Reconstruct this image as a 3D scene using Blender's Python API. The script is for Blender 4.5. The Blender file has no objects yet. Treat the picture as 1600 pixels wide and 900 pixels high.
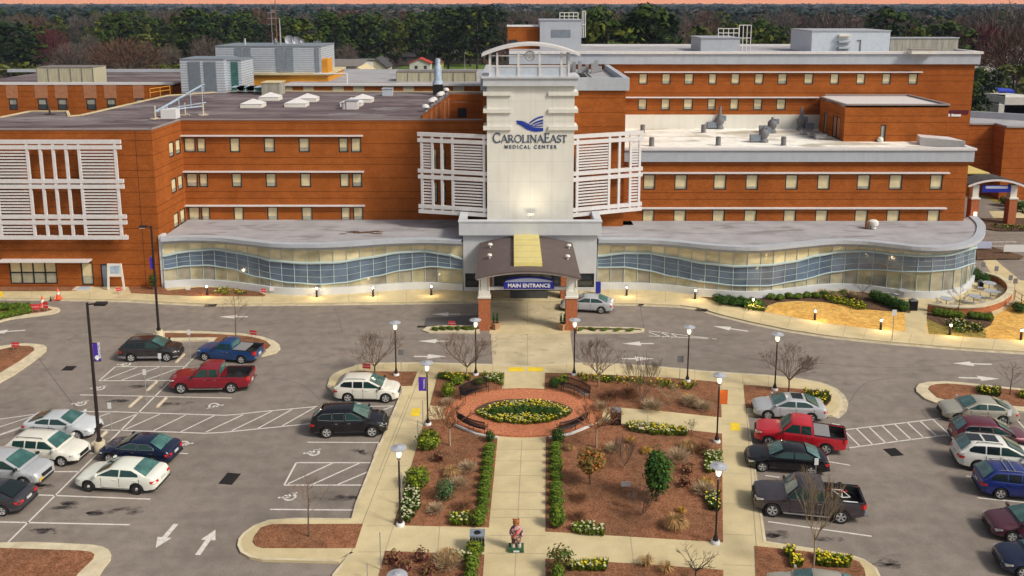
import bpy, bmesh, math, random
from mathutils import Vector, Matrix
R = math.radians
random.seed(7)
S = bpy.context.scene
C = S.collection

# ------------------------------------------------------------------ camera
CAM_H, F_PX, PITCH, YC = 28.0, 1340.0, 9.74, 233.0     # lens of the aerial photograph, in pixels of a 1600 px wide frame
cd = bpy.data.cameras.new('camera'); cam = bpy.data.objects.new('camera', cd); C.objects.link(cam)
cam.location = (0, 0, CAM_H); cam.rotation_euler = (R(90 - PITCH), 0, 0)
cd.sensor_width = 36; cd.lens = 36 * F_PX / 1600; cd.shift_y = -(450 - YC) / 1600
cd.clip_start = 0.5; cd.clip_end = 20000
S.camera = cam
# ------------------------------------------------------------------ sky, sun, exposure
SUN_EL, SUN_AZ = 42, 120          # azimuth clockwise from +Y
w = bpy.data.worlds.new('World'); S.world = w; w.use_nodes = True
nt = w.node_tree; nt.nodes.clear()
out = nt.nodes.new('ShaderNodeOutputWorld'); bg = nt.nodes.new('ShaderNodeBackground')
sky = nt.nodes.new('ShaderNodeTexSky'); sky.sky_type = 'NISHITA'; sky.sun_disc = False
sky.sun_elevation = R(SUN_EL); sky.sun_rotation = R(SUN_AZ); sky.dust_density = 4.0; sky.air_density = 1.0
# overcast: the blue of the clear sky is greyed, and a warm strip of cloudless evening sky lies on the horizon
hsv = nt.nodes.new('ShaderNodeHueSaturation'); hsv.inputs['Saturation'].default_value = 0.35
nt.links.new(sky.outputs[0], hsv.inputs['Color'])
tc = nt.nodes.new('ShaderNodeTexCoord'); sp = nt.nodes.new('ShaderNodeSeparateXYZ')
nt.links.new(tc.outputs['Generated'], sp.inputs[0])
rp = nt.nodes.new('ShaderNodeValToRGB'); rp.color_ramp.elements[0].position = 0.008; rp.color_ramp.elements[1].position = 0.06
rp.color_ramp.elements[0].color = (1, 1, 1, 1); rp.color_ramp.elements[1].color = (0, 0, 0, 1)
nt.links.new(sp.outputs[2], rp.inputs[0])
mx = nt.nodes.new('ShaderNodeMix'); mx.data_type = 'RGBA'
fy = nt.nodes.new('ShaderNodeMapRange'); fy.inputs[1].default_value = .1; fy.inputs[2].default_value = .7; nt.links.new(sp.outputs[1], fy.inputs[0]); fm = nt.nodes.new('ShaderNodeMath'); fm.operation = 'MULTIPLY'; nt.links.new(rp.outputs[0], fm.inputs[0]); nt.links.new(fy.outputs[0], fm.inputs[1])   # the glow lies behind the hospital only
nt.links.new(fm.outputs[0], mx.inputs[0]); nt.links.new(hsv.outputs[0], mx.inputs[6]); mx.inputs[7].default_value = (11.0, 3.6, 1.2, 1)
nt.links.new(mx.outputs[2], bg.inputs[0]); nt.links.new(bg.outputs[0], out.inputs[0])
bg.inputs[1].default_value = 0.098
sl = bpy.data.lights.new('sun', 'SUN'); so = bpy.data.objects.new('sun', sl); C.objects.link(so)
sl.energy = 2.5; sl.angle = R(11); sl.color = (1.0, 0.90, 0.74)
so.rotation_euler = (R(90 - SUN_EL), 0, R(180 - SUN_AZ))
so.location = (30, -30, 80)
S.view_settings.view_transform = 'Standard'; S.view_settings.look = 'None'
S.view_settings.exposure = 0.12; S.view_settings.gamma = 1; S.view_settings.use_curve_mapping = False
S.cycles.max_bounces = 5; S.cycles.diffuse_bounces = 2; S.cycles.glossy_bounces = 2; S.cycles.transmission_bounces = 3
S.cycles.use_denoising = True; S.cycles.volume_bounces = 0; S.cycles.transparent_max_bounces = 6
S.cycles.caustics_reflective = False; S.cycles.caustics_refractive = False

# ------------------------------------------------------------------ survey: picture positions to places on the site
_c, _s = math.cos(R(PITCH)), math.sin(R(PITCH))
def ray(px, py):
    u = (px - 800) / F_PX; v = (py - YC) / F_PX
    return u, _c - v * _s, -(_s + v * _c)
def G(px, py, z=0.0):
    d = ray(px, py); t = (z - CAM_H) / d[2]
    return Vector((d[0] * t, d[1] * t, z))
def V(px, py, Y):
    d = ray(px, py); t = Y / d[1]
    return d[0] * t, CAM_H + d[2] * t
def VX(px, py, Y): return V(px, py, Y)[0]
def VZ(py, Y): return V(800, py, Y)[1]

# ------------------------------------------------------------------ materials
M = {}
def mat(name, col, rough=0.8, metal=0.0, vary=0.0, scale=3.0, bump=0.0, spec=0.3, emit=None, estr=0.0, coat=0.0, detail=4.0, col2=None, lo=0.35, hi=0.65, stretch=None):
    m = bpy.data.materials.new(name); m.use_nodes = True
    t = m.node_tree; b = t.nodes['Principled BSDF']
    b.inputs['Base Color'].default_value = (*col, 1); b.inputs['Roughness'].default_value = rough
    b.inputs['Metallic'].default_value = metal; b.inputs['Specular IOR Level'].default_value = spec
    b.inputs['Coat Weight'].default_value = coat; b.inputs['Coat Roughness'].default_value = 0.05
    if emit: b.inputs['Emission Color'].default_value = (*emit, 1); b.inputs['Emission Strength'].default_value = estr
    if vary or bump or col2:
        c = t.nodes.new('ShaderNodeTexCoord'); n = t.nodes.new('ShaderNodeTexNoise'); n.inputs['Scale'].default_value = scale; n.inputs['Detail'].default_value = detail
        if stretch:
            mp = t.nodes.new('ShaderNodeMapping'); mp.inputs['Scale'].default_value = stretch
            t.links.new(c.outputs['Object'], mp.inputs[0]); t.links.new(mp.outputs[0], n.inputs['Vector'])
        else: t.links.new(c.outputs['Object'], n.inputs['Vector'])
        if vary or col2:
            r = t.nodes.new('ShaderNodeValToRGB'); r.color_ramp.elements[0].position = lo; r.color_ramp.elements[1].position = hi
            a = tuple(x * (1 - vary) for x in col); d = tuple(min(1, x * (1 + vary)) for x in col) if not col2 else col2
            r.color_ramp.elements[0].color = (*a, 1); r.color_ramp.elements[1].color = (*d, 1)
            t.links.new(n.outputs[0], r.inputs[0]); t.links.new(r.outputs[0], b.inputs['Base Color'])
        if bump:
            bn = t.nodes.new('ShaderNodeBump'); bn.inputs['Strength'].default_value = bump; bn.inputs['Distance'].default_value = 0.05
            t.links.new(n.outputs[0], bn.inputs['Height']); t.links.new(bn.outputs[0], b.inputs['Normal'])
    M[name] = m; return m
def mulnoise(name, scale, lo, hi, dark, stretch=None, detail=6, dist=0.0):
    """multiply a second noise over the colour of material name: stains, wear."""
    m = M[name]; t = m.node_tree; b = t.nodes['Principled BSDF']
    c = t.nodes.new('ShaderNodeTexCoord'); n = t.nodes.new('ShaderNodeTexNoise'); n.inputs['Scale'].default_value = scale; n.inputs['Detail'].default_value = detail
    n.inputs['Distortion'].default_value = dist
    mp = t.nodes.new('ShaderNodeMapping'); mp.inputs['Scale'].default_value = stretch or (1, 1, 1); mp.inputs['Location'].default_value = (13.7 * scale, 4.1, 2.2)
    t.links.new(c.outputs['Object'], mp.inputs[0]); t.links.new(mp.outputs[0], n.inputs['Vector'])
    r = t.nodes.new('ShaderNodeValToRGB'); r.color_ramp.elements[0].position = lo; r.color_ramp.elements[1].position = hi
    r.color_ramp.elements[0].color = (*dark, 1); r.color_ramp.elements[1].color = (1, 1, 1, 1)
    t.links.new(n.outputs[0], r.inputs[0])
    x = t.nodes.new('ShaderNodeMix'); x.data_type = 'RGBA'; x.blend_type = 'MULTIPLY'; x.inputs[0].default_value = 1
    ip = b.inputs['Base Color']
    if ip.links: t.links.new(ip.links[0].from_socket, x.inputs[6])
    else: x.inputs[6].default_value = ip.default_value
    t.links.new(r.outputs[0], x.inputs[7]); t.links.new(x.outputs[2], ip)

mat('brick', (0.42, 0.125, 0.027), 0.9, vary=0.09, scale=1.3, stretch=(0.8, 0.8, 1.6), detail=8, spec=0.1)
mulnoise('brick', 5, 0.3, 0.62, (0.70, 0.66, 0.62), stretch=(1, 1, 3.2), detail=10)
mulnoise('brick', 0.3, 0.3, 0.6, (0.80, 0.77, 0.75), stretch=(1.2, 1.2, 0.5), detail=8)
def courses(name, period, z0, offs, wid, dark):
    m = M[name]; t = m.node_tree; b = t.nodes['Principled BSDF']
    c = t.nodes.new('ShaderNodeTexCoord'); s_ = t.nodes.new('ShaderNodeSeparateXYZ'); t.links.new(c.outputs['Object'], s_.inputs[0])
    ip = b.inputs['Base Color']
    for o in offs:
        a = t.nodes.new('ShaderNodeMath'); a.operation = 'SUBTRACT'; a.inputs[1].default_value = z0 + o; t.links.new(s_.outputs[2], a.inputs[0])
        f = t.nodes.new('ShaderNodeMath'); f.operation = 'WRAP'; f.inputs[1].default_value = 0; f.inputs[2].default_value = period; t.links.new(a.outputs[0], f.inputs[0])
        l = t.nodes.new('ShaderNodeMath'); l.operation = 'LESS_THAN'; l.inputs[1].default_value = wid; t.links.new(f.outputs[0], l.inputs[0])
        k = t.nodes.new('ShaderNodeMath'); k.operation = 'MULTIPLY'; k.inputs[1].default_value = 1 - dark; t.links.new(l.outputs[0], k.inputs[0])
        x = t.nodes.new('ShaderNodeMix'); x.data_type = 'RGBA'; x.blend_type = 'MULTIPLY'
        src = ip.links[0].from_socket; t.links.new(k.outputs[0], x.inputs[0]); t.links.new(src, x.inputs[6]); x.inputs[7].default_value = (0.25, 0.2, 0.18, 1)
        t.links.new(x.outputs[2], ip)
courses('brick', 3.65, 0.2, (0.0, 0.72, 2.2), 0.07, 0.35)
mat('brick_panel', (0.42, 0.19, 0.10), 0.9, vary=0.1, scale=2)
mat('brick_column', (0.42, 0.14, 0.06), 0.9, vary=0.3, scale=5, stretch=(1, 1, 3))
mat('paver', (0.54, 0.20, 0.10), 0.85, vary=0.25, scale=6, detail=8); mulnoise('paver', 0.6, 0.3, 0.7, (0.8, 0.75, 0.72))
mat('fascia', (0.44, 0.475, 0.53), 0.5, vary=0.04, scale=1, spec=0.4); mulnoise('fascia', 1.2, 0.3, 0.5, (0.94, 0.93, 0.92), stretch=(2, 2, 0.3))
mat('white_panel', (0.78, 0.765, 0.70), 0.5, vary=0.03, scale=0.6, spec=0.4); mulnoise('white_panel', 0.9, 0.25, 0.55, (0.93, 0.92, 0.9), stretch=(2, 2, 0.25))
mat('grey_panel', (0.58, 0.61, 0.65), 0.5, vary=0.04, scale=0.8); mulnoise('grey_panel', 1.5, 0.3, 0.55, (0.96, 0.95, 0.95), stretch=(2, 2, 0.3))
mat('white_metal', (0.70, 0.68, 0.68), 0.45, vary=0.05, scale=4)
mat('joint', (0.60, 0.60, 0.57), 0.8)
mat('silver_siding', (0.62, 0.69, 0.78), 0.45, metal=0.3, vary=0.05, scale=2)
mat('louver_grey', (0.20, 0.235, 0.28), 0.6, vary=0.1, scale=3)
mat('roof_dark', (0.15, 0.115, 0.125), 0.9, col2=(0.27, 0.235, 0.24), scale=0.20, stretch=(0.35, 1.5, 1), detail=8, spec=0.15, lo=0.42, hi=0.68); mulnoise('roof_dark', 0.5, 0.36, 0.56, (0.55, 0.48, 0.50), stretch=(0.35, 1.6, 1), dist=1.5)
mat('roof_grey', (0.37, 0.365, 0.39), 0.85, vary=0.12, scale=0.4, detail=8); mulnoise('roof_grey', 0.33, 0.33, 0.45, (0.70, 0.66, 0.64), stretch=(0.5, 2, 1), dist=1.5)
mat('roof_white', (0.88, 0.86, 0.80), 0.85, vary=0.08, scale=0.8); mulnoise('roof_white', 0.22, 0.36, 0.48, (0.60, 0.56, 0.50), stretch=(0.5, 1.2, 1), dist=1.2); mulnoise('roof_white', 1.3, 0.3, 0.45, (0.85, 0.83, 0.8))
mat('roof_edge', (0.30, 0.25, 0.24), 0.7)
mat('dark_frame', (0.018, 0.018, 0.02), 0.7)
mat('blind', (0.74, 0.63, 0.38), 0.35, vary=0.10, scale=1.5, spec=0.5)  # cream of the reflected sky, painted onto the upper part of the windows
mat('pane_grey', (0.40, 0.39, 0.30), 0.12, vary=0.2, scale=1.3, spec=0.8)
mat('dark_glass', (0.04, 0.05, 0.06), 0.08, spec=0.9)
mat('cream_glass', (0.70, 0.61, 0.38), 0.14, vary=0.2, scale=0.35, stretch=(1, 1, 3), spec=0.9, detail=6)
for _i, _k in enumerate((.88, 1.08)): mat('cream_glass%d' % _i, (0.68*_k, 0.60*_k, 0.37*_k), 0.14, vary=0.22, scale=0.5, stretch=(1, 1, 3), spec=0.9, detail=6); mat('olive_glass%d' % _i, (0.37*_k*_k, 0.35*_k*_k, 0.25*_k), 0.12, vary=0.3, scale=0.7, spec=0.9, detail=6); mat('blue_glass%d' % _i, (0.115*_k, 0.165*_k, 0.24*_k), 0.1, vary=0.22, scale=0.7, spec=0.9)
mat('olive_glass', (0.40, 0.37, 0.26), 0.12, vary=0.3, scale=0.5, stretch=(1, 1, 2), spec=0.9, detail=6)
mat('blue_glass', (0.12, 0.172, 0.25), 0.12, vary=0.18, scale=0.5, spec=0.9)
mat('teal_frame', (0.42, 0.53, 0.55), 0.5)
mat('base_white', (0.62, 0.65, 0.68), 0.6, vary=0.05, scale=1)
mat('canopy_brown', (0.125, 0.095, 0.09), 0.75, vary=0.08, scale=1.5)
mat('skylight_yellow', (0.66, 0.56, 0.20), 0.4, vary=0.05, scale=1)
mat('sign_blue', (0.02, 0.03, 0.33), 0.4)
mat('sign_pale', (0.50, 0.56, 0.75), 0.4)
mat('letter_navy', (0.05, 0.08, 0.15), 0.5)
mat('logo_blue', (0.02, 0.05, 0.34), 0.4)
mat('white_letter', (0.85, 0.85, 0.88), 0.5)
mat('asphalt', (0.285, 0.244, 0.212), 0.85, vary=0.10, scale=1.1, detail=10, bump=0.1, spec=0.25)
mulnoise('asphalt', 0.09, 0.3, 0.62, (0.80, 0.80, 0.80), detail=8, dist=0.6); mulnoise('asphalt', 14, 0.3, 0.6, (0.80, 0.80, 0.81), detail=3)
mulnoise('asphalt', 0.5, 0.35, 0.6, (0.90, 0.90, 0.90), stretch=(.10, 1.6, 1), detail=5, dist=.4); mulnoise('asphalt', 0.30, 0.27, 0.42, (0.80, 0.79, 0.78), stretch=(1, 2.2, 1), detail=8, dist=1.5)
mat('oil_stain', (0.085, 0.07, 0.068), 0.6, vary=0.3, scale=2)
_t = M['oil_stain'].node_tree; _b = _t.nodes['Principled BSDF']; _n = _t.nodes.new('ShaderNodeTexNoise'); _n.inputs['Scale'].default_value = 1.6; _n.inputs['Detail'].default_value = 5
_q = _t.nodes.new('ShaderNodeTexCoord'); _r = _t.nodes.new('ShaderNodeValToRGB'); _r.color_ramp.elements[0].position = .36; _r.color_ramp.elements[1].position = .72; _r.color_ramp.elements[1].color = (.6, .6, .6, 1)
_t.links.new(_q.outputs['Object'], _n.inputs['Vector']); _t.links.new(_n.outputs[0], _r.inputs[0]); _t.links.new(_r.outputs[0], _b.inputs['Alpha'])
mat('roof_pale', (0.42, 0.40, 0.42), 0.9); _t = M['roof_pale'].node_tree; _b = _t.nodes['Principled BSDF']; _n = _t.nodes.new('ShaderNodeTexNoise'); _n.inputs['Scale'].default_value = .9; _n.inputs['Detail'].default_value = 8; _m = _t.nodes.new('ShaderNodeMapping'); _m.inputs['Scale'].default_value = (.35, 1.6, 1)
_q = _t.nodes.new('ShaderNodeTexCoord'); _r = _t.nodes.new('ShaderNodeValToRGB'); _r.color_ramp.elements[0].position = .45; _r.color_ramp.elements[1].position = .7; _r.color_ramp.elements[1].color = (.8, .8, .8, 1)
_t.links.new(_q.outputs['Object'], _m.inputs[0]); _t.links.new(_m.outputs[0], _n.inputs['Vector']); _t.links.new(_n.outputs[0], _r.inputs[0]); _t.links.new(_r.outputs[0], _b.inputs['Alpha'])
mat('patch_dark', (0.115, 0.11, 0.11), 0.85, vary=0.1, scale=4)
mat('concrete', (0.63, 0.53, 0.325), 0.9, vary=0.07, scale=0.9, detail=8, spec=0.15); mulnoise('concrete', 0.22, 0.32, 0.6, (0.86, 0.84, 0.80), detail=8, dist=0.8); mulnoise('concrete', 9, 0.3, 0.6, (0.93, 0.93, 0.92))
mat('kerb', (0.62, 0.54, 0.38), 0.9, vary=0.1, scale=2, detail=6); mulnoise('kerb', 0.8, 0.3, 0.5, (0.82, 0.8, 0.76), detail=6)
mat('joint_line', (0.36, 0.30, 0.21), 0.9)
mat('gutter', (0.50, 0.44, 0.32), 0.9, vary=0.2, scale=1.5, detail=8)
mat('apron', (0.54, 0.46, 0.30), 0.9, vary=0.12, scale=0.5, detail=8); mulnoise('apron', 0.8, 0.28, 0.42, (0.72, 0.68, 0.6), dist=1)
mat('mulch', (0.30, 0.135, 0.074), 1.0, vary=0.36, scale=11, detail=12, bump=0.6, spec=0.05); mulnoise('mulch', 0.35, 0.35, 0.6, (0.70, 0.78, 0.80), detail=6); mulnoise('mulch', 2.2, 0.3, 0.55, (0.72, 0.68, 0.66), detail=6)
mat('straw', (0.70, 0.42, 0.12), 1.0, vary=0.22, scale=3, detail=12, bump=0.5, spec=0.05); mulnoise('straw', 0.5, 0.3, 0.55, (0.85, 0.78, 0.7))
mat('soil', (0.11, 0.062, 0.036), 1.0, vary=0.4, scale=4, detail=10)
mat('olive_lawn', (0.25, 0.19, 0.045), 1.0, vary=0.3, scale=3, detail=10)
mat('paint_white', (0.66, 0.63, 0.58), 0.7, vary=0.12, scale=5, detail=8)
mat('paint_yellow', (0.80, 0.58, 0.04), 0.7, vary=0.08, scale=3)
mat('stop_cream', (0.58, 0.50, 0.38), 0.85, vary=0.1, scale=4)
mat('iron_dark', (0.035, 0.025, 0.025), 0.5, metal=0.3)
mat('iron_black', (0.02, 0.022, 0.028), 0.4, metal=0.4)
mat('globe', (0.9, 0.88, 0.8), 0.4, emit=(1.0, 0.86, 0.62), estr=1.3)
mat('bulb', (0.9, 0.88, 0.8), 0.4, emit=(1.0, 0.80, 0.45), estr=2.2)
mat('lamp_disc', (0.45, 0.47, 0.52), 0.4, metal=0.2)
mat('banner_purple', (0.085, 0.035, 0.42), 0.7)
mat('banner_orange', (0.75, 0.16, 0.03), 0.7)
mat('sign_red', (0.62, 0.045, 0.05), 0.6)
mat('cone_orange', (0.85, 0.12, 0.05), 0.6)
mat('sign_white', (0.72, 0.72, 0.72), 0.6)
mat('sign_grey', (0.18, 0.18, 0.19), 0.6)
mat('sign_bluegrey', (0.40, 0.50, 0.62), 0.5, vary=0.2, scale=3)
mat('galv', (0.40, 0.40, 0.41), 0.5, metal=0.4)
mat('orange_yellow', (0.62, 0.27, 0.03), 0.8, vary=0.1, scale=1)
mat('beige_wall', (0.45, 0.42, 0.30), 0.8, vary=0.12, scale=1.5, stretch=(3, 3, 0.4))
mat('weathered', (0.34, 0.33, 0.28), 0.8, vary=0.2, scale=1.5, stretch=(3, 3, 0.3))
mat('cream_strip', (0.50, 0.43, 0.30), 0.7)
mat('teal_metal', (0.05, 0.14, 0.13), 0.5, vary=0.3, scale=3)
mat('shingle_dark', (0.07, 0.07, 0.075), 0.9, vary=0.2, scale=2)
mat('shingle_grey', (0.20, 0.18, 0.17), 0.9, vary=0.2, scale=2)
mat('shingle_red', (0.42, 0.06, 0.04), 0.9, vary=0.2, scale=2)
mat('house_white', (0.55, 0.54, 0.50), 0.8, vary=0.05, scale=1)
mat('house_cream', (0.50, 0.48, 0.33), 0.8, vary=0.05, scale=1)
mat('tarp_blue', (0.03, 0.06, 0.45), 0.5)
mat('lawn', (0.105, 0.17, 0.022), 1.0, vary=0.25, scale=0.6, detail=8)
mat('ground', (0.075, 0.070, 0.036), 1.0, vary=0.4, scale=0.02, detail=10, col2=(0.10, 0.078, 0.055))
mat('bark', (0.13, 0.085, 0.06), 0.95, vary=0.25, scale=6)
mat('bark_pale', (0.38, 0.28, 0.18), 0.95, vary=0.2, scale=6)
mat('bark_dark', (0.05, 0.04, 0.035), 0.95, vary=0.25, scale=1)
mat('twig', (0.20, 0.14, 0.11), 0.95, vary=0.25, scale=2)
mat('twig_pale', (0.42, 0.32, 0.20), 0.95, vary=0.2, scale=4)
mat('twig_red', (0.26, 0.12, 0.06), 0.95, vary=0.25, scale=2)
def leafmat(name, c, vary=0.4, scale=3.0): mat(name, c, 0.75, vary=vary, scale=scale, detail=3, spec=0.15, lo=0.3, hi=0.7)
leafmat('leaf_box', (0.14, 0.205, 0.020)); leafmat('leaf_lime', (0.22, 0.27, 0.018)); leafmat('leaf_dark', (0.022, 0.075, 0.016))
leafmat('leaf_hedge', (0.060, 0.110, 0.016)); leafmat('leaf_sage', (0.10, 0.15, 0.07)); leafmat('leaf_rust', (0.33, 0.13, 0.035))
leafmat('leaf_olive', (0.17, 0.14, 0.035)); leafmat('leaf_maroon', (0.085, 0.018, 0.022)); leafmat('leaf_brown', (0.22, 0.12, 0.055))
leafmat('grass_straw', (0.46, 0.28, 0.12)); leafmat('grass_gold', (0.52, 0.30, 0.06))
mat('petal_yellow', (0.72, 0.56, 0.03), 0.7); mat('petal_white', (0.55, 0.54, 0.33), 0.7)
leafmat('pine_a', (0.012, 0.026, 0.011), 0.5, 0.15); leafmat('pine_b', (0.040, 0.070, 0.011), 0.5, 0.15); leafmat('pine_c', (0.080, 0.098, 0.012), 0.4, 0.15)
leafmat('far_bare', (0.115, 0.090, 0.078), 0.35, 0.15); leafmat('far_rust', (0.115, 0.062, 0.042), 0.3, 0.15); leafmat('far_red', (0.10, 0.020, 0.028), 0.3, 0.15)
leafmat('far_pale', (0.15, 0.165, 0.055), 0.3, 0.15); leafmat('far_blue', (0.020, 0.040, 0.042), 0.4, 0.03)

# ------------------------------------------------------------------ mesh kit
def vec(p): return Vector(p)
class MB:
    def __init__(s): s.v = []; s.f = []; s.m = []; s.cur = 0
    def face(s, pts, m=None):
        b = len(s.v); s.v += [tuple(p) for p in pts]; s.f.append(tuple(range(b, b + len(pts)))); s.m.append(s.cur if m is None else m)
    def mesh(s, vs, fs, m=None):
        b = len(s.v); s.v += [tuple(p) for p in vs]
        for f in fs: s.f.append(tuple(i + b for i in f)); s.m.append(s.cur if m is None else m)
    def box(s, x0, x1, y0, y1, z0, z1, m=None):
        if x0 > x1: x0, x1 = x1, x0
        if y0 > y1: y0, y1 = y1, y0
        if z0 > z1: z0, z1 = z1, z0
        s.mesh([(x0,y0,z0),(x1,y0,z0),(x1,y1,z0),(x0,y1,z0),(x0,y0,z1),(x1,y0,z1),(x1,y1,z1),(x0,y1,z1)],
               [(0,3,2,1),(4,5,6,7),(0,1,5,4),(1,2,6,5),(2,3,7,6),(3,0,4,7)], m)
    def beam(s, a, b, wd, ht, m=None):
        """a box along a-b, wd wide across, ht high"""
        a = Vector(a); b = Vector(b); d = (b - a).normalized()
        up = Vector((0, 0, 1)) if abs(d.z) < 0.95 else Vector((0, 1, 0))
        n = d.cross(up).normalized(); u = n.cross(d).normalized(); n *= wd / 2; u *= ht / 2
        vs = [a - n - u, a + n - u, a + n + u, a - n + u, b - n - u, b + n - u, b + n + u, b - n + u]
        s.mesh(vs, [(0,1,2,3),(7,6,5,4),(0,4,5,1),(1,5,6,2),(2,6,7,3),(3,7,4,0)], m)
    def prism(s, poly, z0, z1, m=None, mtop=None, cap=True):
        p = [(q[0], q[1]) for q in poly]
        ar = sum(p[i][0] * p[(i+1) % len(p)][1] - p[(i+1) % len(p)][0] * p[i][1] for i in range(len(p)))
        if ar < 0: p = p[::-1]
        n = len(p); b = len(s.v); mm = s.cur if m is None else m
        s.v += [(x, y, z0) for x, y in p] + [(x, y, z1) for x, y in p]
        for i in range(n): s.f.append((b+i, b+(i+1) % n, b+n+(i+1) % n, b+n+i)); s.m.append(mm)
        if cap: s.f.append(tuple(range(b+n, b+2*n))); s.m.append(mm if mtop is None else mtop)
    def tube(s, pts, r, n=6, m=None, cap=True):
        pts = [Vector(p) for p in pts]; rs = r if isinstance(r, (list, tuple)) else [r] * len(pts)
        b = len(s.v); mm = s.cur if m is None else m; u = None
        for i, p in enumerate(pts):
            d = (pts[min(i+1, len(pts)-1)] - pts[max(i-1, 0)])
            d = d.normalized() if d.length > 1e-9 else Vector((0, 0, 1))
            if u is None: u = d.cross(Vector((0.31, 0.95, 0.1))).normalized()
            else:
                u = u - d * u.dot(d)
                u = u.normalized() if u.length > 1e-6 else d.cross(Vector((0.3, 0.9, 0.1))).normalized()
            t = d.cross(u)
            for k in range(n):
                a = 2 * math.pi * k / n; s.v.append(tuple(p + (u * math.cos(a) + t * math.sin(a)) * rs[i]))
        for i in range(len(pts) - 1):
            for k in range(n): s.f.append((b+i*n+k, b+i*n+(k+1) % n, b+(i+1)*n+(k+1) % n, b+(i+1)*n+k)); s.m.append(mm)
        if cap and n > 2:
            s.f.append(tuple(b + k for k in range(n))[::-1]); s.m.append(mm)
            e = b + (len(pts)-1)*n; s.f.append(tuple(e + k for k in range(n))); s.m.append(mm)
    def lathe(s, c, prof, n=12, m=None, ax='z'):
        """prof: list of (r, h)"""
        b = len(s.v); mm = s.cur if m is None else m
        for r, h in prof:
            for k in range(n):
                a = 2 * math.pi * k / n; x, y = r * math.cos(a), r * math.sin(a)
                s.v.append((c[0]+x, c[1]+y, c[2]+h) if ax == 'z' else (c[0]+x, c[1]+h, c[2]+y))
        for i in range(len(prof)-1):
            for k in range(n):
                q = (b+i*n+k, b+i*n+(k+1) % n, b+(i+1)*n+(k+1) % n, b+(i+1)*n+k)
                s.f.append(q if ax == 'z' else q[::-1]); s.m.append(mm)
    def ball(s, c, r, m=None, n=10, k=6, sc=(1, 1, 1)):
        prof = [(math.sin(math.pi * i / k), -math.cos(math.pi * i / k)) for i in range(k + 1)]
        b = len(s.v); s.lathe((0, 0, 0), prof, n, m)
        for i in range(b, len(s.v)): v = s.v[i]; s.v[i] = (c[0]+v[0]*r*sc[0], c[1]+v[1]*r*sc[1], c[2]+v[2]*r*sc[2])
    def build(s, name, mats, parent=None, smooth=False, local=False, ang=40):
        me = bpy.data.meshes.new(name)
        off = Vector((0, 0, 0))
        if parent is not None and not local: off = world_loc(parent)
        vs = s.v if off.length == 0 else [(x-off.x, y-off.y, z-off.z) for x, y, z in s.v]
        me.from_pydata(vs, [], s.f)
        if not isinstance(mats, (list, tuple)): mats = [mats]
        for q in mats: me.materials.append(M[q] if isinstance(q, str) else q)
        if len(mats) > 1: me.polygons.foreach_set('material_index', s.m)
        if smooth:
            bm = bmesh.new(); bm.from_mesh(me); bmesh.ops.remove_doubles(bm, verts=bm.verts, dist=1e-4); bm.to_mesh(me); bm.free()
            me.shade_smooth(); me.set_sharp_from_angle(angle=R(ang))
        o = bpy.data.objects.new(name, me); C.objects.link(o)
        if parent is not None: o.parent = parent
        return o
def world_loc(o):
    l = Vector((0, 0, 0))
    while o: l += o.location; o = o.parent
    return l
def tag(o, label=None, cat=None, group=None, kind=None):
    if label: o['label'] = label
    if cat: o['category'] = cat
    if group: o['group'] = group
    if kind: o['kind'] = kind
    return o
def thing(name, label, cat, loc=(0, 0, 0), rz=0, group=None):
    o = bpy.data.objects.new(name, None); C.objects.link(o); o.location = loc; o.rotation_euler = (0, 0, rz); o.empty_display_size = 0.3
    return tag(o, label, cat, group)
def kids(o): return [c for c in bpy.data.objects if c.parent == o]
def dup(root, loc, rz=0, label=None, group=None, sc=None):
    r = root.copy(); C.objects.link(r); r.location = loc; r.rotation_euler = (0, 0, rz)
    if label: r['label'] = label
    if group: r['group'] = group
    if sc: r.scale = sc if not isinstance(sc, (int, float)) else (sc, sc, sc)
    for ch in list(root.children):
        c = ch.copy(); C.objects.link(c); c.parent = r
        for g in list(ch.children):
            d = g.copy(); C.objects.link(d); d.parent = c
    return r
def text(s, size, m, parent, loc, rot=(R(90), 0, 0), name='lettering', ext=0.02, ax='CENTER', sx=1.0, bold=0.0, space=1.0):
    cu = bpy.data.curves.new(name, 'FONT'); cu.body = s; cu.size = size; cu.extrude = ext; cu.align_x = ax; cu.offset = bold; cu.space_character = space
    tmp = bpy.data.objects.new('tmp', cu); C.objects.link(tmp); me = bpy.data.meshes.new_from_object(tmp); bpy.data.objects.remove(tmp); bpy.data.curves.remove(cu)
    me.materials.clear(); me.materials.append(M[m]); o = bpy.data.objects.new(name, me); C.objects.link(o); o.parent = parent; o.location = loc; o.rotation_euler = rot; o.scale = (sx, 1, 1)
    return o
def catmull(pts, k=8):
    out = []
    n = len(pts)
    for i in range(n - 1):
        p0, p1, p2, p3 = pts[max(i-1, 0)], pts[i], pts[i+1], pts[min(i+2, n-1)]
        for j in range(k):
            t = j / k
            out.append(tuple(0.5 * ((2*p1[a]) + (-p0[a]+p2[a])*t + (2*p0[a]-5*p1[a]+4*p2[a]-p3[a])*t*t + (-p0[a]+3*p1[a]-3*p2[a]+p3[a])*t**3) for a in range(len(p1))))
    out.append(tuple(pts[-1])); return out
def interp(x, tab):
    if x <= tab[0][0]: return tab[0][1]
    for (a, b), (c, d) in zip(tab, tab[1:]):
        if x <= c:
            t = (x - a) / (c - a); t2 = t * t * (3 - 2 * t); return b + (d - b) * (0.5 * t + 0.5 * t2)
    return tab[-1][1]
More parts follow.
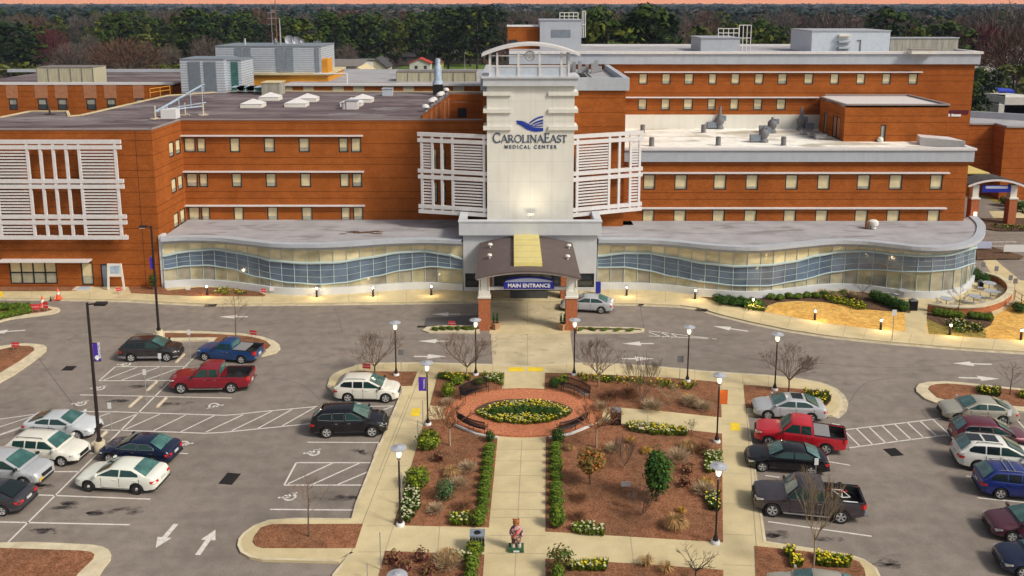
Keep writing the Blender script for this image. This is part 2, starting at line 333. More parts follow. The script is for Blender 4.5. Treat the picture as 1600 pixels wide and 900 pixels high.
# ================================================================== GROUND
def gpoly(pxs, z=0.0): return [G(x, y, z) for x, y in pxs]
def sheet(name, polys, z, m, kind='structure'):
    b = MB()
    for p in polys: b.face([(q[0], q[1], z) for q in p])
    o = b.build(name, m); return tag(o, kind=kind)
g = MB(); g.face([(-9000, -300, -0.05), (9000, -300, -0.05), (9000, 12000, -0.05), (-9000, 12000, -0.05)])
tag(g.build('ground', 'ground'), kind='structure')
sheet('parking_lot', [[(-170, -90), (170, -90), (170, 150), (-170, 150)]], 0.0, 'asphalt')

def slab(name, outer_px, inner_px=None, z=0.13, m='kerb', m_in='mulch', zin=0.15, smooth=True):
    o = gpoly(outer_px); b = MB(); b.prism(o, -0.02, z); ob = tag(b.build(name, m), kind='structure')
    # concrete gutter round the kerb
    cx = sum(p.x for p in o) / len(o); cy = sum(p.y for p in o) / len(o)
    if inner_px:
        i = gpoly(inner_px); b = MB(); b.prism(i, 0.0, zin); tag(b.build('mulch', m_in), kind='structure')
    return ob
# islands
slab('kerb_island', [(-80,515),(0,504),(15,500),(53,495),(80,492),(91,489),(94.5,486),(92,483),(80,481),(50,479),(0,477),(-80,473)],
     [(-80,509),(0,498),(40,493),(72,489),(82,486),(76,483.5),(50,481.5),(0,480),(-80,476)])
slab('kerb_island', [(-80,640),(0,599),(25,585),(50,567.5),(66,555),(73,549),(73,544),(68,541),(57,539.5),(40,538.5),(25,539.5),(0,543),(-80,560)],
     [(-80,622),(0,585),(30,567),(47,555),(54,549.5),(53,545.5),(45,543),(25,543),(0,549),(-80,566)])
slab('kerb_island', [(236,526),(243,522),(252,519.5),(280,518.5),(330,520),(380,523),(410,528),(428,534),(437,541),(438,546),(432,552),(410,558),(345,557),(314,548),(328,533),(250,535.5),(238,531)],
     [(258,522.5),(330,524),(380,527),(404,531),(417,536),(423,542),(418,547.5),(400,552),(352,551.5),(326,545),(340,529),(258,530)])
slab('kerb_island', [(-80,851),(0,851),(50,850),(100,852),(145,854.5),(160,857),(170,862),(174,869),(173,876),(162,890),(150,910),(140,930),(-80,930)],
     [(-80,860),(0,860),(125,864),(142,866),(148,870),(146,877),(122,900),(105,930),(-80,930)])
slab('kerb_island', [(1432,614),(1431,608),(1436,602),(1450,599),(1475,598),(1500,599.5),(1600,610),(1700,620),(1700,652),(1600,645),(1520,639),(1480,635),(1460,631),(1445,625)],
     [(1450,611),(1452,606),(1462,603),(1480,602),(1500,603.5),(1600,613),(1700,623),(1700,646),(1600,638),(1520,633),(1485,629),(1464,624)])
# sidewalk by the building, with the lawns on it
kerb_line = [(-120,467),(0,467),(95,468),(200,470),(230,471.5),(270,474),(330,476.5),(420,476),(600,474),(745,472),(905,473),(955,475),(1005,476),(1063,478.5),(1090,482),(1105,486.5),(1130,494),(1176,505),(1232,516.5),(1295,526),(1350,532),(1400,536.5),(1490,544),(1600,551),(1750,560)]
back = [(1750,440),(1530,440),(1100,430),(900,440),(740,440),(500,430),(-120,435)]
b = MB(); b.prism(gpoly(kerb_line + back), -0.02, 0.13); tag(b.build('sidewalk', 'concrete'), kind='structure')
def strip(pts, w, z, m, name, kind='structure', side=1, b=None):
    """flat band of width w to one side of a polyline"""
    own = b is None
    if own: b = MB()
    P = [Vector((p[0], p[1], 0)) for p in pts]; off = []
    for i in range(len(P)):
        d = (P[min(i+1, len(P)-1)] - P[max(i-1, 0)]).normalized(); n = Vector((d.y, -d.x, 0)) * side
        off.append(P[i] + n * w)
    for i in range(len(P)-1):
        q = [P[i], P[i+1], off[i+1], off[i]]
        if (q[1]-q[0]).cross(q[2]-q[0]).z < 0: q = q[::-1]
        b.face([(a.x, a.y, z) for a in q])
    if own: return tag(b.build(name, m), kind=kind)
kl = gpoly(kerb_line)
strip(kl, 0.45, 0.006, 'gutter', 'gutter', side=1)
strip(kl, 0.16, 0.134, 'kerb', 'kerb', side=-1)
# plaza slab
plaza = [(511,606),(515,593),(522,586),(532,581),(555,573.5),(585,570),(655,569),(760,572),(800,573.5),(850,572),(900,570),(950,570.5),(1025,575),(1100,582.5),(1200,589),(1250,594.5),(1280,600),(1300,608),(1311,618),(1316,629),(1313,641),(1301,651),
         (1168,651),(1176,700),(1187,780),(1197,849),(1262,859),(1325,869),(1350,877),(1370,891),(1385,925),(1190,940),(600,960),(508,930),(520,900),(548,866),(530,881),(410,878),(390,874),(376,866),(371,855),(373,845),(380,836),(397,824),(420,815.5),(462,812.5),(549,813),(555,790),(585,715),(605,667),(629,609),(560,611),(520,613)]
b = MB(); b.prism(gpoly(plaza), -0.02, 0.13); tag(b.build('plaza', 'concrete'), kind='structure')
pl = gpoly(plaza + plaza[:1]); strip(pl, 0.16, 0.134, 'kerb', 'kerb', side=1)
strip(gpoly(plaza[4:22]), 0.42, 0.006, 'gutter', 'gutter', side=-1)
def bed(name, px, m='mulch', z=0.16): b = MB(); b.prism(gpoly(px), 0.05, z); return tag(b.build(name, m), kind='structure')
beds = dict(
 tl=[(685,584),(788,585.5),(784,614),(740,640),(672,636)],
 tr=[(852,585.5),(900,586),(1049,593.5),(1124.5,600),(1127,655),(1049,646.5),(941,637),(880,636),(851,611)],
 bl=[(664,660),(720,655),(778,684),(764,827.5),(615,824)],
 br=[(853,686),(900,668),(945,664),(973,665.5),(1077,675.5),(1128,681),(1129.5,851),(985,842),(852.5,834)],
 sl=[(602,865),(757,871),(753,930),(585,930)],
 sr=[(852.5,877),(1012,886),(1130,895),(1131,940),(853,940)],
 fl=[(545,585),(560,583),(652,583.5),(644,605.5),(540,608),(534,595)],
 fr=[(1162,604),(1200,607),(1270,612),(1293,616),(1299,622),(1298,629),(1291,637),(1180,640),(1165,640)],
 el=[(395,850),(398,841),(408,828),(425,823),(567,822.5),(555,860),(410,860),(400,857)],
 hr=[(1179,857),(1262,866),(1325,875.5),(1342,882),(1350,893),(1358,930),(1182,935)])
for k, p in beds.items(): bed('mulch', p)
# brick roundabout and its planter
c1 = G(817, 610); c2 = G(817, 686.5); ec = (c1 + c2) / 2; ry = (c1 - c2).length / 2; rx = (G(941, 648).x - G(694, 649).x) / 2
ec.x = (G(941, 648).x + G(694, 649).x) / 2
ell = [(ec.x + rx * math.cos(a), ec.y + ry * math.sin(a)) for a in [2 * math.pi * i / 64 for i in range(64)]]
b = MB(); b.prism(ell, 0.05, 0.175); tag(b.build('brick_paving', 'paver'), kind='structure')
ring = MB(); strip([Vector((x, y, 0)) for x, y in ell + ell[:1]], 0.18, 0.179, 'joint_line', 'x', side=-1, b=ring); tag(ring.build('brick_border', 'brick_column'), kind='structure')
t1 = G(819, 627); t2 = G(816, 665); cl = G(741, 647); cr = G(895, 645); pc = (t1 + t2) / 2; prx = (cr.x - cl.x) / 2; pry = (t1.y - t2.y) / 2
lens = []
for i in range(40):
    a = 2 * math.pi * i / 40; cc, s_ = math.cos(a), math.sin(a)
    lens.append(((cl.x + cr.x) / 2 + prx * math.copysign(abs(cc) ** 0.85, cc), pc.y + pry * math.copysign(abs(s_) ** 1.25, s_)))
b = MB(); b.prism(lens, 0.1, 0.20); tag(b.build('planting_soil', 'soil'), kind='structure')
# pavement joints
def seg(b, p, q, w, z):
    p = Vector((p[0], p[1], 0)); q = Vector((q[0], q[1], 0)); d = (q - p).normalized(); n = Vector((-d.y, d.x, 0)) * w / 2
    b.face([(p-n).to_tuple()[:2] + (z,), (q-n).to_tuple()[:2] + (z,), (q+n).to_tuple()[:2] + (z,), (p+n).to_tuple()[:2] + (z,)])
b = MB()
def jl(x0, y0, x1, y1, w=0.035): seg(b, G(x0, y0), G(x1, y1), w, 0.1345)
jl(815.5,690,803,930); 
for y in (705,723,746,772,799,812,840,868): jl(778-(y-686)*0.0935,y,852.5,y+0.5)
for y in (592,604,625,648,672,700,731,768,825,866): jl(660-(y-590)*0.285+18, y+2, 672-(y-590)*0.268+2, y+2) if False else jl(650-(y-590)*0.33, y, 676-(y-590)*0.27, y)
for y in (608,634,665,700,742,790,838,886): jl(1128,y,1163+(y-600)*0.055,y+2)
for x in (560,600,640): jl(x,571,x-3,583)
for x in (700,735,770,885,925): jl(x,571.5,x,585)
for x, y in ((960,571),(1000,573.5),(1040,577),(1085,581.5),(1160,587),(1200,590)): jl(x,y,x+1,y+16)
jl(687,826,684,866); jl(985,842,990,885); jl(1012,648,1012,666); jl(1127,600,1127.5,655)
jl(602,865,615,824); jl(672,636,664,660)
jl(852.5,610,852.5,586); jl(788,586,787,611)
for x in range(-40, 1100, 45): jl(x, 455 + (8 if 470 > x > 250 else 0), x, 466 + (8 if x > 330 else 2))
for x, y0, y1 in ((1120,472,489),(1160,481,500),(1187,487,506),(1230,494,514),(1275,502,521),(1316,509,528),(1349,512,531),(1391,517,535),(1420,519,538),(1455,522,541),(1500,526,545),(1550,530,548)): jl(x+6, y0, x, y1)
jl(1163,600,1181,850,0.05); jl(1172,690,1192,850,0.04); jl(1181,850,1188,925,.05); jl(661,577,549,866,0.05); jl(640,620,592,740,0.05)
tag(b.build('paving_joints', 'joint_line'), kind='structure')
# entrance apron on the drive (concrete roadway under the canopy and down to the plaza)
sheet('entrance_apron', [gpoly([(764,471.5),(885,472.5),(897,573),(770,573)])], 0.008, 'apron')
b = MB(); seg(b, G(824, 474), G(824, 573), 0.04, 0.012); seg(b, G(765, 508), G(893, 508), 0.04, 0.012); seg(b, G(768, 535), G(895, 535), 0.04, 0.012)
tag(b.build('apron_joints', 'joint_line'), kind='structure')
sheet('raised_crossing', [gpoly([(764,508),(890,508),(892,522),(765,522)])], 0.014, 'concrete')
sheet('asphalt_patch', [gpoly([(665,497),(748,492),(748,507),(662,511)])], 0.004, 'patch_dark')
# slim medians either side of the canopy columns
def median(px, hedge):
    b = MB(); b.prism(gpoly(px), -0.02, 0.13); tag(b.build('median', 'kerb'), kind='structure')
median([(660,518),(666,513),(690,510.5),(748,510),(750,522),(700,521),(670,521)], 0)
median([(901,512),(985,513.5),(1007,515.5),(1006,519),(985,521.5),(901,522)], 0)
sheet('median_soil', [gpoly([(674,516),(690,512.5),(746,512),(746,516.5),(690,517.5)]), gpoly([(903,513.5),(1000,516),(1003,518),(903,517)])], 0.135, 'soil')
# lawns, beds, patio at the right of the glass front
sheet('straw_lawn', [gpoly([(1194,487),(1200,478),(1215,473),(1245,470.5),(1285,472),(1330,478),(1360,484),(1400,487),(1413,488),(1415,500),(1414,517.5),(1370,514),(1308,507.5),(1251,497.5)], 0.14),
                      gpoly([(1440,521),(1450,500),(1520,500),(1560,490),(1580,478),(1600,470),(1750,470),(1750,540),(1600,531.5),(1532,528)], 0.14)], 0.136, 'straw')
sheet('garden_bed', [gpoly([(1094,463.5),(1170,466),(1230,461),(1300,455),(1350,456),(1385,465),(1424,480),(1422,489),(1413,488),(1360,484),(1330,478),(1285,472),(1245,470),(1215,472.5),(1200,477.5),(1194,487),(1157,479.5),(1120,471)], 0.14),
                     gpoly([(1449,480),(1548,484),(1554,497),(1548,508),(1530,518),(1500,512),(1470,508),(1448,498)], 0.14)], 0.142, 'soil')
sheet('garden_bed', [gpoly([(1448,498),(1470,508),(1500,514),(1530,518),(1541,520),(1540,528),(1451,521.5)], 0.14)], 0.1405, 'olive_lawn')
sheet('mulch_bed', [gpoly([(200,447),(255,447),(262,454),(312,448.5),(360,449.5),(405,456),(416,461),(412,463),(300,462.5),(205,458)], 0.14), gpoly([(-60,447),(125,447),(118,454.5),(60,455),(-60,455)], 0.14)], 0.14, 'mulch')
# road round the right end of the building
sheet('far_pavement', [gpoly([(1545,330),(1700,330),(1700,352),(1560,352)]), gpoly([(1524,380),(1532,400),(1556,440),(1620,500),(1700,530),(1700,500),(1600,443),(1560,410),(1536,380)])], 0.012, 'concrete')
sheet('planting_bed', [gpoly([(1500,342),(1600,342),(1640,350),(1640,362),(1560,362),(1525,356)])], 0.13, 'soil')
sheet('planting_bed', [gpoly([(1526,386),(1545,386),(1600,402),(1596,406),(1526,407)])], 0.13, 'soil')
sheet('far_walk', [gpoly([(1528,255),(1600,318),(1600,335),(1530,300)])], 0.012, 'concrete')
sheet('yellow_grass', [gpoly([(1524,291),(1560,294),(1582,318),(1560,318),(1524,303)])], 0.02, 'olive_lawn')

# ------------------------------------------------------------------ painted lines
pw = MB()
def ln(x0, y0, x1, y1, w=0.11): seg(pw, G(x0, y0), G(x1, y1), w, 0.005)
ln(8,852,333,529)
ln(155,595,266,594.5); ln(180,573,293,572.5); ln(155,595,180,573); 
for a in ((162,594,214,574),(190,594,248,574),(228,594,275,577)): ln(*a)
ln(125,617,362,622)
for p, q in zip([(-30,660),(0,655),(50,648),(100,643),(180,643.5),(225,645),(350,649),(372,647.5),(400,644),(498,635)], [(0,655),(50,648),(100,643),(180,643.5),(225,645),(350,649),(372,647.5),(400,644),(498,635),(498,635)]):
    if p != q: ln(*p, *q)
for p, q in zip([(-30,686),(0,680),(36,668),(156,671.6),(240,674),(320,677),(345,676)], [(0,680),(36,668),(156,671.6),(240,674),(320,677),(345,676),(485,662)]): ln(*p, *q)
for a in ((0,667,52,650),(0,679,90,646),(130,660,172,645),(160,668,215,646.5),(196,671,250,647),(240,673,290,648.5),(282,675,335,649.5),(322,675,380,648),(362,673,425,642.5),(402,670,456,640),(440,666,492,636.5)): ln(*a)
ln(275,708,294,709); ln(77,737,124,737); ln(50,773,235,780); ln(-30,815,203,820); ln(140,708,155,708.5); ln(-10,737,10,737)
ln(480,691,596,691.5); ln(463,723,586,723); ln(463,723,444,758); ln(444,758,572,758)
for a in ((450,756,520,723.5),(487,757.5,562,723.5),(527,757.5,580,735)): ln(*a)
ln(422,796,557,797); ln(600,640,622,632); ln(545,636,620,634)
ln(1014,517,1120,530); ln(1014,525,1112,529)
for a in ((1014,519,1036,527),(1030,518,1050,527.5),(1046,520.5,1062,528)): ln(*a)
ln(1312,672.5,1470,654); ln(1318,701,1400,690); ln(1400,690,1477,680); ln(1477,680,1494,683)
for k in range(8):
    x = 1318 + k * 20; ln(x, 672 - k*2.3, x + 26, 697.5 - k*2.6)
ln(1282,719,1328,727); ln(1196,743,1218,746); ln(1200,815,1362,838); ln(1491,711,1503,712.5); ln(1510,744,1526,746); ln(1528,778,1620,787); ln(1300,662,1312,664); ln(1180,698,1192,699.5)
ln(-10,540,0,540) ; ln(1588,655,1620,690)
tag(pw.build('parking_lines', 'paint_white'), kind='structure')
ap = MB()
def arrow(px, py, ang, L=3.6, wd=0.22, hw=0.75, hl=1.5):
    c = G(px, py); d = Vector((math.cos(ang), math.sin(ang), 0)); n = Vector((-d.y, d.x, 0))
    def P(a, b_): q = c + d * a + n * b_; return (q.x, q.y, 0.006)
    ap.face([P(-L/2, -wd/2), P(L/2-hl, -wd/2), P(L/2-hl, wd/2), P(-L/2, wd/2)])
    ap.face([P(L/2-hl, -hw/2), P(L/2, 0), P(L/2-hl, hw/2)])
PI = math.pi
for px, py, a in ((365,495,PI),(697,491,PI),(678,533,PI),(672,557,0),(997,537,PI),(997,560.5,0),(1141,513.5,PI-0.42),(1519,568.5,PI-0.06),(1530,591,-0.07),(10,518,PI+0.2)): arrow(px, py, a, 2.6 if 300 < px < 1100 else 3, hw=0.9)
arrow(259.5, 837, R(-97), 2.1, 0.28, .80, .9); arrow(323, 847, R(85), 2.15, 0.28, .80, .9)
tag(ap.build('painted_arrows', 'paint_white'), kind='structure')
wc = MB()
def chair_mark(px, py, rz, s=0.6):
    c = G(px, py); cr_, sr_ = math.cos(rz), math.sin(rz)
    def P(x, y): x *= s; y *= s; return (c.x + x*cr_ - y*sr_, c.y + x*sr_ + y*cr_, 0.006)
    def sg(p, q, w=0.3):
        d = Vector((q[0]-p[0], q[1]-p[1])).normalized() * w / 2; n = (-d.y, d.x)
        wc.face([P(p[0]-n[0], p[1]-n[1]), P(q[0]-n[0], q[1]-n[1]), P(q[0]+n[0], q[1]+n[1]), P(p[0]+n[0], p[1]+n[1])])
    for i in range(14):
        a0 = R(110 + i * 18); a1 = R(110 + (i + 1) * 18)
        sg((-0.1 + .52*math.cos(a0), -0.3 + .52*math.sin(a0)), (-0.1 + .52*math.cos(a1), -0.3 + .52*math.sin(a1)))
    sg((-0.15, 0.55), (-0.08, -0.2)); sg((-0.08, -0.2), (0.45, -0.2)); sg((0.45, -0.2), (0.6, -0.75)); sg((0.6, -.75), (.8, -.68)); sg((-.13, .2), (.3, .2))
    wc.face([P(-0.17 + .16*math.cos(R(a)), .78 + .16*math.sin(R(a))) for a in range(0, 360, 45)])
for px, py, rz in ((153,606,PI/2),(124,630,PI/2),(337,634,-PI/2),(289,694,-PI/2),(487,707,PI/2),(449,776,PI/2),(194,569,PI/2)): chair_mark(px, py, rz, 0.56)
tag(wc.build('wheelchair_symbols', 'paint_white'), kind='structure')
yp = MB()
for px in ([(955,640+0),(975,640),(0,0),(0,0)],): pass
for q in ([(795,576.5),(819,576.5),(819,583),(794,583)], [(824,576.5),(848,576.5),(849,583),(824,583)], [(644,641),(657,641),(655,653),(641,653)], [(1140,663),(1155,664),(1157,676),(1142,676)]):
    yp.face([(v.x, v.y, 0.1385) for v in gpoly(q)][::-1])
for f_i in range(len(yp.f)): pass
tag(yp.build('tactile_pads', 'paint_yellow'), kind='structure')
yk = MB(); yk.face([(v.x, v.y, 0.138) for v in gpoly([(-60,455.5),(4,455.5),(6,466),(-60,466)])][::-1]); tag(yk.build('painted_kerb', 'paint_yellow'), kind='structure')
# stains under engines, drains
st = MB(); rr = random.Random(5)
def blot(px, py, rx_, ry_, n=7, z=0.0035):
    c = G(px, py)
    for i in range(n):
        x = c.x + rr.uniform(-rx_, rx_); y = c.y + rr.uniform(-ry_, ry_); r = rr.uniform(.08, .34); z += 0.00015
        st.face([(x + r * rr.uniform(.6, 1.4) * math.cos(a) * 1.7, y + r * rr.uniform(.6, 1.2) * math.sin(a) * .7, z) for a in [2*PI*k/9 for k in range(9)]])
for a in ((185,627,.5,.3,9),(275,631,1.0,.3,13),(340,633,.5,.2,5),(105,790,.8,.3,12),(195,797,.9,.3,8),(70,830,.7,.25,10),(570,706,.5,.25,9),(540,778,.6,.2,9),(1215,835,.6,.25,8),(1300,845,.5,.2,5),(1385,880,.5,.3,8),(222,604,.5,.2,7),(65,760,.4,.3,8),(160,800,.5,.2,6)): blot(*a)
tag(st.build('oil_stains', 'oil_stain'), kind='structure')
b = MB(); 
for pts in ([(405,574),(440,571),(480,566),(523,553)],[(523,481),(530,500),(535,520)],[(1320,640),(1350,600),(1400,590)],[(100,535),(130,520),(160,523)],[(1440,640),(1450,655)],[(560,480),(640,500)],[(1000,476),(1007,517)],[(60,560),(120,640)],[(1200,560),(1400,575),(1600,560)],[(500,520),(640,530),(760,528)],[(420,590),(470,600),(500,625)],[(1060,540),(1200,565)]):
    P_ = [G(*p) for p in catmull(pts, 5)]
    for i in range(len(P_)-1): seg(b, P_[i] + Vector((0, rr.uniform(-.04, .04), 0)), P_[i+1], 0.045, 0.0045)
tag(b.build('tar_seams', 'patch_dark'), kind='structure')
def drain(px, py, wx, wy, label, rz=0.0, z=0.004):
    c = G(px, py, z); t = thing('drain_grate', label, 'drain', (c.x, c.y, z), rz)
    b = MB(); b.box(-wx/2, wx/2, -wy/2, wy/2, 0.0, 0.012); b.build('frame', 'iron_dark', t, local=True)
    b = MB()
    n = 7
    for i in range(n): x = -wx/2 + wx * (i + .5) / n; b.box(x - .03, x + .03, -wy/2 + .05, wy/2 - .05, 0.013, 0.026)
    b.build('grate', 'dark_frame', t, local=True)
drain(359,748,.85,1.2,'square iron drain grate in the open asphalt right of the white police style sedan',R(-8)); drain(108,575.5,.85,.8,'iron drain grate in the asphalt beside the left parking island')
drain(1396,706.5,.85,.9,'dark iron drain grate in front of the parked row with the white seven seater',R(10))
drain(330,476.3,1.1,.35,'kerb drain inlet below the mulch bed at the glass front',z=.14); drain(1097,483.4,1.0,.45,'kerb drain inlet where the sidewalk starts to curve toward the lawn',R(-22),z=.14)
drain(1002,475.8,.5,.3,'small drain inlet at the kerb right of the parked silver sedan',z=.14); drain(659,510.5,.8,.4,'drain at the tip of the slim median left of the canopy')

# ================================================================== AIR
hm = bpy.data.materials.new('haze'); hm.use_nodes = True; hn = hm.node_tree; hn.nodes.clear()
ho = hn.nodes.new('ShaderNodeOutputMaterial'); hv = hn.nodes.new('ShaderNodeVolumePrincipled'); hv.inputs['Color'].default_value = (.62, .74, .95, 1); hv.inputs['Density'].default_value = 0.00008; hv.inputs['Anisotropy'].default_value = 0
hn.links.new(hv.outputs[0], ho.inputs['Volume'])
b = MB(); b.box(-4200, 4200, -80, 5600, -1.2, 40); hz = b.build('haze', hm); tag(hz, kind='stuff')
# ================================================================== HOSPITAL
class Wall:
    """a vertical wall along a line, with openings cut through and reveals; u runs from a to b (seen from the front, left to right)"""
    def __init__(s, a, b, z0, z1, th=0.35):
        s.a = Vector((a[0], a[1], 0)); s.b = Vector((b[0], b[1], 0)); s.L = (s.b - s.a).length; s.d = (s.b - s.a).normalized()
        s.n = Vector((s.d.y, -s.d.x, 0)); s.z0, s.z1, s.th = z0, z1, th; s.op = []
    def P(s, u, z, out=0.0): p = s.a + s.d * u + s.n * out; return Vector((p.x, p.y, z))
    def mesh(s, b, m=None):
        us = sorted({0.0, s.L, *[q for o in s.op for q in o[:2]]}); zs = sorted({s.z0, s.z1, *[q for o in s.op for q in o[2:]]})
        for i in range(len(us)-1):
            for j in range(len(zs)-1):
                uc, zc = (us[i]+us[i+1])/2, (zs[j]+zs[j+1])/2
                if any(o[0] < uc < o[1] and o[2] < zc < o[3] for o in s.op): continue
                b.face([s.P(us[i], zs[j]), s.P(us[i+1], zs[j]), s.P(us[i+1], zs[j+1]), s.P(us[i], zs[j+1])], m)
        for u0, u1, z0, z1 in s.op:
            t = -s.th
            b.face([s.P(u0,z0), s.P(u0,z1), s.P(u0,z1,t), s.P(u0,z0,t)], m); b.face([s.P(u1,z0), s.P(u1,z0,t), s.P(u1,z1,t), s.P(u1,z1)], m)
            b.face([s.P(u0,z0), s.P(u0,z0,t), s.P(u1,z0,t), s.P(u1,z0)], m); b.face([s.P(u0,z1), s.P(u1,z1), s.P(u1,z1,t), s.P(u0,z1,t)], m)
    def slabq(s, b, u0, u1, z0, z1, o0, o1, m=None):
        """box on the wall from outset o0 to o1"""
        v = [s.P(u0,z0,o1), s.P(u1,z0,o1), s.P(u1,z1,o1), s.P(u0,z1,o1), s.P(u0,z0,o0), s.P(u1,z0,o0), s.P(u1,z1,o0), s.P(u0,z1,o0)]
        b.mesh(v, [(0,1,2,3),(7,6,5,4),(4,5,1,0),(3,2,6,7),(4,0,3,7),(1,5,6,2)], m)
    def window(s, parent, u0, u1, z0, z1, cols=1, rows=1, blind=0.80, depth=0.06, fr=0.07, cut=True, name='window', bm='blind', pm='pane_grey', tilt=0.0):
        fr = .10 if fr == .07 else fr
        if cut: s.op.append((u0, u1, z0, z1))
        b = MB(); o0, o1 = -depth - .05, -depth + .06
        if not cut: o0, o1 = 0.0, 0.07
        s.slabq(b, u0, u0+fr, z0, z1, o0, o1); s.slabq(b, u1-fr, u1, z0, z1, o0, o1); s.slabq(b, u0+fr, u1-fr, z1-fr, z1, o0, o1); s.slabq(b, u0+fr, u1-fr, z0, z0+fr, o0, o1)
        for k in range(1, cols): uc = u0 + (u1-u0)*k/cols; s.slabq(b, uc-fr/2, uc+fr/2, z0+fr, z1-fr, o0, o1)
        for k in range(1, rows): zc = z0 + (z1-z0)*k/rows; s.slabq(b, u0+fr, u1-fr, zc-fr/2, zc+fr/2, o0+.002, o1-.004)
        w_ = b.build(name, 'dark_frame', parent)
        p = o0 + .03; zs = z0 + (z1-z0)*(1-blind)
        if blind > 0:
            b = MB(); b.face([s.P(u0+.02,zs,p), s.P(u1-.02,zs,p), s.P(u1-.02,z1-.02,p), s.P(u0+.02,z1-.02,p)]); x = b.build('blind', bm, w_)  # upper glass, its colour stands for the mirrored sky
        b = MB(); b.face([s.P(u0+.02,z0+.02,p), s.P(u1-.02,z0+.02,p), s.P(u1-.02,zs,p), s.P(u0+.02,zs,p)]); b.build('pane', pm, w_)
        return w_
hosp = thing('hospital_building', 'brick hospital with a white signboard tower, rows of windows and wavy glass fronts', 'hospital', (2, 90, 0))
def hp(b, name, m, **k): return b.build(name, m, hosp, **k)
YF, YA, YR, YB = 88.5, 81.6, 88.0, 104.5
ztop = VZ(188, YF)                                   # left wing parapet, about 16 m
# ---- left block (front), its slanted return, and the long window wall
xL = VX(258, 445, 82.2)
P0 = (-75, YA); P1 = (xL, YA); P2 = (VX(282, 187, YF), YF); P3 = (-2.6, YF)
wl = Wall(P0, P1, 0, ztop, .3); wr_ = Wall(P1, P2, 0, ztop, .3); wf = Wall(P2, P3, 4.0, ztop, .3)
wl.z1 = ztop
def ul(px, py): return VX(px, py, YA) - P0[0]
def win_px(wall, x0, Y, px0, px1, y0, y1, pyx=None, **k):
    zc0, zc1 = VZ(y1, Y), VZ(y0, Y); ym = (y0 + y1) / 2 if pyx is None else pyx
    return wall.window(hosp, VX(px0, ym, Y) - x0, VX(px1, ym, Y) - x0, zc0, zc1, **k)
win_px(wl, P0[0], YA, 15, 89, 408, 443.5, cols=4, rows=2, blind=.5)
win_px(wl, P0[0], YA, 127, 146, 410, 445, blind=.6)
wl.window(hosp, ul(158, 430), ul(171, 430), 0.02, VZ(412.5, YA), blind=0, pm='louver_grey', name='door')
sh = MB(); sh.cur = 0
def shade(wall, u0, u1, z, proj=0.65, ht=0.16, name='sunshade'):
    b = MB(); wall.slabq(b, u0, u1, z, z+ht, 0.002, proj)
    return hp(b, name, 'white_metal')
shade(wl, ul(4, 406), ul(144, 406), VZ(406.5, YA), .9, .15)
win2 = [(291,309),(311,325),(362,378),(415,432),(469,486),(531,546),(550,566)]
rowsL = [(215,238,212.5),(270.5,292.5,268.5),(323,345,321.5)]
for (y0, y1, yb) in rowsL:
    for a, c in win2:
        wf.window(hosp, VX(a, 281, YF) - P2[0], VX(c, 281, YF) - P2[0], VZ(y1, YF), VZ(y0, YF), blind=random.choice((.66,.74,.82,.9)))
    shade(wf, -.1, VX(569, 269, YF) - P2[0], VZ(yb + .2, YF), .38, .13)
    for a in (.52, .76): wr_.window(hosp, wr_.L*a, wr_.L*a + 1.25, VZ(y1, YF), VZ(y0, YF), blind=.7)
# openings behind the left screen
for (y0, y1) in ((232,266),(284,318)):
    wf.window(hosp, VX(676, 300, YF)-P2[0], VX(684, 300, YF)-P2[0], VZ(y1,YF), VZ(y0,YF), blind=.3)
    wf.window(hosp, VX(688, 300, YF)-P2[0], VX(697, 300, YF)-P2[0], VZ(y1,YF), VZ(y0,YF), blind=.2)
for wll in (wl, wr_, wf):
    b = MB(); wll.mesh(b); hp(b, 'brick_wall', 'brick')
b = MB()
for wll in (wl, wr_, wf): wll.slabq(b, 0 if wll is not wr_ else .001, wll.L, ztop, ztop+.12, -.3, .06)
hp(b, 'parapet_cap', 'roof_edge')
b = MB()
u = ul(219, 320); wl.slabq(b, u-.02, u+.02, .2, ztop-.02, -.01, .006)
hp(b, 'control_joint', 'dark_frame')
# ---- left roofs
zr = ztop - 0.25
def gx(px, py, z): v = G(px, py, z); return (v.x, v.y)
dA, dB = gx(658, 178, ztop), gx(702, 146.5, ztop); backY = 114.0
roofL = [(-75, YA+.05), (P1[0]-.12, YA+.05), (P2[0]-.12, YF+.05), (dA[0], YF+.05), dA, dB, (-2.6, dB[1]), (-2.6, 118), gx(370, 141, ztop), gx(262, 148, ztop), gx(125, 179, ztop), gx(108, 180, ztop), gx(105, 172.5, ztop), gx(47, 172.5, ztop), gx(0, 182, ztop), (-75, 92)]
b = MB(); b.prism(roofL, zr-.3, zr+.1); hp(b, 'membrane_roof', 'roof_dark')
b = MB()
rl = [Vector((x, y, zr+.1)) for x, y in roofL]
for i in list(range(7, 15)): b.beam(rl[i], rl[i+1] if i+1 < len(rl) else rl[0], .3, .25)
hp(b, 'roof_edge', 'concrete')
b = MB(); rq = random.Random(8)
for i in range(26):
    px_, py_ = rq.choice(((175,191),(120,186),(330,172),(300,184),(420,178),(480,180),(560,178),(620,172),(690,160),(640,155),(520,150),(350,152),(230,170),(80,186),(600,182))); c_ = G(px_+rq.uniform(-25,25), py_+rq.uniform(-3,3), zr); w__, h__ = rq.uniform(1.5,4.5), rq.uniform(.3,.9)
    b.face([(c_.x+w__*math.cos(a), c_.y+h__*math.sin(a), zr+.104+.0006*i) for a in [2*PI*k/12 for k in range(12)]])
q_ = hp(b, 'pale_stain', 'roof_pale')
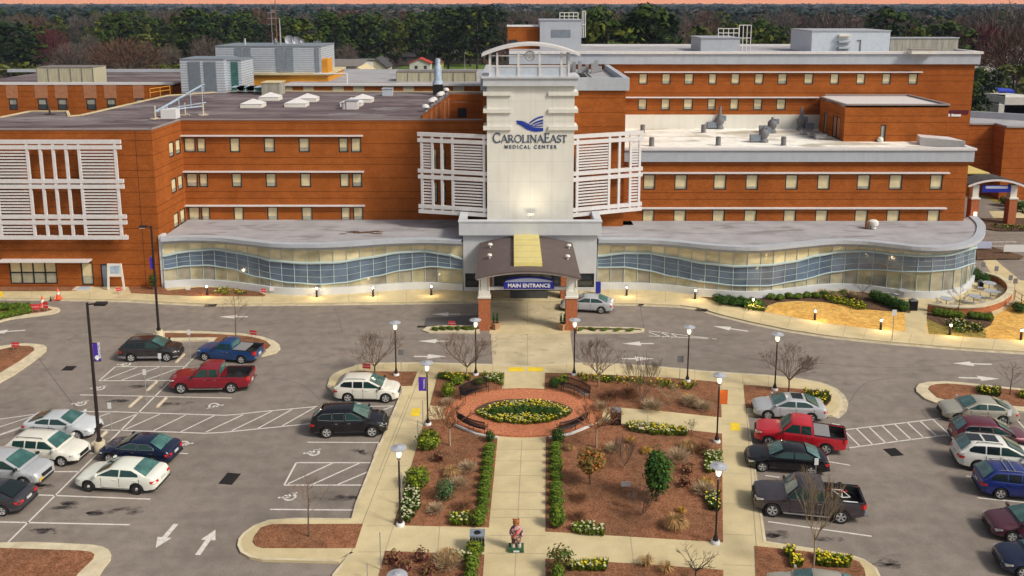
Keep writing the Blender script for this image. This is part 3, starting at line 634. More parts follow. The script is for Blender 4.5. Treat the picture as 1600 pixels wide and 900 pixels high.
# recess walls
wv = Wall((-2.6, dB[1]), (dB[0], dB[1]), 5, zr+.1); 
b = MB(); wb_ = Wall((dB[0], dB[1]-.06), (-2.6, dB[1]-.06), 5, ztop-.02)
wb_.window(hosp, VX(715, 176, dB[1]) - dB[0], VX(729, 176, dB[1]) - dB[0], VZ(184, dB[1]), VZ(169, dB[1]), blind=0, pm='dark_glass')
wb_.mesh(b)
wd = Wall((dA[0]+.08, dA[1]), (dB[0]+.08, dB[1]), 5, zr+.08); b.face([wd.P(0,5),wd.P(wd.L,5),wd.P(wd.L,zr+.08),wd.P(0,zr+.08)])
wc_ = Wall((-2.62, dB[1]), (-2.62, YF), 5, ztop); wc_.mesh(b); hp(b, 'courtyard_wall', 'brick')
b = MB(); b.face([(dA[0], YF, 9), (-2.6, YF, 9), (-2.6, dB[1], 9), (dB[0], dB[1], 9)]); hp(b, 'courtyard_roof', 'roof_grey')
b = MB()
for k in range(5): t = .25 + k*.16; p = wd.P(wd.L*t, 0, .1); b.tube([(p.x, p.y, 9), (p.x, p.y, ztop-.4)], .12, 5)
hp(b, 'downpipe', 'brick_panel')
# ---- aluminium screens
def screen(p, q, zt, zb, mids, fields, name='louvered_screen', ext=.35, tiers=None):
    """p-q plan ends; mids = fractions of the uprights; fields = fraction ranges filled with louvre blades; tiers = z pairs of rails"""
    W = Wall(p, q, zb, zt); b = MB()
    for z in tiers: W.slabq(b, -ext, W.L+ext, z-.19, z+.19, -.12, .12)
    for f in mids: W.slabq(b, W.L*f-.13, W.L*f+.13, zb, zt, -.09, .09)
    hp(b, name, 'white_metal')
    zz = sorted(tiers)
    for f0, f1 in fields:
        for a, c in zip(zz, zz[1:]):
            if c - a < 1.3: continue
            b = MB()
            n = max(3, int((c-a-.4)/.30))
            for k in range(n):
                z = a + .3 + (c-a-.6)*(k+.5)/n; W.slabq(b, W.L*f0+.12, W.L*f1-.12, z-.075, z+.075, -.12, .05)
            hp(b, 'louver_blades', 'white_metal')
    b = MB()
    for z in (tiers[0], tiers[-1], tiers[len(tiers)//2]):
        for f in mids: W.slabq(b, W.L*f-.05, W.L*f+.05, z-.06, z+.06, -.95, -.1)
    hp(b, 'bracket', 'white_metal')
YS = YA - .9
zt = VZ(221, YS); zb = VZ(374, YS)
xs_ = [VX(-70,300,YS), VX(189,300,YS)]
xs_ = xs_
def fr(px): return (VX(px, 300, YS) - xs_[0]) / (xs_[1] - xs_[0])
screen((xs_[0], YS), (xs_[1], YS), zt + .1, zb, [fr(-68), fr(2.0-6), fr(48.5), fr(69), fr(89), fr(109), fr(129), fr(185)],
       [(fr(-68), fr(-4)), (fr(-4), fr(48.5)), (fr(129), fr(185))], tiers=[VZ(371,YS), VZ(347.5,YS), VZ(338.5,YS), VZ(291.5,YS), VZ(283,YS), VZ(230,YS), VZ(221.5,YS)])
zt, zb = 13.0, 5.55
tw = [zb, zb + .55*1.0, VZ(279.5, 84), VZ(270.5, 84), VZ(224, 84.3), VZ(214.5, 84.3)]
YT0 = 83.2
def scr2(x0, Y0, x1, Y1, fr_, fl, pyb, pyt):
    # x0 is at the tower side
    zs = [VZ(336, Y0), VZ(328, Y0), VZ(281, Y0), VZ(271.5, Y0), VZ(223, Y0), VZ(213.5, Y0)]
    a, c = ((x1, Y1), (x0, Y0)) if x1 < x0 else ((x0, Y0), (x1, Y1))
    screen(a, c, zs[-1], zs[0], fr_, fl, ext=.2, tiers=zs)
scr2(VX(762,300,YT0), YT0, VX(657,300,84.9), 84.9, [.03,.19,.33,.49,.95], [(.03,.19),(.49,.95)], 0, 0)
scr2(VX(896,300,YT0), YT0, VX(1000,300,85.9), 85.9, [.05,.52,.67,.84,.98], [(.05,.52),(.84,.98)], 0, 0)
# ---- right wing, three window rows over the glass front
xR0, xR1 = 5.0, VX(1513, 260, YR)
zfb, zft = VZ(252, YR), VZ(234, YR)
wR = Wall((xR0, YR), (xR1, YR), 3.5, zfb); winR = [(1005,1024),(1054,1074),(1115,1135),(1165,1185),(1227,1247),(1277,1297),(1339,1360),(1389,1410),(1453,1473)]
for y0, y1, yb in ((272.5,296.5,270.5),(327.5,350,325.5)):
    for a, c in winR: wR.window(hosp, VX(a,284,YR)-xR0, VX(c,284,YR)-xR0, VZ(y1,YR), VZ(y0,YR), blind=random.choice((.8,.85,.9,.78)))
    shade(wR, VX(1003,270,YR)-xR0, VX(1482,270,YR)-xR0, VZ(yb+.2,YR), .38, .14)
b = MB(); wR.mesh(b); w2 = Wall((xR1, YR), (xR1, YB+16), 0, zfb); w2.mesh(b)
wRg = Wall((xR1-9, YR-.02), (xR1, YR-.02), 0, 3.5); wRg.mesh(b)
hp(b, 'brick_wall', 'brick')
b = MB(); b.prism([(xR0, YR-.35), (xR1+.35, YR-.35), (xR1+.35, YB), (xR1-.3, YB), (xR1-.3, YR+.35), (xR0, YR+.35)], zfb, zft); hp(b, 'fascia', 'fascia')
b = MB(); b.prism([(xR0, YR-.5), (xR1+.5, YR-.5), (xR1+.5, YB), (xR1-.1, YB), (xR1-.1, YR+.3), (xR0, YR+.3)], zft, zft+.22); hp(b, 'cornice', 'white_metal')
b = MB(); b.prism([(xR0, YR), (xR1, YR), (xR1, YB), (xR0, YB)], zft-.5, zft-.15); hp(b, 'white_roof', 'roof_white')
# ---- tall rear building
zBt, zBf = VZ(84, YB), VZ(100, YB); xB0, xB1 = -0.35, VX(1519, 150, YB)
wB = Wall((xB0, YB), (xB1, YB), 6, zBf); winB = [(998,1012),(1034,1048),(1069,1084),(1107,1120),(1142,1156),(1179,1193),(1215,1230),(1256,1271),(1297,1311),(1338,1352),(1378,1392),(1419,1434)]
for y0, y1, n in ((114.5,132,12),(154,172,7)):
    for a, c in winB[:n]: wB.window(hosp, VX(a,123,YB)-xB0, VX(c,123,YB)-xB0, VZ(y1,YB), VZ(y0,YB), blind=random.choice((.72,.8,.66)))
    shade(wB, VX(975,112,YB)-xB0, VX(1440 if n > 8 else 1281,112,YB)-xB0, VZ(y0-1.2,YB), .4, .13)
b = MB(); wB.mesh(b); w3 = Wall((xB1, YB), (xB1, YB+18), 0, zBf); w3.mesh(b); hp(b, 'brick_wall', 'brick')
b = MB(); b.box(xB0, xB1+.4, YB-.4, YB+18, zBf, zBt); hp(b, 'fascia', 'fascia')
b = MB(); 
for q in ((xB0, xB1+.6, YB-.6, YB+.3), (xB1, xB1+.6, YB+.3, YB+18), (xB0, xB1, YB+17.5, YB+18)): b.box(q[0], q[1], q[2], q[3], zBt+.002, zBt+.3)
hp(b, 'cornice', 'white_metal')
b = MB(); b.box(xB0, xB1, YB+.3, YB+17.5, zBt-.1, zBt+.05); hp(b, 'rear_roof', 'roof_grey')
b = MB(); b.box(xR0+2, VX(1325,190,YB), YB-.35, YB-.01, zft-.2, VZ(179, YB)); hp(b, 'roof_upstand', 'white_panel')
b = MB(); b.box(VX(1482,176,YB), xB1-.3, YB-.06, YB-.01, VZ(178.5,YB), VZ(172,YB)); hp(b, 'dark_band', 'far_red')
# lettering on the rear wall, under the band (illegible small white letters in the photograph)
b = MB(); z = VZ(182, YB)
for k, px in enumerate((1481,1486,1489,1492,1495,1498)): x = VX(px, 182, YB); b.box(x, x+.22, YB-.08, YB-.012, z, z+(.34 if k < 2 else .28))
hp(b, 'wall_lettering', 'white_letter')
# ---- penthouse on the white roof
yP = G(1340, 222, zft-.2).y; pz = VZ(163.5, yP); px0, px1 = VX(1319, 200, yP), VX(1480, 200, yP); pb = G(1280, 208, zft-.2)
zP = zft - .2
poly = [(px0, yP), (px1, yP), (px1, YB-.4), (VX(1287,170,YB-.4), YB-.4), (VX(1281,175,YB-2.5), YB-2.5)]
wp1 = Wall((px0, yP), (px1, yP), zP, pz); wp1.window(hosp, VX(1376,200,yP)-px0, VX(1384.5,200,yP)-px0, zP+.1, VZ(195,yP), blind=0, pm='weathered', name='door')
b = MB(); wp1.mesh(b); wp2 = Wall(poly[4], (px0, yP), zP, pz)
wp2.window(hosp, wp2.L*.2, wp2.L*.3, zP+.1, zP+2.6, blind=0, pm='weathered', name='door'); wp2.window(hosp, wp2.L*.55, wp2.L*.85, zP+.1, zP+2.6, cols=2, blind=0, pm='brick_panel', name='door')
wp2.mesh(b); wp3 = Wall((px1, yP), (px1, YB), zP, pz); wp3.mesh(b); wp4 = Wall(poly[3], poly[4], zP, pz); wp4.mesh(b); hp(b, 'penthouse_wall', 'brick')
b = MB(); b.prism(poly, pz-.3, pz-.12); hp(b, 'penthouse_roof', 'white_metal')
b = MB()
for i in range(4): 
    a, c = poly[i-1] if i else poly[4], poly[i]; b.beam((a[0],a[1],pz), (c[0],c[1],pz), .3, .16)
hp(b, 'penthouse_parapet', 'roof_edge')
b = MB(); b.prism([(VX(1434,225,yP-2), yP-2.5), (xR1, YR+1), (xR1-.3, YR+4), (VX(1430,210,yP), yP-.4)], zP, zft+.75); hp(b, 'roof_curb', 'white_metal')
# ---- centre block behind the tower
YM = 85.8; xM0, xM1 = -2.95, VX(978, 145, YM); zMf, zMt = VZ(141, YM), VZ(121.5, YM)
b = MB(); Wall((xM0, YM), (xM1, YM), 4, zMf).mesh(b); Wall((xM1, YM), (xM1, YB), 4, zMf).mesh(b); Wall((xM0, YB), (xM0, YM), 9, zMf).mesh(b); hp(b, 'brick_wall', 'brick')
b = MB()
for q in ((xM0-.2, xM1+.3, YM-.3, YM+.25), (xM1-.25, xM1+.3, YM+.25, YB-.45), (xM0-.2, xM0+.25, YM+.25, YB-.45)): b.box(*q, zMf, zMt)
hp(b, 'fascia', 'fascia')
b = MB(); b.box(xM0, xM1, YM, YB-.45, zMt-.8, zMt-.55); hp(b, 'centre_roof', 'roof_grey')
b = MB(); 
for k in range(3): b.box(xM1-3-k*1.1, xM1-2.94-k*1.1, YM+1.5, YM+12, zMt-.5, zMt-.42)
b.box(xM1-5.5, xM1-3.3, YM+7, YM+11, zMt-.54, zMt-.46); hp(b, 'roof_conduit', 'dark_frame')
b = MB(); 
for k in range(9): b.box(xM1-5.4+k*.5, xM1-5.0+k*.5, YM+12+k%3, YM+12.6+k%3, zMt-.5, zMt+.1+.25*(k%4))
hp(b, 'roof_plant', 'galv')
b = MB(); b.box(4.6, 4.9, YM-.5, YM, 5, 7.5); b.box(6.1,12.6,YM+.5,YR-.02,4,5.2); hp(b, 'wall_base', 'brick')
# ---- signboard tower
YT = 83.0; tx0, tx1 = VX(761, 250, YT), VX(896.6, 250, YT); ztw = VZ(134, YT)
b = MB(); b.box(tx0, tx1, YT, YM+.5, 5.0, ztw); hp(b, 'sign_tower', 'white_panel')
b = MB()
for k in (1, 2, 3): x = tx0 + (tx1-tx0)*k/4; b.box(x-.012, x+.012, YT-.006, YT+.01, 6.5, ztw-.01)
for k in range(1, 7): z = 6.5 + k*2.0; b.box(tx0+.02, tx1-.02, YT-.007, YT+.01, z-.012, z+.012)
hp(b, 'panel_joint', 'joint')
b = MB()
for y in (147, 174, 201):
    z0, z1 = VZ(y+3, YT-.4), VZ(y-3.2, YT-.4)
    b.box(tx0-.35, VX(799, y, YT-.4), YT-.2, YT-.01, z0, z1); b.box(VX(857, y, YT-.4), tx1+.35, YT-.2, YT-.01, z0, z1)
    b.box(tx0-.35, tx0-.01, YT-.01, YM-.35, z0, z1); b.box(tx1+.01, tx1+.35, YT-.01, YM-.35, z0, z1)
hp(b, 'tower_fin', 'white_panel')
b = MB(); b.box(tx0-.35, tx1+.3, YT-.4, YM+1, ztw+.001, ztw+.75); b.box(tx0-.5, tx1+.45, YT-.55, YM+1.1, ztw+.751, ztw+.95); hp(b, 'tower_cornice', 'grey_panel')
zc = ztw + .95
b = MB()
posts = [765.5, 777, 810, 843, 877, 888.5]
ztp = VZ(103, YT)
for p in posts: x = VX(p, 110, YT); b.box(x-.1, x+.1, YT-.3, YT-.1, zc, VZ(82, YT)); 
for p in (765.5, 888.5): x = VX(p, 110, YT); b.box(x-.1, x+.1, YT+2.2, YT+2.4, zc, VZ(84, YT)); b.box(x-.06, x+.06, YT-.1, YT+2.2, ztp-.1, ztp)
xa, xb_ = VX(765.5,110,YT), VX(888.5,110,YT); b.box(xa, xb_, YT-.27, YT-.13, ztp-.06, ztp+.08); b.box(xa, xb_, YT-.25, YT-.15, VZ(87,YT)-.04, VZ(87,YT)+.04)
hp(b, 'crown_frame', 'white_metal')
b = MB(); b.box(xa+.1, xb_-.1, YT-.22, YT-.18, zc, ztp-.06); hp(b, 'crown_screen', 'silver_siding')
b = MB(); n = 24; xc = (tx0+tx1)/2; zA = VZ(71, YT); zE = VZ(88, YT); hw = VX(906, 90, YT) - xc
arc = [(xc + hw*(2*i/n-1), zE + (zA-zE)*(1-(2*i/n-1)**2)) for i in range(n+1)]
for (x0, z0), (x1, z1) in zip(arc, arc[1:]): b.mesh([(x0,YT-.7,z0),(x1,YT-.7,z1),(x1,YT+2.9,z1),(x0,YT+2.9,z0),(x0,YT-.7,z0+.24),(x1,YT-.7,z1+.24),(x1,YT+2.9,z1+.24),(x0,YT+2.9,z0+.24)], [(0,3,2,1),(4,5,6,7),(0,1,5,4),(1,2,6,5),(2,3,7,6),(3,0,4,7)])
hp(b, 'crown_arch', 'white_metal')
b = MB(); mx_ = VX(828, 87, YT); mz = VZ(87, YT)
b.tube([(mx_+.42*math.cos(a), YT-.3, mz+.42*math.sin(a)) for a in [2*PI*k/20 for k in range(21)]], .09, 5)
b.lathe((mx_, YT-.34, mz), [(0,-.02),(.27,-.02),(.27,.05),(0,.05)], 12, ax='y'); hp(b, 'round_emblem', 'galv')
# logo
def plate(b, pts, Y, th=.05): 
    q = [(VX(x, y, Y), VZ(y, Y)) for x, y in pts]
    ar = sum(q[i][0]*q[(i+1)%len(q)][1]-q[(i+1)%len(q)][0]*q[i][1] for i in range(len(q)))
    if ar < 0: q = q[::-1]
    n = len(q); b.face([(x, Y-th, z) for x, z in q])
    for i in range(n): a, c = q[i], q[(i+1)%n]; b.face([(a[0],Y,a[1]),(c[0],Y,c[1]),(c[0],Y-th,c[1]),(a[0],Y-th,a[1])])
def zp(pts): return [(640 + x/4.286, 40 + y/4.286) for x, y in pts]
b = MB()
def band(top, bot): 
    tp, bt = catmull(top, 5), catmull(bot, 5)
    for i in range(len(tp)-1): plate(b, zp([tp[i], tp[i+1], bt[i+1], bt[i]]), YT)
band([(718,634),(745,640),(785,662),(835,682),(895,684)], [(718,656),(745,668),(785,694),(835,709),(895,706)])
band([(738,636),(770,643),(805,662),(850,672),(895,668)], [(738,636.5),(768,648),(803,668),(850,677),(895,673)])
band([(800,652),(825,630),(860,612),(895,604)], [(808,655),(830,640),(862,622),(895,613)])
band([(818,659),(842,645),(868,634),(895,628)], [(826,662),(847,654),(870,645),(895,640)])
band([(838,665),(858,657),(875,651),(895,647)], [(846,668),(862,663),(877,660),(895,657)])
hp(b, 'wave_logo', 'logo_blue')
# lettering with small serifs, drawn stroke by stroke
def arcp(cx, cy, rx_, ry_, a0, a1, n=10): return [(cx+rx_*math.cos(R(a0+(a1-a0)*i/n)), cy+ry_*math.sin(R(a0+(a1-a0)*i/n))) for i in range(n+1)]
GL = {
 'C': (.86, [(arcp(.45,.5,.42,.5,48,312,14), .12), ([(.74,.74),(.76,.98)], .05), ([(.74,.26),(.76,.04)], .05)]),
 'A': (.86, [([(.03,0),(.42,1.0)], .07), ([(.40,1.0),(.82,0)], .14), ([(.18,.34),(.66,.34)], .06), ([(-.03,.02),(.14,.02)], .05), ([(.68,.02),(.92,.02)], .05)]),
 'R': (.84, [([(.16,0),(.16,1)], .13), ([(.16,.97),(.4,.97)]+arcp(.42,.74,.2,.23,90,-90,8)+[(.16,.5)], .08), ([(.38,.5),(.8,0)], .13), ([(.02,.02),(.3,.02)], .05), ([(.02,.98),(.2,.98)], .05)]),
 'O': (1.0, [(arcp(.5,.5,.43,.49,0,360,20), .11)]),
 'L': (.66, [([(.16,0),(.16,1)], .13), ([(.02,.03),(.6,.03)], .07), ([(.59,.02),(.62,.22)], .05), ([(.02,.98),(.3,.98)], .05)]),
 'I': (.36, [([(.17,0),(.17,1)], .13), ([(.03,.02),(.31,.02)], .05), ([(.03,.98),(.31,.98)], .05)]),
 'N': (.98, [([(.15,0),(.15,1)], .07), ([(.13,1),(.83,0)], .14), ([(.83,0),(.83,1)], .07), ([(.02,.02),(.28,.02)], .05), ([(.0,.98),(.2,.98)], .05), ([(.7,.98),(.96,.98)], .05)]),
 'E': (.66, [([(.16,0),(.16,1)], .13), ([(.02,.03),(.58,.03)], .07), ([(.02,.97),(.55,.97)], .07), ([(.16,.52),(.48,.52)], .06), ([(.57,.02),(.6,.2)], .05), ([(.54,.98),(.55,.82)], .05), ([(.48,.62),(.48,.42)], .05)]),
 'S': (.6, [(arcp(.3,.74,.2,.24,30,270,9)+arcp(.3,.26,.22,.25,90,-150,9), .11), ([(.5,.8),(.5,.97)], .05), ([(.08,.2),(.08,.03)], .05)]),
 'T': (.72, [([(.36,0),(.36,1)], .13), ([(.04,.97),(.68,.97)], .07), ([(.04,.98),(.02,.78)], .05), ([(.68,.98),(.70,.78)], .05), ([(.22,.02),(.5,.02)], .05)]),
}
def word(b, s, x0, x1, z, h, small, Y):
    tot = sum(GL[c.upper()][0] * (h if c.isupper() else small) for c in s) ; k = (x1-x0)/tot; x = x0
    for c in s:
        adv, strokes = GL[c.upper()]; hh = h if c.isupper() else small
        for pts, wd_ in strokes:
            P_ = [(x + px_*hh*k*.97, z + pz_*hh) for px_, pz_ in pts]; wdd = wd_*hh*1.05
            for i in range(len(P_)-1):
                a, c_ = Vector((P_[i][0], Y, P_[i][1])), Vector((P_[i+1][0], Y, P_[i+1][1]))
                d = (c_-a).normalized()*.01; b.beam(a-d, c_+d, .05, .05) if False else b.mesh([*(lambda n: [a-n, c_-n, c_+n, a+n, a-n-Vector((0,.06,0)), c_-n-Vector((0,.06,0)), c_+n-Vector((0,.06,0)), a+n-Vector((0,.06,0))])(Vector((-(c_-a).normalized().z, 0, (c_-a).normalized().x))*wdd/2)], [(4,5,6,7),(0,1,5,4),(1,2,6,5),(2,3,7,6),(3,0,4,7)])
        x += adv*hh*k
b = MB(); z = VZ(222.5, YT); h = VZ(208, YT) - z
word(b, 'CarolinaEast', VX(770.5,215,YT), VX(886,215,YT), z, h, h*.80, YT-.001); hp(b, 'name_lettering', 'letter_navy')
text('MEDICAL CENTER', .50, 'letter_navy', hosp, (VX(829,230,YT)-2, YT-.03-90, VZ(232,YT)), sx=.93, space=1.45, bold=.006, name='subtitle_lettering')
# floodlight on the entrance roof that washes the tower face
fl = thing('tower_floodlight', 'small floodlight on the entrance roof washing the white tower', 'floodlight', ((tx0+tx1)/2, YT-1.3, 7.1))
b = MB(); b.box(-.3,.3,-.1,.1,.25,.5); b.tube([(0,0,0),(0,0,.3)],.04,5); b.build('housing','galv',fl,local=True)
li = bpy.data.lights.new('flood_beam','SPOT'); li.energy = 400; li.color = (1,.86,.58); li.spot_size = R(140); li.spot_blend = 1; li.shadow_soft_size = .3
lo = bpy.data.objects.new('flood_beam', li); C.objects.link(lo); lo.parent = fl; lo.location = (0,-1.6,.2); lo.rotation_euler = (R(140),0,0)
# ---- entrance block in front of the tower
YE = 80.4; ex0, ex1 = VX(724, 450, YE), VX(932, 450, YE); ze = VZ(366, YE); zct = VZ(347, YE-.3)
we = Wall((ex0, YE), (ex1, YE), 0.1, ze, .5)
for a, c in ((727,757),(899,928)): we.window(hosp, VX(a,455,YE)-ex0, VX(c,455,YE)-ex0, .5, 1.9, rows=2, blind=0, pm='dark_glass', name='window')
we.window(hosp, VX(772,455,YE)-ex0, VX(884,455,YE)-ex0, .12, 3.1, cols=6, blind=0, pm='dark_glass', name='entrance_door', fr=.1)
b = MB(); we.mesh(b); b.box(ex0, ex0+.02, YE, YF-.1, .1, ze); b.box(ex1-.02, ex1, YE, YR-.1, .1, ze); hp(b, 'entrance_wall', 'grey_panel')
b = MB()
for q in ((ex0-.35, ex1+.35, YE-.4, YE+.2), (ex0-.35, ex0+.3, YE+.2, YM-1.2), (ex1-.3, ex1+.35, YE+.2, YM-1.2)): b.box(*q, ze, zct); b.box(q[0]-.06 if q[0] < 5 else q[0], q[1]+.06, q[2]-.06, q[3], zct+.001, zct+.13)
hp(b, 'entrance_cornice', 'grey_panel')
b = MB(); b.box(ex0, ex1, YE+.1, YM, ze-.2, ze+.1); hp(b, 'entrance_roof', 'roof_grey')
b = MB(); 
for px in (745,772,799,826,853,880,907): x = VX(px,355,YE); b.box(x-.01, x+.01, YE-.008, YE, 3, ze-.01)
hp(b, 'panel_joint', 'joint')
b = MB(); b.box(VX(930.5,455,79.6), VX(938.5,455,79.6), 79.5, 79.6, .2, 1.35); hp(b, 'entrance_panel', 'sign_blue')
# ---- wavy glass fronts
def wavy(base_pts, blue_top, blue_bot, base_top, roof_edge, back_y, nm, step, ends=None):
    zcap = 5.35
    bp = [G(x, y, .13) for x, y in base_pts]; bp = catmull([(p.x, p.y) for p in bp], 12)
    # resample to even columns
    Ls = [0.0]
    for a, c in zip(bp, bp[1:]): Ls.append(Ls[-1] + math.dist(a, c))
    n = max(2, int(Ls[-1] / step)); sub = 2; pts = []
    for i in range(n*sub+1):
        t = Ls[-1]*i/(n*sub); k = max(j for j in range(len(Ls)) if Ls[j] <= t+1e-9); k = min(k, len(bp)-2)
        f = (t-Ls[k])/max(1e-9, Ls[k+1]-Ls[k]); pts.append((bp[k][0]+(bp[k+1][0]-bp[k][0])*f, bp[k][1]+(bp[k+1][1]-bp[k][1])*f))
    def nrm(i):
        a, c = pts[max(0,i-1)], pts[min(len(pts)-1,i+1)]; d = Vector((c[0]-a[0], c[1]-a[1])).normalized(); return Vector((d.y, -d.x))
    N = [nrm(i) for i in range(len(pts))]
    def pxat(x, y, z):      # horizontal picture position of the column at height z
        dz = z - CAM_H; return 800 + F_PX * x / (y*_c - dz*_s)
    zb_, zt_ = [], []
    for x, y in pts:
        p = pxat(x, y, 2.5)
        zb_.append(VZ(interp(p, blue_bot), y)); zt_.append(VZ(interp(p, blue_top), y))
    zbase = .80; zhead = 4.55
    def surf(name, m, z0s, z1s, out):
        b = MB()
        for i in range(len(pts)-1):
            if z1s[i]-z0s[i] < .03 and z1s[i+1]-z0s[i+1] < .03: continue
            q = [(pts[j][0]+N[j].x*out, pts[j][1]+N[j].y*out) for j in (i, i+1)]
            b.face([(*q[0], z0s[i]), (*q[1], z0s[i+1]), (*q[1], z1s[i+1]), (*q[0], z1s[i])], (i//sub*7+i//sub//3) % 3 if 'glass' in m else 0)
        return hp(b, name, [m, m+'0', m+'1'] if 'glass' in m else m, smooth=True)
    L_ = len(pts)
    zb_ = [max(zbase+.05, q) for q in zb_]
    surf('glass_base', 'base_white', [.1]*L_, [zbase]*L_, .22)
    b = MB()
    for i in range(L_-1):
        q = [(pts[j][0]+N[j].x*o, pts[j][1]+N[j].y*o, zbase) for j, o in ((i,.22),(i+1,.22),(i+1,-.1),(i,-.1))]; b.face(q)
    hp(b, 'base_ledge', 'base_white')
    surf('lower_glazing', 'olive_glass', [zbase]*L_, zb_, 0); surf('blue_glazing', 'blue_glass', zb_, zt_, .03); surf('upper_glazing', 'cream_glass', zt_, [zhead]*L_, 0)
    surf('glass_head', 'fascia', [zhead]*L_, [5.0]*L_, .02)
    b = MB()
    for i in range(0, L_, sub):
        x, y = pts[i][0]+N[i].x*.04, pts[i][1]+N[i].y*.04; b.tube([(x, y, zbase), (x, y, zhead)], .032, 4, cap=False)
    for f in (.33, .66):
        b.tube([(pts[i][0]+N[i].x*.05, pts[i][1]+N[i].y*.05, zb_[i]+(zt_[i]-zb_[i])*f) for i in range(L_)], .018, 4, cap=False)
    hp(b, 'mullion', 'teal_frame')
    b = MB()
    for zz in (zb_, zt_): b.tube([(pts[i][0]+N[i].x*.09, pts[i][1]+N[i].y*.09, zz[i]) for i in range(L_)], .12 if zz is zt_ else .075, 6)
    hp(b, 'wave_rail', 'teal_frame')
    # roof cap with overhang and roof
    cap = [(pts[i][0]+N[i].x*.75, pts[i][1]+N[i].y*.75) for i in range(L_)]; inn = [(pts[i][0]-N[i].x*.05, pts[i][1]-N[i].y*.05) for i in range(L_)]
    b = MB()
    for i in range(L_-1):
        a, c, d, e = cap[i], cap[i+1], inn[i+1], inn[i]
        b.mesh([(*a,5.0),(*c,5.0),(*d,5.0),(*e,5.0),(*a,5.34),(*c,5.34),(*d,5.34),(*e,5.34)], [(0,3,2,1),(4,5,6,7),(0,1,5,4),(2,3,7,6)])
    hp(b, 'roof_cap', 'fascia')
    b = MB(); b.face([(x, y, 5.2) for x, y in [inn[0]]+inn[1:]] + [(inn[-1][0], back_y, 5.2), (inn[0][0], back_y, 5.2)]) if ends is None else b.face([(x, y, 5.2) for x, y in inn] + [(x, y, 5.2) for x, y in ends])
    hp(b, 'glass_front_roof', 'roof_grey')
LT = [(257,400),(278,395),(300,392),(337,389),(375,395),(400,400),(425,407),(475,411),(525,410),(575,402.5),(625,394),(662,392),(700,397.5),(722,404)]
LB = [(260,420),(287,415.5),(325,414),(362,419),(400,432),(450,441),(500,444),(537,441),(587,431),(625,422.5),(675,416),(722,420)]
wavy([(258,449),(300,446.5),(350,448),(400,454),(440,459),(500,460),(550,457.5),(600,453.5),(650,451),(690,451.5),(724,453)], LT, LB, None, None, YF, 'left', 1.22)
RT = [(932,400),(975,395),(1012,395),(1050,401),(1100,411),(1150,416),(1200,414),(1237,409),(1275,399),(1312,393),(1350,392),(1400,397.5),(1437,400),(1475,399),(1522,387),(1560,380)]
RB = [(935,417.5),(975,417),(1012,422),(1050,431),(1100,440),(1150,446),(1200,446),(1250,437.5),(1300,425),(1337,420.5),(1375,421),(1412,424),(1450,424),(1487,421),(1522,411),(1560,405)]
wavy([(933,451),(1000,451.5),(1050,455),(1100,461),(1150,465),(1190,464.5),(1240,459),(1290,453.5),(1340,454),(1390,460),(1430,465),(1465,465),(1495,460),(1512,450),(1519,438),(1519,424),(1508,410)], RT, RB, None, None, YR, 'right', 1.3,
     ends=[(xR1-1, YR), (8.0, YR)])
# wall stub where the glass meets the brick
b = MB(); xx = VX(255, 445, 82.2); b.box(xL-.02, xL+.35, YA-.15, YA+.9, 0.1, 5.4); hp(b, 'end_pier', 'base_white')

# ================================================================== CANOPY
can = thing('entrance_canopy', 'arched brown canopy with yellow skylight on brick columns, reading Main Entrance', 'canopy', (1.5, 75, 0))
def cp(b, name, m, **k): return b.build(name, m, can, **k)
Yf, Yb_ = 69.6, YE-.05
zf = VZ(437, Yf); zpk = VZ(425.5, Yf); cx0, cx1 = VX(742, 437, Yf), VX(908, 437, Yf); cxm = (cx0+cx1)/2; chw = (cx1-cx0)/2
n = 28; 
def cz(t): return zf + (zpk-zf)*(1-t*t)
b = MB(); th = .14
for i in range(n):
    t0, t1_ = 2*i/n-1, 2*(i+1)/n-1; x0, x1 = cxm+chw*t0, cxm+chw*t1_; z0, z1 = cz(t0), cz(t1_)
    b.mesh([(x0,Yf,z0),(x1,Yf,z1),(x1,Yb_,z1),(x0,Yb_,z0),(x0,Yf,z0+th),(x1,Yf,z1+th),(x1,Yb_,z1+th),(x0,Yb_,z0+th)], [(0,3,2,1),(4,5,6,7),(0,1,5,4),(2,3,7,6)] + ([(3,0,4,7)] if i == 0 else []) + ([(1,2,6,5)] if i == n-1 else []))
cp(b, 'canopy_roof', 'canopy_brown', smooth=True, ang=30)
b = MB()
for yy in (Yf+.35, Yf+5.2, Yb_-.4):
    for i in range(n):
        t0, t1_ = (2*i/n-1)*.97, (2*(i+1)/n-1)*.97; b.beam((cxm+chw*t0, yy, cz(t0)-.11), (cxm+chw*t1_, yy, cz(t1_)-.11), .16, .18)
cp(b, 'arch_rib', 'white_metal')
b = MB(); sx0, sx1 = VX(803,400,73), VX(846,400,73)
for i in range(6):
    a = sx0+(sx1-sx0)*i/6; c = sx0+(sx1-sx0)*(i+1)/6; za, zc_ = cz((a-cxm)/chw)+th, cz((c-cxm)/chw)+th
    b.mesh([(a,Yf+1.3,za),(c,Yf+1.3,zc_),(c,Yb_-.3,zc_),(a,Yb_-.3,za),(a,Yf+1.4,za+.3),(c,Yf+1.4,zc_+.3),(c,Yb_-.3,zc_+.3),(a,Yb_-.3,za+.3)], [(4,5,6,7),(0,1,5,4),(2,3,7,6)] + ([(3,0,4,7)] if i == 0 else []) + ([(1,2,6,5)] if i == 5 else []))
cp(b, 'skylight', 'skylight_yellow')
b = MB()
for i in range(1, 5): y = Yf+1+(Yb_-Yf-1.4)*i/5; b.box(sx0, sx1, y-.02, y+.02, cz(0)+th+.30, cz(0)+th+.315)
cp(b, 'skylight_bar', 'stop_cream')
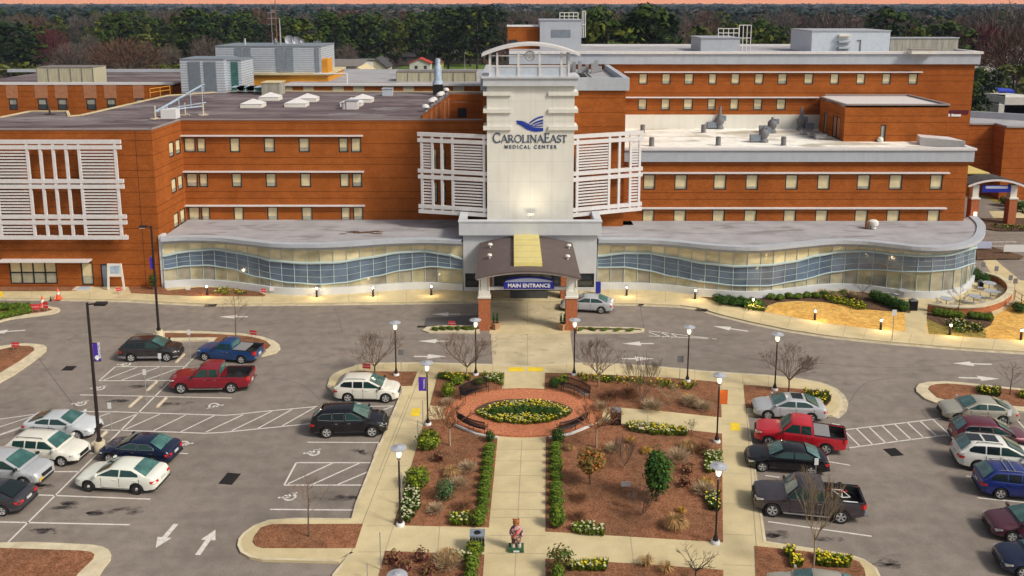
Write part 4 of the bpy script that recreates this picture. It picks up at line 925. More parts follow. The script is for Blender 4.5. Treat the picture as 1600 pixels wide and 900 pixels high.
for px, py in ((766,388),(765,405),(889,387),(887,405.5)):
    p = G(px, py, zpk-.3); b = MB(); b.lathe((p.x, p.y, cz((p.x-cxm)/chw)+th-.05), [(.0,.0),(.07,.0),(.07,.25),(.20,.27),(.23,.36),(.17,.46),(0,.48)], 12); b.cur = 0; cp(b, 'roof_vent', 'white_panel', smooth=True)
colx = [VX(757,515,70.6), VX(892.5,515,70.6)]
for cx in colx:
    for yy in (70.9, 78.6):
        b = MB(); b.box(cx-.5, cx+.5, yy-.5, yy+.5, .0, VZ(465, 70.6)); cp(b, 'brick_column', 'brick_column')
        zz = VZ(465, 70.6); b = MB(); b.box(cx-.57, cx+.57, yy-.57, yy+.57, zz+.001, zz+.16); b.box(cx-.48, cx+.48, yy-.48, yy+.48, zz+.16, zz+.62); b.box(cx-.3, cx+.3, yy-.3, yy+.3, zz+.62, zf+.15)
        for s_ in (-.42, .42): b.tube([(cx+s_, yy-.35, zz+.6), (cx+s_*.9, yy-.35, zf+.1)], .06, 6)
        cp(b, 'column_capital', 'white_panel')
b = MB()
zbm = VZ(452, Yf+1); 
for yy in (70.9, 78.6): b.box(colx[0]+.3, colx[1]-.3, yy-.12, yy+.12, zbm-.12, zbm+.14); 
for cx in colx: b.box(cx-.12, cx+.12, 71.2, 78.3, zf-.25, zf-.02)
cp(b, 'cross_beam', 'white_metal')
b = MB(); Ys = 70.25
sxa, sxb = VX(787,445,Ys), VX(866,445,Ys); zsa, zsb = VZ(451.5,Ys), VZ(441,Ys)
b.box(sxa, sxb, Ys, Ys+.2, zsa, zsb); cp(b, 'name_board', 'sign_blue')
b = MB(); xm = (sxa+sxb)/2; hw2 = (sxb-sxa)/2*.93; zq = VZ(434.5,Ys)
poly = [(xm-hw2, zsb+.002)] + [(xm-hw2+2*hw2*i/12, zsb+.1+(zq-zsb-.1)*(1-(2*i/12-1)**2)) for i in range(13)] + [(xm+hw2, zsb+.002)]
for i in range(len(poly)-2): 
    a, c = poly[i+1] if i else poly[1], poly[min(i+2, len(poly)-1)]
    b.mesh([(a[0],Ys+.02,zsb+.003),(c[0],Ys+.02,zsb+.003),(c[0],Ys+.02,c[1]),(a[0],Ys+.02,a[1]),(a[0],Ys+.18,zsb+.003),(c[0],Ys+.18,zsb+.003),(c[0],Ys+.18,c[1]),(a[0],Ys+.18,a[1])], [(0,1,2,3),(7,6,5,4),(3,2,6,7)])
cp(b, 'arched_board', 'sign_pale')
b = MB(); band_ = []
for i in range(12): a, c = poly[i+1], poly[i+2]; b.beam((a[0],Ys+.08,a[1]+.06), (c[0],Ys+.08,c[1]+.06), .24, .1)
cp(b, 'board_trim', 'sign_blue')
text('MAIN ENTRANCE', .46, 'white_letter', can, (xm-1.5, Ys-.03-75, zsa+.16), sx=1.0, bold=.012)
b = MB(); b.box(VX(797,455,Ys+8), VX(856,455,Ys+8), Ys+8, Ys+8.1, VZ(468,Ys+8), VZ(455,Ys+8)); cp(b, 'door_transom', 'dark_glass')
# ================================================================== SMALL SIGNBOARD AT THE LEFT, ETC are in the furniture part
# ================================================================== VEHICLES
mat('tyre', (0.018, 0.018, 0.018), 0.8); mat('rim_silver', (0.72, 0.72, 0.73), 0.35, metal=0.45); mat('rim_black', (0.04, 0.04, 0.04), 0.4)
mat('car_glass', (0.028, 0.10, 0.09), 0.06, spec=1.0, coat=0.9, col2=(0.08, 0.21, 0.19), scale=1.1, lo=.42, hi=.62); mat('side_glass', (0.016, 0.050, 0.046), 0.05, spec=.6, coat=.3); mat('car_glass_dark', (0.012, 0.02, 0.024), 0.08, spec=0.5, coat=0.1)  # light and dark teal noise in car_glass imitates reflections
mat('trim_black', (0.022, 0.022, 0.024), 0.6); mat('trim_grey', (0.25, 0.25, 0.26), 0.5); mat('chrome', (0.6, 0.6, 0.62), 0.2, metal=0.9)
mat('tail_red', (0.55, 0.02, 0.02), 0.25, coat=0.5); mat('head_glass', (0.62, 0.62, 0.60), 0.15, metal=0.4, coat=0.6); mat('plate_white', (0.6, 0.6, 0.58), 0.5); mat('plate_yellow', (0.75, 0.5, 0.03), 0.5)
def paint(name, c, metal=0.25, rough=0.32, coat=0.8):
    mat(name, c, rough, metal=metal, coat=coat, spec=0.5, vary=0.05, scale=1.2); return name
paint('paint_charcoal', (0.045, 0.040, 0.042), .5, .24); paint('paint_blue', (0.008, 0.058, 0.21)); paint('paint_crimson', (0.27, 0.008, 0.022)); paint('paint_silver', (0.55, 0.57, 0.60), .3)
paint('paint_white', (0.74, 0.74, 0.70), 0.0); paint('paint_ice', (0.62, 0.66, 0.69), .1); paint('paint_graphite', (0.07, 0.07, 0.085), .6, .27); paint('paint_navy', (0.008, 0.016, 0.052), .25, .22); paint('paint_black', (0.006, 0.006, 0.009), .1, .16, .5)
paint('paint_red', (0.55, 0.012, 0.025), 0.1); paint('paint_mauve', (0.075, 0.063, 0.075), .55, .27); paint('paint_beige', (0.44, 0.42, 0.35), .3); paint('paint_maroon', (0.13, 0.012, 0.03)); paint('paint_royal', (0.012, 0.030, 0.20)); paint('paint_plum', (0.095, 0.022, 0.04))
paint('paint_white_warm', (0.76, 0.74, 0.66), 0.0); paint('paint_police', (0.76, 0.78, 0.70), 0.0)
K = {  # L, W, H, wheelbase, tyre radius, front overhang, top profile (t from the rear: z), belt, greenhouse (rear base, rear top, front top, cowl) as t from rear
 'sedan': dict(L=4.85, W=1.85, H=1.46, wb=2.82, r=.34, fo=.93, top=[(0,.62),(.012,.86),(.04,1.01),(.10,1.06),(.20,1.04),(.70,.99),(.78,.95),(.90,.85),(.96,.76),(.99,.62),(1,.50)], belt=1.0, gh=(.10,.30,.535,.74), pil=[.19,.43,.65]),
 'coupe': dict(L=4.75, W=1.84, H=1.42, wb=2.78, r=.33, fo=.93, top=[(0,.62),(.012,.9),(.04,1.03),(.12,1.05),(.20,1.03),(.70,.98),(.78,.94),(.90,.84),(.96,.74),(.99,.60),(1,.50)], belt=1.0, gh=(.07,.33,.525,.74), pil=[.20,.41,.65]),
 'wagon': dict(L=4.8, W=1.84, H=1.60, wb=2.74, r=.34, fo=.95, top=[(0,.68),(.01,1.0),(.03,1.10),(.2,1.08),(.72,1.03),(.80,1.0),(.91,.91),(.97,.80),(.99,.66),(1,.52)], belt=1.06, gh=(.012,.13,.565,.755), pil=[.12,.30,.465,.67]),
 'suv': dict(L=4.85, W=1.92, H=1.75, wb=2.84, r=.385, fo=.92, top=[(0,.60),(.008,.88),(.025,1.06),(.06,1.17),(.2,1.18),(.70,1.13),(.78,1.10),(.88,1.03),(.945,.95),(.975,.84),(.992,.68),(1,.5)], belt=1.15, gh=(.012,.16,.53,.775), pil=[.105,.30,.46,.675]),
 'pickup': dict(L=5.85, W=2.0, H=1.96, wb=3.6, r=.41, fo=.98, top=[(0,.85),(.004,1.26),(.36,1.27),(.70,1.24),(.76,1.22),(.90,1.17),(.97,1.08),(.992,.9),(1,.62)], belt=1.22, gh=(.362,.378,.59,.715), pil=[.368,.495,.68], bed=(.02,.352)),
 'small_pickup': dict(L=5.1, W=1.78, H=1.66, wb=3.1, r=.35, fo=.85, top=[(0,.75),(.004,1.08),(.38,1.09),(.68,1.06),(.74,1.04),(.90,.98),(.97,.90),(.992,.76),(1,.52)], belt=1.06, gh=(.39,.405,.575,.70), pil=[.402,.48,.66], bed=(.02,.375)),
}
def tabl(t, tab):
    if t <= tab[0][0]: return tab[0][1]
    for (a, b), (c, d) in zip(tab, tab[1:]):
        if t <= c: return b + (d-b)*(t-a)/(c-a)
    return tab[-1][1]
def make_car(kind, paint_, rear_px, front_px, label, name='parked_car', cat='car', near='auto', rim='rim_silver', trim=None, glass='car_glass', rails=False, sunroof=0, plate='plate_white', cover=False, chrome=False, stripe=None, group=None, headl='head_glass', grille='trim_black', scale=1.0, yaw=None, privacy=True):
    k = K[kind]; L, W, H, wb, r = k['L'], k['W'], k['H'], k['wb'], k['r']
    a, b_ = G(*rear_px), G(*front_px); d = (b_ - a).normalized()
    if yaw is not None: d = Vector((math.cos(R(yaw)), math.sin(R(yaw)), 0))
    side = Vector((-d.y, d.x, 0)); 
    if side.y < 0: side = -side                      # away from the viewer: contact points are on the near side
    mid = (a + b_)/2 + side*(W/2-.1)
    wc_x = L/2 - k['fo'] - wb/2                      # wheelbase centre in car space
    ang = math.atan2(d.y, d.x); loc = mid - d*wc_x
    t = thing(name, label, cat, (loc.x, loc.y, 0.0), ang, group)
    t.scale = (scale,)*3
    xr, xf = wc_x - wb/2, wc_x + wb/2
    # ---- body
    X = {-L/2, L/2}
    for q, _ in k['top']: X.add(-L/2 + q*L)
    for i in range(17): X.add(-L/2 + L*i/16)
    Ra = r + .075
    for xc in (xr, xf):
        X = {x for x in X if not (abs(x-xc) < Ra*1.03)}
        for f in (-1.02, -1, -.92, -.75, -.45, 0, .45, .75, .92, 1, 1.02): X.add(xc + Ra*f)
    bed = k.get('bed')
    if bed:
        b0, b1 = -L/2+bed[0]*L, -L/2+bed[1]*L
        X = {x for x in X if min(abs(x-b0), abs(x-b1)) > .03}; X |= {b0-.012, b0, b1, b1+.012}
    X = sorted(X); zb0 = .24 if kind != 'pickup' else .36
    body = MB(); rings = []
    for x in X:
        q = (x + L/2)/L; zt = tabl(q, k['top'])
        hw = W/2 * tabl(q, [(0,.80),(.015,.89),(.06,.955),(.16,.99),(.3,1),(.72,1),(.88,.975),(.95,.92),(.985,.84),(1,.70)])
        zb = zb0 + (.10 if q < .03 or q > .97 else (.05 if q < .08 or q > .92 else 0))
        zs = zt - (.06 if q > .72 else .05) - (.05 if q > .78 else 0)
        ar = 0; inb = bed and b0 - .001 <= x <= b1 + .001
        for xc in (xr, xf):
            dx = abs(x-xc)
            if dx <= Ra*1.001: ar = r + math.sqrt(max(0, Ra*Ra-dx*dx))*.97
        p = []
        for fy, fz in ((0,0),(.84,0),(.975,.07),(1.0,.30),(1.005,.62),(.985,.92)):
            z = zb + (zs-zb)*fz
            if ar: z = max(z, min(ar, zs-.06) + fz*.012)
            p.append((fy*hw, z))
        p.append((.945*hw, zs+.02))
        if inb: p += [(.93*hw, zt), (.84*hw, zt), (.83*hw, .74 if kind == 'pickup' else .66), (0, .74 if kind == 'pickup' else .66)]
        else: p += [(.86*hw, zt-.012), (.6*hw, zt+.002), (.3*hw, zt+.014), (0, zt+.02)]
        rings.append([(x, -y, z) for y, z in p] + [(x, y, z) for y, z in p[-2:0:-1]])
    n = len(rings[0]); vs = [v for rg in rings for v in rg]; fs = []; ms = []
    for i in range(len(rings)-1):
        for j in range(n):
            fs.append((i*n+j, i*n+(j+1) % n, (i+1)*n+(j+1) % n, (i+1)*n+j)[::-1])
            low = j in (0, n-1) or j in (1, n-2)
            binn = bed and b0-.001 <= X[i] and X[i+1] <= b1+.001 and 7 <= j <= n-8 and j not in (7, n-8)
            ms.append(1 if low or binn else (2 if (trim and j in (2, n-3)) else 0))
    fs.append(tuple(range(n))); ms.append(0); fs.append(tuple(range((len(rings)-1)*n, len(rings)*n))[::-1]); ms.append(0)
    body.v = vs; body.f = fs; body.m = ms
    # ---- greenhouse
    rb, rt, ft, cw = [-L/2 + q*L for q in k['gh']]; belt = k['belt']-.02; wb_, wt = W/2*.945, W/2*.74; zr = H - .05
    if kind == 'suv': wt = W/2*.79
    if 'pickup' in kind: wt = W/2*.80
    sta = [(rb, 0), (rb+(rt-rb)*.5, .5), (rt-.06, .88), (rt+.2, .95), ((rt+ft)/2+.1, 1.0), (ft-.2, .985), (ft+.05, .92), (ft+(cw-ft)*.5, .52), (cw, 0)]
    gr = []
    def ghy(f): return wb_ + (wt-wb_)*f
    for x, f in sta:
        zt = belt + (zr-belt)*f; crown = .05*f
        half = [(ghy(0), belt-.05), (ghy(f*.02), belt), (ghy(f*.9), belt+(zt-belt)*.90), (ghy(f)-.05, zt), (ghy(f)*.5, zt+crown*.8), (0, zt+crown)]
        if f == 0: half = [(ghy(0), belt-.05), (ghy(0), belt), (ghy(0)*.98, belt+.003), (ghy(0)*.94, belt+.006), (ghy(0)*.5, belt+.012), (0, belt+.012)]
        gr.append([(x, -y, z) for y, z in half] + [(x, y, z) for y, z in half[-2::-1]])
    m_ = len(gr[0]); v = [q for g_ in gr for q in g_]; f_ = []
    for i in range(len(gr)-1):
        for j in range(m_-1): f_.append((i*m_+j, i*m_+j+1, (i+1)*m_+j+1, (i+1)*m_+j)[::-1])
    body.mesh(v, f_, 0)
    if kind in ('suv', 'wagon') and not trim: trim = 'trim_black'
    if bed:
        body.cur = 1
        for yy in (-1, 1): body.box(-L/2+.05, b1-.02, yy*W/2*.93-.04, yy*W/2*.93+.04, tabl(.2,k['top'])-.01, tabl(.2,k['top'])+.03, 1)
        body.box(-L/2-.005, -L/2+.07, -W/2*.82, W/2*.82, k['top'][1][1]-.05, k['top'][1][1]+.03, 1)
    body.build('body', [paint_, 'trim_black', trim or 'trim_grey'], t, smooth=True, local=True, ang=38)
    # ---- glass
    def plane_pt(x, f, fy, off, s):   # point on the slope surface
        return (x, fy, belt + (zr-belt)*f + off)
    def screen_(x0, x1, nm, rear):
        b = MB(); P_ = []
        for u in (.10, .88):
            x = x0 + (x1-x0)*u; f = u; P_.append((x, ghy(f)-.10-.02*u, belt+(zr-belt)*f+.035+.01*u))
        dx = (P_[1][0]-P_[0][0]); dz = P_[1][2]-P_[0][2]; nn = Vector((-dz, 0, dx)); nn = nn.normalized()*(.028 if dx > 0 else -.028)
        if nn.z < 0: nn = -nn
        q = []
        (xa, ya, za), (xb, yb, zb_) = P_
        cols = 5; rows_ = []
        for (x, y, z) in P_: rows_.append([(x+nn.x, -y + 2*y*i/cols, z+nn.z + .03*(1-(2*i/cols-1)**2)) for i in range(cols+1)])
        for i in range(cols): b.face([rows_[0][i], rows_[0][i+1], rows_[1][i+1], rows_[1][i]] if dx < 0 else [rows_[0][i+1], rows_[0][i], rows_[1][i], rows_[1][i+1]])
        b.build(nm, glass, t, smooth=True, local=True)
    screen_(cw, ft, 'windscreen', False)
    screen_(rb, rt, 'rear_window', True)
    pil = [-L/2 + q*L for q in k['pil']]
    for s_ in (-1, 1):
        for i in range(len(pil)-1):
            xa, xb = pil[i]+.05, pil[i+1]-.04; b = MB()
            f0, f1 = .07, .84
            def xl(f): return max(xa, rb+(rt-rb)*f + (.13 if 'pickup' not in kind else .09))
            def xrr(f): return min(xb if i < len(pil)-2 else 99, ft+(cw-ft)*(1-f) - .14)
            kq = 0 if 'pickup' in kind else (1.0 if kind in ('suv', 'wagon') else .6)
            def lo_(x): return f0 + .13*kq*max(0, min(1, (pil[1]-x)/max(.3, pil[1]-pil[0])))
            def hi_(x): return f1 - .10*kq*max(0, min(1, (pil[1]-x)/max(.3, pil[1]-pil[0])))
            xA, xB = xl(f0), xrr(f0); xC, xD = xrr(f1), xl(f1); fm = (f0+f1)/2
            pts = [(xA, lo_(xA)), ((xA+xB)/2, lo_((xA+xB)/2)), (xB, lo_(xB)), (xrr(fm), fm), (xC, hi_(xC)), ((xC+xD)/2, hi_((xC+xD)/2)), (xD, hi_(xD)), (xl(fm), fm)]
            q = [(x, s_*(ghy(f*.98)+.016), belt+(zr-belt)*f) for x, f in pts]
            if q[2][0]-q[0][0] < .12 : continue
            b.face(q if s_ < 0 else q[::-1])
            if chrome: tb_ = MB(); tb_.tube([Vector(v)+Vector((0, s_*.008, 0)) for v in q+q[:1]], .013, 4); tb_.build('window_trim', 'chrome', t, local=True)
            b.build('side_window', 'car_glass_dark' if (i < len(pil)-2 and privacy and kind in ('suv',)) else 'side_glass', t, local=True)
    # ---- wheels
    for xc in (xr, xf):
        for s_ in (-1, 1):
            b = MB(); y0 = s_*(W/2-.12); hwid = .115
            b.lathe((xc, y0, r), [(r*.66,-hwid),(r*.93,-hwid),(r,-hwid*.7),(r,hwid*.7),(r*.93,hwid),(r*.66,hwid)], 20, ax='y')
            wh = b.build('wheel', 'tyre', t, smooth=True, local=True)
            b = MB(); yo = y0 + s_*(hwid-.012); R_ = r*.70
            if rim == 'rim_black': b.lathe((xc, y0, r), [(R_,s_*hwid*.8),(R_*.8,s_*hwid*.55),(R_*.35,s_*hwid*.75),(0,s_*hwid*.75)], 16, ax='y', m=0); b.lathe((xc, y0, r), [(R_*.36,s_*(hwid*.76)),(R_*.3,s_*hwid*1.05),(0,s_*hwid*1.05)], 12, ax='y', m=1)
            else:
                b.lathe((xc, y0, r), [(R_*1.0,s_*hwid*.98),(R_*.88,s_*hwid*.98),(R_*.86,s_*hwid*.3),(0,s_*hwid*.3)], 20, ax='y', m=0)
                b.m = [0]*20 + [0]*20 + [1]*20
                for q in range(5):
                    a0 = 2*PI*q/5+.3; 
                    for da in (-.17, .17):
                        c_ = (xc + R_*.12*math.cos(a0), yo-s_*.02, r + R_*.12*math.sin(a0)); e = (xc + R_*.93*math.cos(a0+da), yo-s_*.005, r + R_*.93*math.sin(a0+da)); b.beam(c_, e, .06, .03, 0)
            b.build('rim', [rim, 'trim_black'] if rim != 'rim_black' else ['rim_black', 'rim_silver'], wh, smooth=False, local=True)
    # ---- lights, grille, plates, mirrors, handles
    zh = tabl(.965, k['top'])-.17; zt_ = tabl(.02, k['top'])-.20
    for s_ in (-1, 1):
        b = MB()
        xh = L/2; y1 = W/2*.88; y0 = W/2*.52
        q = [(xh-.05, s_*y0, zh-.04), (xh-.17, s_*y1, zh-.02), (xh-.42, s_*(W/2*.965), zh+.07), (xh-.40, s_*(W/2*.955), zh+.13), (xh-.19, s_*(y1-.01), zh+.11), (xh-.085, s_*y0, zh+.07)]
        q = [(x+.035, y*1.012, z) for x, y, z in q]; o_ = [(x-.12, y*.95, z) for x, y, z in q]; m6 = len(q)
        b.mesh(q + o_, [tuple(range(m6)) if s_ > 0 else tuple(range(m6))[::-1]] + [((i, i+m6, (i+1) % m6+m6, (i+1) % m6) if s_ > 0 else (i, (i+1) % m6, (i+1) % m6+m6, i+m6)) for i in range(m6)])
        b.build('headlight', headl, t, local=True)
        b = MB(); xq = -L/2
        if bed: q = [(xq-.012, s_*W/2*.72, zt_-.10), (xq-.012, s_*W/2*.86, zt_-.10), (xq+.16, s_*(W/2*.962), zt_-.10), (xq+.16, s_*(W/2*.962), zt_+.18), (xq-.012, s_*W/2*.86, zt_+.18), (xq-.012, s_*W/2*.72, zt_+.18)]
        else: q = [(xq-.01, s_*W/2*.52, zt_), (xq+.035, s_*W/2*.86, zt_-.04), (xq+.24, s_*(W/2*.972), zt_), (xq+.30, s_*(W/2*.965), zt_+.12), (xq+.09, s_*W/2*.88, zt_+.13), (xq+.04, s_*W/2*.55, zt_+.11)]
        q = [(x-.02, y*1.012, z) for x, y, z in q]; o_ = [(x+.14, y*.95, z) for x, y, z in q]
        b.mesh(q + o_, [tuple(range(m6))[::-1] if s_ > 0 else tuple(range(m6))] + [((i, (i+1) % m6, (i+1) % m6+m6, i+m6) if s_ > 0 else (i, i+m6, (i+1) % m6+m6, (i+1) % m6)) for i in range(m6)])
        b.build('taillight', 'tail_red', t, local=True)
        b = MB(); mx0 = ft+(cw-ft)*.80; b.box(mx0-.05, mx0+.07, s_*(W/2*.93), s_*(W/2+.17), belt+.03, belt+.17); b.build('mirror', 'trim_black' if bed or kind == 'suv' else paint_, t, local=True)
        b = MB()
        for i in range(1, len(pil)): 
            if kind == 'coupe' and i < len(pil)-1: continue
            if i == 1 and len(pil) == 4: continue
            hx = pil[i-1]+.16; b.box(hx, hx+.2, s_*(W/2*.985), s_*(W/2*1.02), belt-.16, belt-.125)
        b.build('door_handle', 'chrome' if chrome or bed else paint_, t, local=True)
    b = MB(); b.box(L/2-.10, L/2+.012, -W/2*.46, W/2*.46, zh-.17, zh+.04); b.box(L/2-.12, L/2+.008, -W/2*.6, W/2*.6, .30 if not bed else .42, .42 if not bed else .52); b.build('grille', grille, t, local=True)
    if plate == 'plate_yellow': b = MB(); b.box(L/2, L/2+.04, -.75, -.4, .46, .58); b.build('number_plate', plate, t, local=True)
    b = MB(); b.box(-L/2-.03, -L/2+.02, -.2, .2, zt_-.06 if not bed else .62, zt_+.07 if not bed else .76); b.build('number_plate', plate, t, local=True)
    b = MB(); b.box(-L/2-(.16 if bed else .018), -L/2+.2, -W/2*.84, W/2*.84, .34 if not bed else .48, .44 if not bed else .64); b.build('rear_bumper', 'chrome' if bed and not chrome else (trim or 'trim_black'), t, local=True)
    # seams of the doors, as thin dark grooves
    b = MB()
    for s_ in (-1, 1):
        for xq in pil[(1 if kind in ('suv', 'wagon') else 0):]:
            b.box(xq-.007, xq+.007, s_*(W/2*.985), s_*(W/2*1.0075), .42, belt-.06)
        b.box(pil[1 if kind in ('suv','wagon') else 0], pil[-1], s_*(W/2*.98), s_*(W/2*1.0065), .34 if not bed else .46, .355 if not bed else .475)
    b.build('door_seams', 'trim_black', t, local=True)
    if rails:
        for s_ in (-1, 1): b = MB(); b.tube([(rt+.15, s_*(wt-.08), zr+.02), (rt+.3, s_*(wt-.08), zr+.085), (ft-.35, s_*(wt-.08), zr+.085), (ft-.2, s_*(wt-.08), zr+.03)], .022, 6); b.build('roof_rail', 'trim_black' if rails == 1 else 'chrome', t, local=True)
    if rails == 3:
        b = MB()
        for x in (rt+.7, ft-.7): b.box(x-.03, x+.03, -wt+.1, wt-.1, zr+.07, zr+.10)
        b.build('roof_bar', 'chrome', t, local=True)
    for i in range(sunroof):
        b = MB(); x0 = ft-.28-.75*(i+1)-.12*i; b.box(x0, x0+.72, -.4, .4, zr+.03, zr+.062); b.build('sunroof', 'car_glass_dark', t, local=True)
    if bed and kind == 'pickup':
        b = MB()
        for s_ in (-1, 1): b.box(xr+r+.2, xf-r-.15, s_*(W/2*.96), s_*(W/2+.06), .36, .42)
        b.build('side_step', 'chrome', t, local=True)
    if cover:
        b = MB(); b.box(b1-1.0, b1-.02, -W/2*.84, W/2*.84, belt-.02, belt+.08); b.build('tool_box', 'trim_grey', t, local=True)
    t['_dims'] = 0; del t['_dims']
    return t, (loc, d, side, k)
make_car('suv','paint_charcoal',(205,566),(262,565),'charcoal crossover with silver lower trim, its roof in front of the concrete lamp base', cat='car', trim='trim_grey', rails=1, scale=.97)
make_car('small_pickup','paint_blue',(381,568.5),(318,563.5),'blue pickup truck with a tool box behind the cab, beside the mulch island', name='parked_pickup', cat='pickup truck', cover=True)
make_car('pickup','paint_crimson',(364,614),(282,615),'dark red crew cab pickup with silver side steps, left of the asphalt drive', name='parked_pickup', cat='pickup truck')
make_car('coupe','paint_ice',(61,685),(119,687),'pale silver sedan beside the purple bannered pole, behind the white station wagon')
make_car('wagon','paint_white_warm',(33,724),(98,728.5),'white station wagon with black lower trim and roof rails, parked nose to the painted divider', trim='trim_black', rails=1)
make_car('suv','paint_silver',(-28,758),(37,763),'silver crossover with a yellow front plate, cut by the view edge beside the white wagon', plate='plate_yellow', cat='car', scale=.97, trim='trim_grey')
make_car('coupe','paint_graphite',(5,806),(-70,803),'dark grey coupe showing its rear window and trunk below the silver crossover', glass='car_glass_dark')
make_car('sedan','paint_navy',(246,729),(166,723),'dark navy sedan with chrome window line, parked behind the white steel wheeled sedan', chrome=True)
make_car('sedan','paint_police',(218,772),(138,767),'large white sedan with black steel wheels, alone before the empty oil stained stalls', rim='rim_black', scale=1.04)
make_car('suv','paint_white_warm',(541,629),(606,630),'pearl white crossover parked at the mulch bed by the sidewalk, next to the black one', cat='car', rails=1, scale=.95)
make_car('suv','paint_black',(509,684),(584,682.5),'black three row crossover beside the hatched stalls near the sidewalk', cat='car', chrome=True, scale=1.03)
make_car('sedan','paint_silver',(937,490),(893,487.5),'silver sedan stopped beside the right brick column of the entrance canopy')
make_car('sedan','paint_silver',(1266,659.5),(1200,655.5),'silver sedan with a dark sunroof, parked beside the red pickup at the island tip', sunroof=1)
make_car('pickup','paint_red',(1289,711),(1202,699),'bright red pickup truck with a pale tool box behind its cab', name='parked_pickup', cat='pickup truck', cover=True, scale=.95)
make_car('sedan','paint_black',(1264,743),(1193,737),'black sedan between the bright red pickup and the grey pickup')
gp, gpi = make_car('pickup','paint_mauve',(1315,818),(1204,807),'grey crew cab pickup with bicycles in its bed', name='parked_pickup', cat='pickup truck')
make_car('sedan','paint_beige',(1322,968),(1236,956),'pale beige sedan, only its roof showing at the bottom by the daffodil island')
make_car('sedan','paint_beige',(1566,664),(1496,660),'beige sedan at the far end of the row beside the right mulch island')
make_car('suv','paint_maroon',(1519,702),(1592,708),'maroon crossover with silver window trim, behind the white seven seater', cat='car', chrome=True, scale=.95)
make_car('suv','paint_white',(1531,737),(1606,744),'white seven seat crossover with two dark roof windows', cat='car', sunroof=2, rails=1, scale=1.03)
make_car('suv','paint_royal',(1566,781),(1640,788),'royal blue crossover with silver roof bars', cat='car', rails=3, scale=.95)
make_car('sedan','paint_plum',(1666,852),(1582,847),'plum coloured sedan, its nose pointing into the drive lane')
make_car('sedan','paint_navy',(1690,912),(1602,904),'dark blue sedan at the lower corner of the lot, below the plum one')
# bicycles lying in the grey pickup's bed
loc, d_, side_, k_ = gpi
def bike(off, col, label, rz):
    p = loc + d_*off[0] + side_*off[1]; t = thing('bicycle', label, 'bicycle', (p.x, p.y, .80), rz)
    for sx in (-.5, .5):
        b = MB(); b.tube([(sx+.31*math.cos(a), 0, .33+.31*math.sin(a)) for a in [2*PI*i/16 for i in range(17)]], .022, 5); 
        for a in range(6): b.tube([(sx, 0, .33), (sx+.30*math.cos(a*PI/3), 0, .33+.30*math.sin(a*PI/3))], .005, 3)
        b.build('wheel', 'tyre', t, local=True)
    b = MB(); 
    for p_, q_ in (((-.5,0,.33),(-.15,0,.75)),((-.15,0,.75),(.38,0,.78)),((.38,0,.78),(-.05,0,.3)),((-.15,0,.78),(-.05,0,.3)),((-.05,0,.3),(-.5,0,.33)),((.36,0,.85),(.5,0,.33))): b.tube([p_, q_], .03, 6)
    b.build('frame', col, t, local=True)
    b = MB(); b.tube([(.34,-.25,.92),(.36,-.1,.92),(.36,0,.86),(.36,.1,.92),(.34,.25,.92)], .018, 5); b.build('handlebar', 'chrome', t, local=True)
    b = MB(); b.ball((-.17,0,.84), .1, sc=(1.3,.8,.35)); b.build('saddle', 'tyre', t, local=True)
    t.rotation_euler = (R(62), 0, rz)
    return t
L_ = k_['L']
bz = math.atan2(d_.y, d_.x)
bike((-L_/2+1.15, .45), 'paint_red', 'red bicycle lying in the pickup bed against the cab side', bz)
bike((-L_/2+1.05, -.15), 'paint_white', 'white bicycle lying over the red one in the pickup bed', bz+.15)
p = loc - d_*(L_/2-.7) - side_*.55
b = MB(); b.box(-.4,.4,-.2,.2,0,.28); b.box(-.36,.36,-.17,.17,.28,.31); t = b.build('storage_bin', 'sign_white'); t.location = (p.x, p.y, .75); t.rotation_euler = (0,0,bz); tag(t, 'white plastic bin beside the bicycles in the pickup bed', 'bin')
